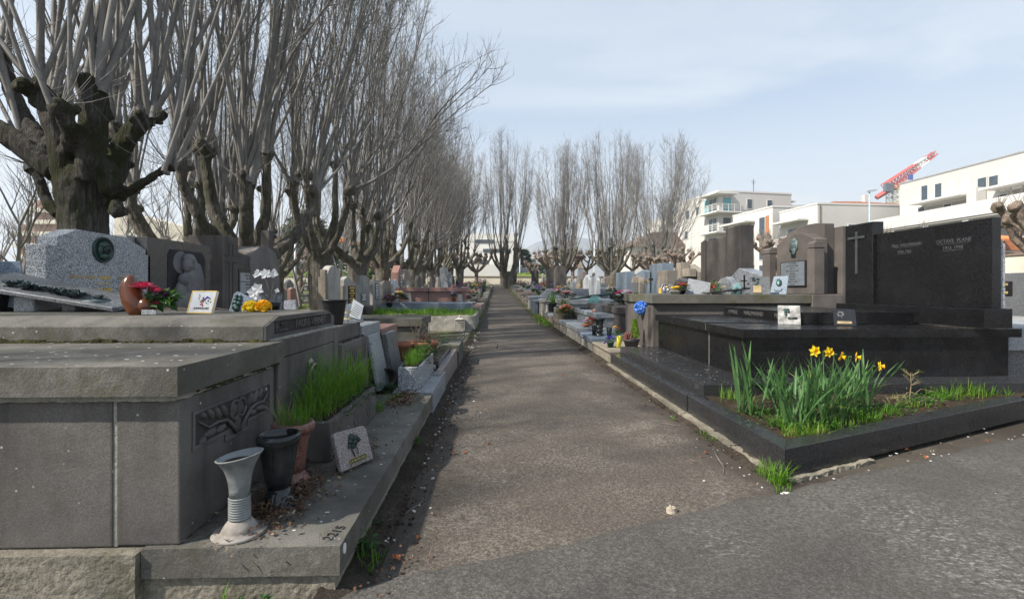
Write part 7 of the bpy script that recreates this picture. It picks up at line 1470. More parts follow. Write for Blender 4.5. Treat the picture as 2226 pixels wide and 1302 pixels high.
# fir twigs hanging into the top of the picture
m = MB(); t = thing('fir_branch', 'dark green fir twigs hanging into the top edge of the picture', 'branch', PD(800, -40, 5))
for u0, v0, u1, v1 in ((800, -60, 762, 45), (840, -50, 838, 15), (870, -60, 893, 28), (800, -60, 860, -10), (820, -40, 800, 5)):
    a0, a1 = PD(u0, v0, 5), PD(u1, v1, 5.1); m.tube([a0, a0.lerp(a1, .5)+Vector((0, 0, .02)), a1], [.006, .005, .002], 4)
    for i in range(60):
        q = a0.lerp(a1, rnd.random()); a = rnd.random()*6.28; m.leafq(q, (math.cos(a)*.8, math.sin(a)*.8, rnd.uniform(-.8, .2)), (0, 0, 1), .05, .006)
gpart(m, t, 'ever', 'needles')
# ------------------------------------------------------------------ perimeter wall, banks, hill
cream = stone('cream_render', (.66, .61, .52), (.58, .53, .44), .6, .9, .1, 60, .1, streak=((.42, .38, .32), .35), dirt=.15)
wwhite = plain('white_and_lit_render', (.57, .56, .53), .85, .1, 20, .06, sc=.3); wgrey = plain('off_white_and_shaded_render', (.49, .48, .455), .85, .1, 20, .06, sc=.3); brownw = plain('brown_coping', (.2, .15, .12), .9)  # on the apartment blocks these two tones also paint lit and shaded walls
t = thing('boundary_wall', 'long cream rendered cemetery wall with brown coping across the far end', 'wall', (0, 60, 1.7)); part('wall', B(-42, 30, 60, 60.3, 1.4, 2.62), cream, t, 0); part('coping', B(-42.1, 30.1, 59.93, 60.37, 2.622, 2.74), brownw, t, 0)
t = thing('boundary_wall', 'cream cemetery wall running along the right side towards the viewer', 'wall', (29, 40, 1)); part('wall', B(28.8, 29.1, 16, 59.9, -.1, 2.95), cream, t, 0); part('coping', B(28.72, 29.18, 16, 59.9, 2.952, 3.06), brownw, t, 0)
lawn = stone('lawn', (.10, .17, .025), (.15, .19, .05), .35, .95, .6, 30, .3, spec=.1)
def bank(x0, x1, y0, y1, z0, z1, nm):
    xs = np.linspace(x0, x1, 30); ys = np.linspace(y0, y1, 16)
    V = np.array([[x, y, z0+(z1-z0)*math.sin(min(1, (y-y0)/(y1-y0))*1.57)*(.75+.25*math.sin(x*.3))+.2*NS(x, y, .3)] for y in ys for x in xs]); ii = np.arange(len(V)).reshape(16, 30)
    npmesh(nm, V, np.stack([ii[:-1, :-1], ii[:-1, 1:], ii[1:, 1:], ii[1:, :-1]], -1).reshape(-1, 4), lawn)['kind'] = 'structure'
bank(2, 18, 62, 95, 2.0, 4.3, 'grass_bank'); bank(-44, -14, 61, 80, 2.0, 5.2, 'grass_bank')
t_ = NT('haze_tinted_forest_hill'); tt = t_.noise(.02, 6, .7); M['hill'] = t_.fin(t_.mix(t_.mr(tt, .4, .6), (.16, .19, .21), (.23, .235, .24)), 1, None, 0)  # distance haze painted into the forest colour as a blue-grey tint
xs = np.linspace(-1500, 1700, 90); ys = np.linspace(620, 1600, 24); V = []
for y in ys:
    for x in xs:
        f = math.sin(min(1, (y-620)/420)*1.57); q = (x-175)/110; V.append((x, y, -5+f*(36+80*math.exp(-q*q)+22*math.exp(-((x-60)/70)**2)+18*NS(x*.01, 0, .6)+3*NS(x, y, .03))))
ii = np.arange(len(V)).reshape(24, 90); npmesh('hill', np.array(V), np.stack([ii[:-1, :-1], ii[:-1, 1:], ii[1:, 1:], ii[1:, :-1]], -1).reshape(-1, 4), M['hill'])['kind'] = 'structure'
# ------------------------------------------------------------------ buildings
dark_in = plain('dark_interior', (.08, .09, .1), .7); tile = stone('orange_roof_tiles', (.33, .14, .08), (.26, .11, .07), 1.5, .9, .6, 30, .4); teal = plain('teal_shutter', (.12, .36, .42), .6); rust = plain('rust_brown_shutter', (.42, .17, .08), .7); orangep = plain('orange_panel', (.55, .24, .12), .7)
class Bld:
    def __init__(s, name, label, cat, loc, rot=0): s.t = thing(name, label, cat, loc); s.M = TR(loc[0], loc[1], loc[2], rot); s.o = loc
    def box(s, nm, a, mat, par=None, bev=0): return MB(s.M).box(*a).build(nm, mat, par or s.t, bevel=bev)
    def win(s, face, p, z, w_, h_, shut=None, mat=None, fx=0.0):
        """face 'L': plane x=fx looking -x, p along y; 'F': plane y=fx looking -y, p along x"""
        bx = (lambda a0, a1, b0, b1, d0, d1: (fx-d1, fx-d0, a0, a1, b0, b1)) if face == 'L' else (lambda a0, a1, b0, b1, d0, d1: (a0, a1, fx-d1, fx-d0, b0, b1))
        f = s.box('window', bx(p-w_/2, p+w_/2, z, z+h_, .004, .07), mat or wwhite); n_ = max(1, round(w_/.9))
        for i in range(n_):
            a0 = p-w_/2+.07+i*(w_-.07)/n_; a1 = p-w_/2+(i+1)*(w_-.07)/n_; s.box('pane', bx(a0, a1, z+.08, z+h_-.08, .071, .08), M['glass'], f)
        if shut:
            for sd_, m_ in shut: s.box('shutter', bx(p+sd_*(w_/2+.03) if sd_ > 0 else p-w_/2-.03-w_*.5, p+w_/2+.03+w_*.5 if sd_ > 0 else p-w_/2-.03, z, z+h_, .004, .06), m_)
    def rail(s, x0, x1, y0, y1, z, sides, h_=1.0):
        m = MB(s.M)
        def run(a, b):
            L = math.hypot(b[0]-a[0], b[1]-a[1]); n_ = max(2, int(L/.9)); ux, uy = (b[0]-a[0])/L, (b[1]-a[1])/L
            for i in range(n_+1): px, py = a[0]+ux*L*i/n_, a[1]+uy*L*i/n_; m.box(px-.03, px+.03, py-.03, py+.03, z, z+h_)
            for zz in (.35, .6, .85, h_): m.box(min(a[0], b[0])-.02, max(a[0], b[0])+.02, min(a[1], b[1])-.02, max(a[1], b[1])+.02, z+zz-.025, z+zz+.025)
        for q in sides: run(*{'L': ((x0, y0), (x0, y1)), 'F': ((x0, y0), (x1, y0)), 'R': ((x1, y0), (x1, y1)), 'B': ((x0, y1), (x1, y1))}[q])
        o = m.build('railing', wwhite, s.t, recalc=False); o['kind'] = 'stuff'; return o
def cor(u, v, d, z=2.0): q = PD(u, v, d); return (q.x, q.y, z)
# apartment block with wrapped corner balconies
b = Bld('apartment_building', 'tall cream apartment block with wraparound corner balconies behind the right trees', 'building', cor(1563, 416, 70), R(10)); H = 13.3
b.box('wall', (0, 12.2, 0, 11, -2, H), wgrey); b.box('parapet', (-.06, 12.3, -.06, 11.05, H+.002, H+.22), wwhite)
for i, z in enumerate((10.1, 7.2, 4.3, 1.4)):
    b.box('balcony', (-1.3, 3.6, -1.3, 3.2, z, z+.22), wwhite); b.rail(-1.25, 3.55, -1.25, 3.15, z+.22, 'LFR'); b.win('L', 1.4, z+.3, 2.0, 2.1, [(1, teal)] if i == 0 else None); b.box('window', (.7, 1.9, -.05, -.004, z+.3, z+2.3), teal if i == 0 else (orangep if i == 2 else dark_in))
b.box('canopy', (-1.4, 2.2, -1.4, 3.0, 12.75, 12.95), wwhite)
for x in (5.0, 8.4): b.win('F', x, 10.9, .9, 1.5)
b.win('F', 5.0, 7.6, .9, .9); b.win('F', 8.4, 7.4, .9, 1.2); b.win('F', 6.6, 4.4, .9, 1.2); b.win('L', 5.2, 10.6, 1.0, 1.4); b.win('L', 8.0, 10.4, 1.0, 1.4); b.win('L', 8.4, 7.2, 1.0, 1.4); b.box('loggia', (10.2, 14.5, .5, 8, 6, 11.6), wgrey); b.box('loggia_roof', (10.0, 14.9, .1, 8.3, 11.602, 11.8), wwhite); b.box('loggia_roof', (10.0, 13.2, .2, 8.3, 12.3, 12.45), wwhite); b.box('loggia_opening', (10.6, 14.2, .45, .496, 8.8, 11.3), plain('shaded_beige', (.4, .35, .3), .9)); b.rail(13.2, 15.2, -.2, 8, 10.4, 'FR', 1.4)
b.box('chimney', (8.8, 9.0, 4, 4.2, H+.22, H+1.0), wgrey)
b.win('L', 7.0, 3.6, 1.4, .9); b.win('L', 7.0, .4, 1.4, .9)
m = MB(b.M).tube([(7.3, 2, H+.2), (7.3, 2, H+2.6)], .04, 5).tube([(6.9, 2, H+2.2), (7.7, 2, H+2.2)], .03, 4).tube([(7.0, 2, H+1.9), (7.6, 2, H+1.9)], .03, 4).build('antenna', M['darkmetal'], b.t)
b2 = Bld('apartment_building', 'further wing of cream apartments with long green railed balconies', 'building', cor(1520, 440, 84), R(10)); b2.box('wall', (-2.6, 4, 0, 14, -2, 12.6), wwhite)
for i, z in enumerate((9.0, 6.1, 3.2, .3)): b2.box('balcony', (-4.0, -2.604, .4, 9.5, z, z+.25), wwhite); b2.rail(-3.95, -2.7, .45, 9.4, z+.25, 'LF'); [b2.win('L', y, z+.4, 1.3, 2.0, fx=-2.6) for y in (1.6, 4.4, 7.6)]; b2.box('balcony', (-2.8, 3.4, -1.4, -.004, z, z+.25), wwhite); b2.rail(-2.75, 3.35, -1.35, 0, z+.25, 'LFR'); [b2.win('F', x, z+.4, 1.1, 2.0) for x in (-1.2, 1.4)]
b = Bld('apartment_building', 'middle cream block with rust brown shutters and stacked balconies', 'building', cor(1681, 452, 55), R(7)); H = 8.45
b.box('wall', (0, 9, 0, 7.4, -2, H), wgrey); b.box('wall', (-.10, -.004, 0, 7.4, -2, H), wwhite); b.box('parapet', (-.16, 9, -.06, 7.45, H+.002, H+.18), wwhite); b.box('canopy', (-1.5, -.104, 3.0, 8.2, 7.2, 7.4), wwhite)  # whiter skin on the left face puts its sunlight into the colour
for i, z in enumerate((5.0, 2.2, -.6)):
    b.box('balcony', (-1.3, -.104, 3.1, 7.2, z-.25, z), wwhite); b.rail(-1.25, -.15, 3.15, 7.15, z, 'LF'); b.win('L', 5.0, z+.1, 2.4, 2.0, fx=-.1); b.win('L', 1.7, z+.3, 1.1, 2.3, [(-1, rust)], fx=-.1)
b = Bld('apartment_building', 'low cream block with single balcony in front of the tiled roof', 'building', cor(1779, 443, 48), R(5)); H = 7.55
b.box('wall', (0, 9.2, 0, 5.6, -2, H), wgrey); b.box('wall', (-.1, -.004, 0, 5.6, -2, H), wwhite); b.box('parapet', (-.15, 9.25, -.05, 5.65, H+.002, H+.15), wwhite); b.box('canopy', (-1.3, -.104, 1.2, 5.4, 6.15, 6.35), wwhite)  # left face again painted whiter than the front, as if sunlit
b.box('balcony', (-1.6, -.104, 1.0, 5.6, 3.1, 3.35), wwhite); b.box('balcony_front', (-1.6, -1.5, 1.0, 1.1, 3.352, 4.3), wwhite); b.rail(-1.55, -.2, 1.15, 5.5, 3.35, 'L', 1.05); b.win('L', 2.9, 3.5, 2.6, 2.1, fx=-.1); b.win('F', 1.4, 2.4, .85, 1.2); b.box('gutter_pipe', (.12, .2, -.09, -.004, -2, 7.5), brownw); b.box('gutter_pipe', (8.9, 8.98, -.09, -.004, -2, 7.5), brownw); b.win('F', 3.6, 4.9, .85, .75); b.win('F', 6.2, 4.6, .6, .8); b.win('L', 3, .4, 2, 2, fx=-.1)
q0, q1 = PD(1760, 450, 64), PD(1992, 450, 60); t = thing('house', 'long building with orange brown hipped tile roof and three tiny windows', 'building', (q0.x, q0.y, 2))
ze = 11.35; MB().box(q0.x+.5, q1.x-.5, 58, 68, 0, ze).build('wall', plain('pale_yellow_render', (.62, .57, .45), .9, 0, 20, .08), t)
MB().add([(q0.x, 57.4, ze+.02), (q1.x, 57.4, ze+.02), (q1.x, 68.6, ze+.02), (q0.x, 68.6, ze+.02), (q0.x+3.5, 63, ze+1.5), (q1.x-3.5, 63, ze+1.5)], [(0, 1, 5, 4), (1, 2, 5), (2, 3, 4, 5), (3, 0, 4), (0, 3, 2, 1)]).build('roof', tile, t); MB().box(q0.x+7, q0.x+7.6, 62, 62.6, ze+.8, ze+2.2).build('chimney', wgrey, t)
for u in (1938, 1949, 1960): q = PD(u, 463, 57.5); MB().box(q.x-.3, q.x+.3, 57.9, 57.99, q.z-.3, q.z+.3).build('window', wwhite, t); 
# long building on the right
x0 = 39.0; t = thing('apartment_building', 'long off white building with projecting terrace band at the right edge', 'building', (x0, 38, 0)); ob = Bld.__new__(Bld); ob.t = t; ob.M = Matrix.Identity(4); ob.o = (x0, 38, 0)
ob.box('wall', (x0, x0+12, 24, 45.4, -.5, 11.2), wgrey); ob.box('parapet', (x0-.05, x0+12, 24, 45.45, 11.202, 11.32), M['darkmetal'] if False else plain('grey_coping', (.3, .3, .3), .7))
ob.box('terrace', (x0-2.6, x0-.004, 22, 45.9, 6.7, 7.75), wwhite); ob.box('terrace_floor', (x0-2.5, x0-.004, 22, 45.9, 6.55, 6.698), wgrey)
for u, v, h_, sh in ((2010, 420, 1.5, 0), (2040, 416, 1.5, 0), (2070, 411, 1.5, 1), (2100, 407, 1.5, 1), (2186, 392, 1.55, 1), (2212, 388, 1.55, 1)):
    q = PX(u, v, x0-.05); ob.win('L', q.y, q.z-h_/2, .75, h_, mat=wwhite, fx=x0)
    if sh: ob.box('shutter', (x0-.1, x0-.082, q.y-.36, q.y+.36, q.z-h_/2+.03, q.z+h_/2-.03), M['white'])
for u, v in ((2135, 400), (2160, 396), (2003, 462), (2060, 456), (2180, 436)):
    q = PX(u, v, x0-.05); ob.win('L', q.y, q.z-.55, .8, 1.1, mat=wgrey, fx=x0)
for ua, ub, v in ((1992, 2106, 452), (2150, 2260, 425)):
    a_, b_ = PX(ua, v+6, x0-.6).y, PX(ub, v-6, x0-.6).y; ob.box('awning', (x0-1.5, x0-.004, min(a_, b_), max(a_, b_), 8.75, 8.9), wwhite); ob.box('window_band', (x0-.06, x0-.004, min(a_, b_)+.3, max(a_, b_)-.3, 7.9, 8.5), plain('grey_glazing', (.28, .27, .25), .4)); ob.box('awning_post', (x0-.9, x0-.1, min(a_, b_)-.9, min(a_, b_)-.1, 7.752, 9.2), wgrey)
ob.box('ground_storey', (x0+.2, x0+.35, 24, 45, -.4, 6.5), plain('brownish_ground_storey', (.42, .34, .28), .9))
for y in (26, 29.5, 33, 36.5, 40, 43.5): ob.box('pillar', (x0-2.4, x0-2.0, y-.25, y+.25, -.4, 6.548), wwhite)
q = PD(2215, 575, 30); t = thing('house', 'small house with orange tiled canopy and brown shutters at the right edge', 'building', (q.x, q.y, 0)); 
MB().box(q.x-2.5, q.x+6, q.y, q.y+5, -.5, 4.4).build('wall', wwhite, t); MB().hexa([(q.x-3.2, q.y-2.2, 2.45), (q.x+6, q.y-2.2, 2.45), (q.x+6, q.y-.01, 3.2), (q.x-3.2, q.y-.01, 3.2)], [(q.x-3.2, q.y-2.2, 2.6), (q.x+6, q.y-2.2, 2.6), (q.x+6, q.y-.01, 3.35), (q.x-3.2, q.y-.01, 3.35)]).build('canopy_roof', tile, t); MB().box(q.x-1, q.x+.8, q.y-.08, q.y-.004, 3.5, 4.3).build('shutter', rust, t); MB().hexa([(q.x-3, q.y-1.6, 4.0), (q.x-1.3, q.y-1.6, 4.0), (q.x-1.3, q.y-.01, 4.4), (q.x-3, q.y-.01, 4.4)], [(q.x-3, q.y-1.6, 4.05), (q.x-1.3, q.y-1.6, 4.05), (q.x-1.3, q.y-.01, 4.45), (q.x-3, q.y-.01, 4.45)]).build('orange_awning', plain('orange_canvas', (.7, .22, .06), .8), t); MB().box(q.x-2.8, q.x+6, q.y-.3, q.y-.05, -.4, 2.44).build('lower_wall', plain('blue_grey_stone_wall', (.16, .18, .2), .9, .3), t)
# house with brown roof behind the right limes
a_, b_ = PD(1372, 545, 78), PD(1500, 545, 76); t = thing('house', 'cream house with brown pitched roof behind the rightmost lime', 'building', (a_.x, a_.y, 2)); MB().box(a_.x, b_.x, 78, 88, 0, 8.2).build('wall', wwhite, t); MB().prism([(a_.x-.5, 8.0), (b_.x+.5, 8.0), (b_.x-1.5, 10.4), (a_.x+3.6, 10.4)], 'y', 77.5, 88.5).build('roof', plain('brown_roof', (.16, .11, .09), .9), t)
for x in (a_.x+2, a_.x+5, a_.x+8): MB().box(x-.6, x+.6, 77.9, 77.99, 5.2, 6.7).build('window', M['glass'], t)
# white hospital block at the path's end
a_, b_ = PD(985, 560, 96), PD(1122, 560, 96); t = thing('hospital_building', 'flat roofed white building with ribbon windows behind the path end', 'building', ((a_.x+b_.x)/2, 96, 2))
MB().box(a_.x, b_.x, 96, 110, 0, 12.2).build('wall', wwhite, t); MB().box(a_.x-.1, b_.x+.1, 95.9, 110.1, 10.6, 11.0).build('grey_band', wgrey, t); MB().box(a_.x+4, a_.x+4.4, 100, 100.4, 12.2, 14).build('chimney', M['steel'], t)
for ua, ub, v in ((1033, 1075, 525), (1050, 1110, 545), (1022, 1062, 570)):
    p0, p1 = PD(ua, v, 95.9), PD(ub, v, 95.9); f = MB().box(p0.x, p1.x, 95.9, 95.99, p0.z-.35, p0.z+.35).build('ribbon_window', dark_in, t); n_ = int((p1.x-p0.x)/.9)
    for i in range(n_): MB().box(p0.x+.05+i*.9, p0.x+.85+i*.9, 95.85, 95.897, p0.z-.28, p0.z+.28).build('pane', M['glass'], f)
a_, b_ = PD(955, 590, 88), PD(1166, 590, 88); MB().box(a_.x, PD(1113, 590, 88).x, 88, 95.5, 0, 5.6).build('annex', wwhite, t)
a_, b_ = PD(1105, 575, 170), PD(1178, 575, 170); t = thing('office_building', 'pale far office block with rows of small windows', 'building', (a_.x, a_.y, 2)); MB().box(a_.x, b_.x, 170, 180, 0, 13.2).build('wall', wgrey, t); MB().box(a_.x+1.5, a_.x+4, 172, 175, 13.2, 16).build('roof_hut', wwhite, t)
for r_ in range(3):
    for i in range(6): MB().box(a_.x+1+i*1.9, a_.x+2.1+i*1.9, 169.9, 169.98, 10.9-r_*2.6, 12.1-r_*2.6).build('window', M['glass'], t)
a_, b_ = PD(1112, 585, 100), PD(1168, 585, 100); t = thing('low_building', 'low lilac grey shed with two small windows on the green bank', 'building', (a_.x, a_.y, 3)); MB().box(a_.x, b_.x, 100, 106, 2, 5.7).build('wall', plain('lilac_grey_render', (.36, .37, .43), .9), t); [MB().box(a_.x+x, a_.x+x+.6, 99.9, 99.98, 4.2, 4.8).build('window', M['glass'], t) for x in (1.6, 3.6)]
# left background
a_, b_ = PD(560, 540, 76), PD(750, 540, 76); t = thing('office_building', 'white office building with orange roof band behind the left limes', 'building', (a_.x, a_.y, 2)); MB().box(a_.x, b_.x, a_.y, a_.y+12, 0, 11.2).build('wall', wwhite, t); MB().box(a_.x-.3, b_.x+.3, a_.y-.4, a_.y+12, 8.6, 9.2).build('orange_band', plain('orange_fascia', (.62, .22, .08), .7), t)
for z in (9.5, 6.7, 4.4):
    for i in range(12): MB().box(a_.x+.4+i*1.1, a_.x+1.3+i*1.1, a_.y-.08, a_.y-.004, z, z+1.2).build('window', plain('bluish_glazing', (.12, .18, .3), .2) if not bpy.data.materials.get('bluish_glazing') else bpy.data.materials['bluish_glazing'], t)
a_, b_ = PD(40, 500, 125), PD(145, 500, 125); t = thing('apartment_tower', 'brownish stepped apartment tower with pale balconies at far left', 'building', (a_.x, a_.y, 0)); MB().box(a_.x, b_.x, a_.y, a_.y+12, 0, 18).box(a_.x+3, b_.x-2, a_.y+1, a_.y+11, 18, 24.5).build('wall', plain('brown_brick', (.33, .2, .15), .9), t)
for i in range(7): MB().box(a_.x+(-.3 if i < 5 else 3), b_.x-(0 if i < 5 else 2.2), a_.y-1.2, a_.y-.004 if i < 5 else a_.y+.99, 3.0+i*3.0, 4.0+i*3.0).build('balcony', cream, t)
a_, b_ = PD(248, 500, 62), PD(398, 500, 62); t = thing('house', 'beige house with shallow grey gable behind the big lime', 'building', (a_.x, a_.y, 0)); MB().prism([(a_.x, 0), (b_.x, 0), (b_.x, 9.2), (b_.x-5, 10.3), (a_.x, 11.4)], 'y', a_.y, a_.y+8).build('wall', cream, t); MB().box(b_.x+.2, b_.x+5, a_.y+.5, a_.y+8, 0, 7.4).build('annex', wwhite, t); MB().box(a_.x+4, a_.x+5.2, a_.y-.06, a_.y-.004, 6.5, 7.9).build('window', M['glass'], t)
a_, b_ = PD(410, 560, 70), PD(560, 560, 70); t = thing('low_building', 'pale low building glimpsed between the left trunks', 'building', (a_.x, a_.y, 0)); MB().box(a_.x, b_.x, a_.y, a_.y+8, 0, 7.2).build('wall', wgrey, t); [MB().box(a_.x+x, a_.x+x+1.4, a_.y-.07, a_.y-.004, 4, 5.6).build('window', M['glass'], t) for x in (1, 4, 7)]
# crane
redp = plain('red_crane_paint', (.50, .10, .09), .6); yel = plain('pale_yellow_crane_paint', (.62, .5, .28), .6)
D = 175; t = thing('tower_crane', 'red luffing tower crane with white jib section above the roofs', 'crane', PD(1940, 500, D))
def lattice(a_, b_, w0, w1, n_, r_, mats, nm):
    a_ = Vector(a_); b_ = Vector(b_); d = (b_-a_).normalized(); s_ = d.cross(Vector((0, 1, 0))).normalized(); u_ = Vector((0, 1, 0)); 
    for k0, k1, mt in mats:
        m = MB(); P_ = []
        for i in range(k0, k1+1):
            c_ = a_.lerp(b_, i/n_); w_ = w0+(w1-w0)*i/n_; P_.append([c_+s_*w_*.5+u_*w_*.5, c_+s_*w_*.5-u_*w_*.5, c_-s_*w_*.5-u_*w_*.5, c_-s_*w_*.5+u_*w_*.5])
        for i in range(len(P_)-1):
            for j in range(4): m.tube([P_[i][j], P_[i+1][j]], r_, 4); m.tube([P_[i][j], P_[i+1][(j+1) % 4]], r_*.7, 3); m.tube([P_[i][j], P_[i][(j+1) % 4]], r_*.7, 3)
        o = m.build(nm, mt, t, recalc=False); o['kind'] = 'stuff'
lattice(PD(1940, 560, D), PD(1940, 408, D), 2.6, 2.6, 14, .16, ((0, 14, yel),), 'tower'); lattice(PD(1928, 408, D), PD(2033, 333, D), 3.2, 1.3, 16, .2, ((0, 10, redp), (10, 13, M['white']), (13, 16, redp)), 'jib')
a_, b_ = PD(1905, 430, D), PD(1950, 402, D); MB().tube([a_, a_.lerp(b_, .5), b_], [.9, 1.0, .9], 4).build('counter_jib', redp, t); q = PD(1920, 408, D); MB().box(q.x-1.5, q.x+1.5, q.y-3, q.y-1.8, q.z-2, q.z+1).build('cab', plain('grey_cab', (.12, .14, .16), .4), t); q = PD(1940, 404, D); MB().box(q.x-1.6, q.x+1.6, q.y-1.5, q.y+1.5, q.z-1.6, q.z).build('turntable', yel, t); MB().tube([PD(1950, 398, D), PD(2025, 332, D)], .12, 4).build('stay_cable', M['darkmetal'], t); q = PD(1970, 388, D); MB().box(q.x-.9, q.x+.9, q.y-1.9, q.y-1.7, q.z-1, q.z+1).build('hoist_drum', plain('blue_drum', (.08, .12, .35), .5), t)
# lamps and poles
polem = plain('pale_blue_pole', (.35, .45, .5), .5)
def lamp(label, u, vt, d, head=True, mat=polem, r_=.07):
    q = PD(u, vt, d); t = thing('street_lamp', label, 'street lamp', (q.x, q.y, 0)); MB().tube([(q.x, q.y, .2), (q.x, q.y, q.z*.5), (q.x, q.y, q.z)], [r_*1.4, r_, r_*.8], 8).build('pole', mat, t, smooth=True)
    if head: MB().hexa([(q.x-.15, q.y-.12, q.z), (q.x+.55, q.y-.12, q.z+.12), (q.x+.55, q.y+.12, q.z+.12), (q.x-.15, q.y+.12, q.z)], [(q.x-.15, q.y-.1, q.z+.14), (q.x+.55, q.y-.1, q.z+.22), (q.x+.55, q.y+.1, q.z+.22), (q.x-.15, q.y+.1, q.z+.14)]).build('lamp_head', M['granite_f'], t)
lamp('street lamp with flat head on blue pole before the tiled roof', 1890, 418, 40); lamp('slim grey lamp pole before the cream apartments', 1503, 500, 62, False); lamp('white lamp pole on the grass beyond the left limes', 642, 510, 32, False, plain('white_pole', (.6, .65, .7), .5), .08); lamp('thin white pole on the green bank', 1130, 545, 80, False, bpy.data.materials['white_pole'], .09); lamp('pale pole seen between the far right limes', 1292, 520, 80, False, bpy.data.materials['white_pole'], .1); lamp('pale green pole behind the left row trunks', 816, 520, 58, False)
# ------------------------------------------------------------------ small loose things on the ground
rs_ = random.Random(4)
q = PG(1459, 1118); o = MB(TR(q.x, q.y, q.z+.018, .4)).blob((0, 0, 0), .026, 9, 7, .5, 2.2, 1.1, .8, .9, seed=2).build('stone', plain('cream_stone', (.36, .31, .24), .9, .3, 40, .3), None, smooth=False); tag(o, 'pale cream stone lying alone on the path', 'stone')
def twig(label, pts, r_):
    P_ = [PG(u, v)+Vector((0, 0, .012)) for u, v in pts]; o = MB().tube(P_, [r_*(.8+.4*math.sin(i*2)) for i in range(len(P_))][:-1]+[r_*.5], 6).build('twig', M['twig'], None, smooth=True); tag(o, label, 'twig')
twig('long thin curved twig on the left half of the path', [(930, 1228), (938, 1198), (960, 1165), (1000, 1135), (1040, 1112), (1070, 1100)], .0035)
twig('short thick twig with crooked end near the planter', [(1552, 982), (1562, 1002), (1574, 1020), (1572, 1036)], .005)
twig('thin twig lying by the left kerb', [(880, 1122), (905, 1105), (925, 1090), (935, 1062)], .003)
twig('fine pale twig on the path edge below the black kerb', [(1440, 922), (1470, 928), (1500, 926)], .0025)
gl = leafm('x', (.30, .11, .035), (.22, .07, .025), .7, .15)
for u, v in ((1410, 1185), (1490, 1140), (1484, 1148), (1275, 1205), (1452, 1192), (1526, 998), (1530, 990), (953, 1018), (984, 992), (1007, 990), (870, 1225), (852, 1222), (905, 1180), (2005, 1085), (2040, 1050), (1997, 1050), (2150, 1025), (2010, 1000), (1880, 1045), (2115, 1085), (2150, 965), (2118, 1010), (2045, 1108), (2015, 1162), (2110, 940), (1980, 985), (1065, 970), (1220, 820), (1200, 770)):
    q = PG(u, v)+Vector((0, 0, .012)); m = MB(); a = rs_.random()*6.28; L = rs_.uniform(.022, .04)
    for i in range(2): m.leafq(q+Vector((0, 0, i*.004)), (math.cos(a+i*.7), math.sin(a+i*.7), .15), (rs_.uniform(-.5, .5), rs_.uniform(-.5, .5), 1), L, L*.55, .7)
    o = m.build('dry_leaf', gl, None, recalc=False); tag(o, 'curled orange brown dry leaf lying on the asphalt', 'leaf', 'dry leaves on the asphalt')
wq = plain('white_droppings', (.62, .62, .6), .9)
m = MB()
for u, v, r_ in ((1073, 1190, .016), (1190, 1175, .011), (1103, 1218, .008), (1357, 1260, .016), (1310, 1212, .008), (1757, 1110, .012), (1705, 1076, .014), (2180, 990, .015), (2100, 1042, .013), (2170, 1255, .018), (1030, 875, .014), (1045, 900, .010), (1655, 1165, .01), (2070, 1295, .02), (1655, 1260, .008)):
    q = PG(u, v)+Vector((0, 0, .013))
    for i in range(6): m.blob(q+Vector((rs_.gauss(0, r_*.6), rs_.gauss(0, r_*.5), 0)), r_*rs_.uniform(.3, .7), 7, 3, .4, 4, 1, 1, .15)
stuff('bird_droppings', m, wq)
m = MB()
for _ in range(170):
    x, y = rs_.gauss(3.0, .8), rs_.gauss(2.5, .5); m.blob((x, y, .020), rs_.uniform(.004, .010), 6, 3, .4, 4, rs_.uniform(.7, 1.6), 1, .2, seed=x)
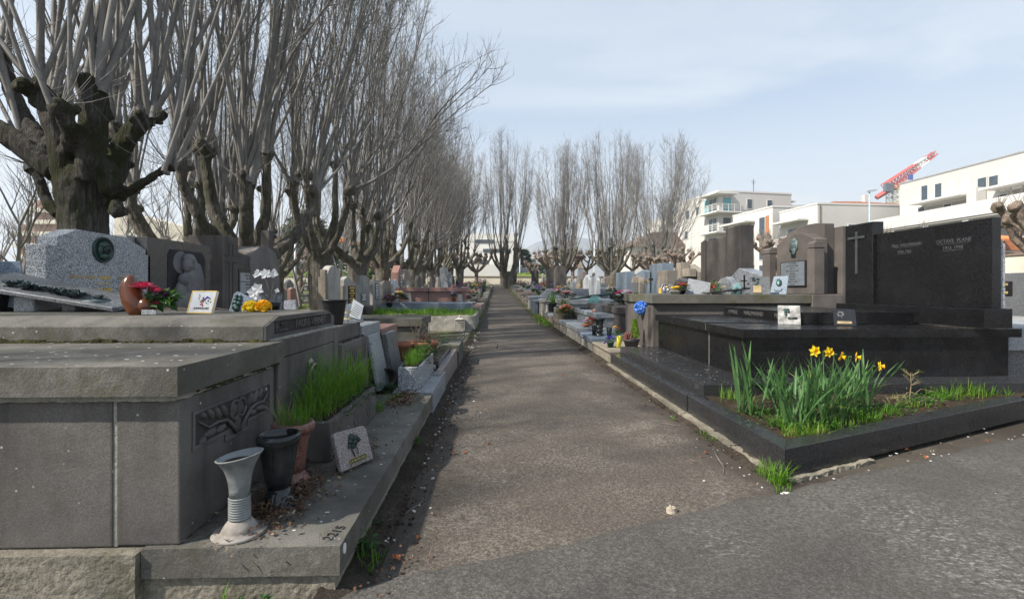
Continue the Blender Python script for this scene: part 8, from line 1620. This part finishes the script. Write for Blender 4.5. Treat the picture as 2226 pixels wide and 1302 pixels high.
for _ in range(60):
    x, y = rs_.uniform(-1.8, -1.15), 0; m.blob((rs_.uniform(-2.4, -1.1), rs_.uniform(1.66, 2.3), .7965), rs_.uniform(.003, .007), 6, 3, .4, 4, rs_.uniform(.7, 2), 1, .12); m.blob((rs_.uniform(-1.0, -.56), rs_.uniform(1.68, 3.5), .1835), rs_.uniform(.002, .007), 6, 3, .4, 4, rs_.uniform(.7, 2), 1, .12)
    m.blob((rs_.uniform(1.6, 1.7), rs_.uniform(2.7, 6.5), .1755), rs_.uniform(.001, .003), 5, 3, .4, 4, 1.5, 1, .12); m.blob((rs_.uniform(1.72, 2.2), rs_.uniform(3.95, 6.5), .2685), rs_.uniform(.002, .006), 5, 3, .4, 4, 1.5, 1, .12)
stuff('bird_droppings', m, wq)
# crack in the path asphalt
m = MB(); pts = [(1032, 738), (1045, 742), (1062, 742), (1072, 747), (1082, 752), (1080, 760)]
P_ = [PG(u, v)+Vector((0, 0, .016)) for u, v in pts]; m.tube(P_, .012, 4); o = stuff('path_crack', m, M['soil'])
# ------------------------------------------------------------------ thin spring haze
hm_ = bpy.data.materials.new('haze_air'); hm_.use_nodes = True; hn = hm_.node_tree; hn.nodes.clear()
ho = hn.nodes.new('ShaderNodeOutputMaterial'); hv = hn.nodes.new('ShaderNodeVolumePrincipled'); hv.inputs['Color'].default_value = (.86, .92, 1, 1); hv.inputs['Density'].default_value = .0006; hv.inputs['Anisotropy'].default_value = .2
hn.links.new(hv.outputs[0], ho.inputs['Volume'])
o = MB().box(-1900, 2100, -70, 1800, -12, 150).build('haze', hm_, None, origin=(0, 0, 0)); o['kind'] = 'stuff'
# ------------------------------------------------------------------ tell look-alikes apart by how near they stand
bpy.context.view_layer.update()
byl = {}
for o_ in C.objects:
    if o_.get('label') and o_.get('category') not in (None, 'leaf') and o_.parent is None and o_.get('kind') is None: byl.setdefault(o_['label'], []).append(o_)
ORD = ('nearest', 'second nearest', 'third nearest', 'fourth nearest', 'fifth nearest', 'sixth nearest', 'seventh nearest', 'eighth nearest', 'ninth nearest', 'tenth nearest', 'eleventh nearest', 'twelfth nearest')
for lab_, os_ in byl.items():
    if len(os_) < 2: continue
    os_.sort(key=lambda q: (q.location-cam.location).length)
    for i_, o_ in enumerate(os_):
        o_['label'] = lab_+', '+('farthest of all' if i_ == len(os_)-1 else ORD[i_] if i_ < 12 else 'among the farthest')
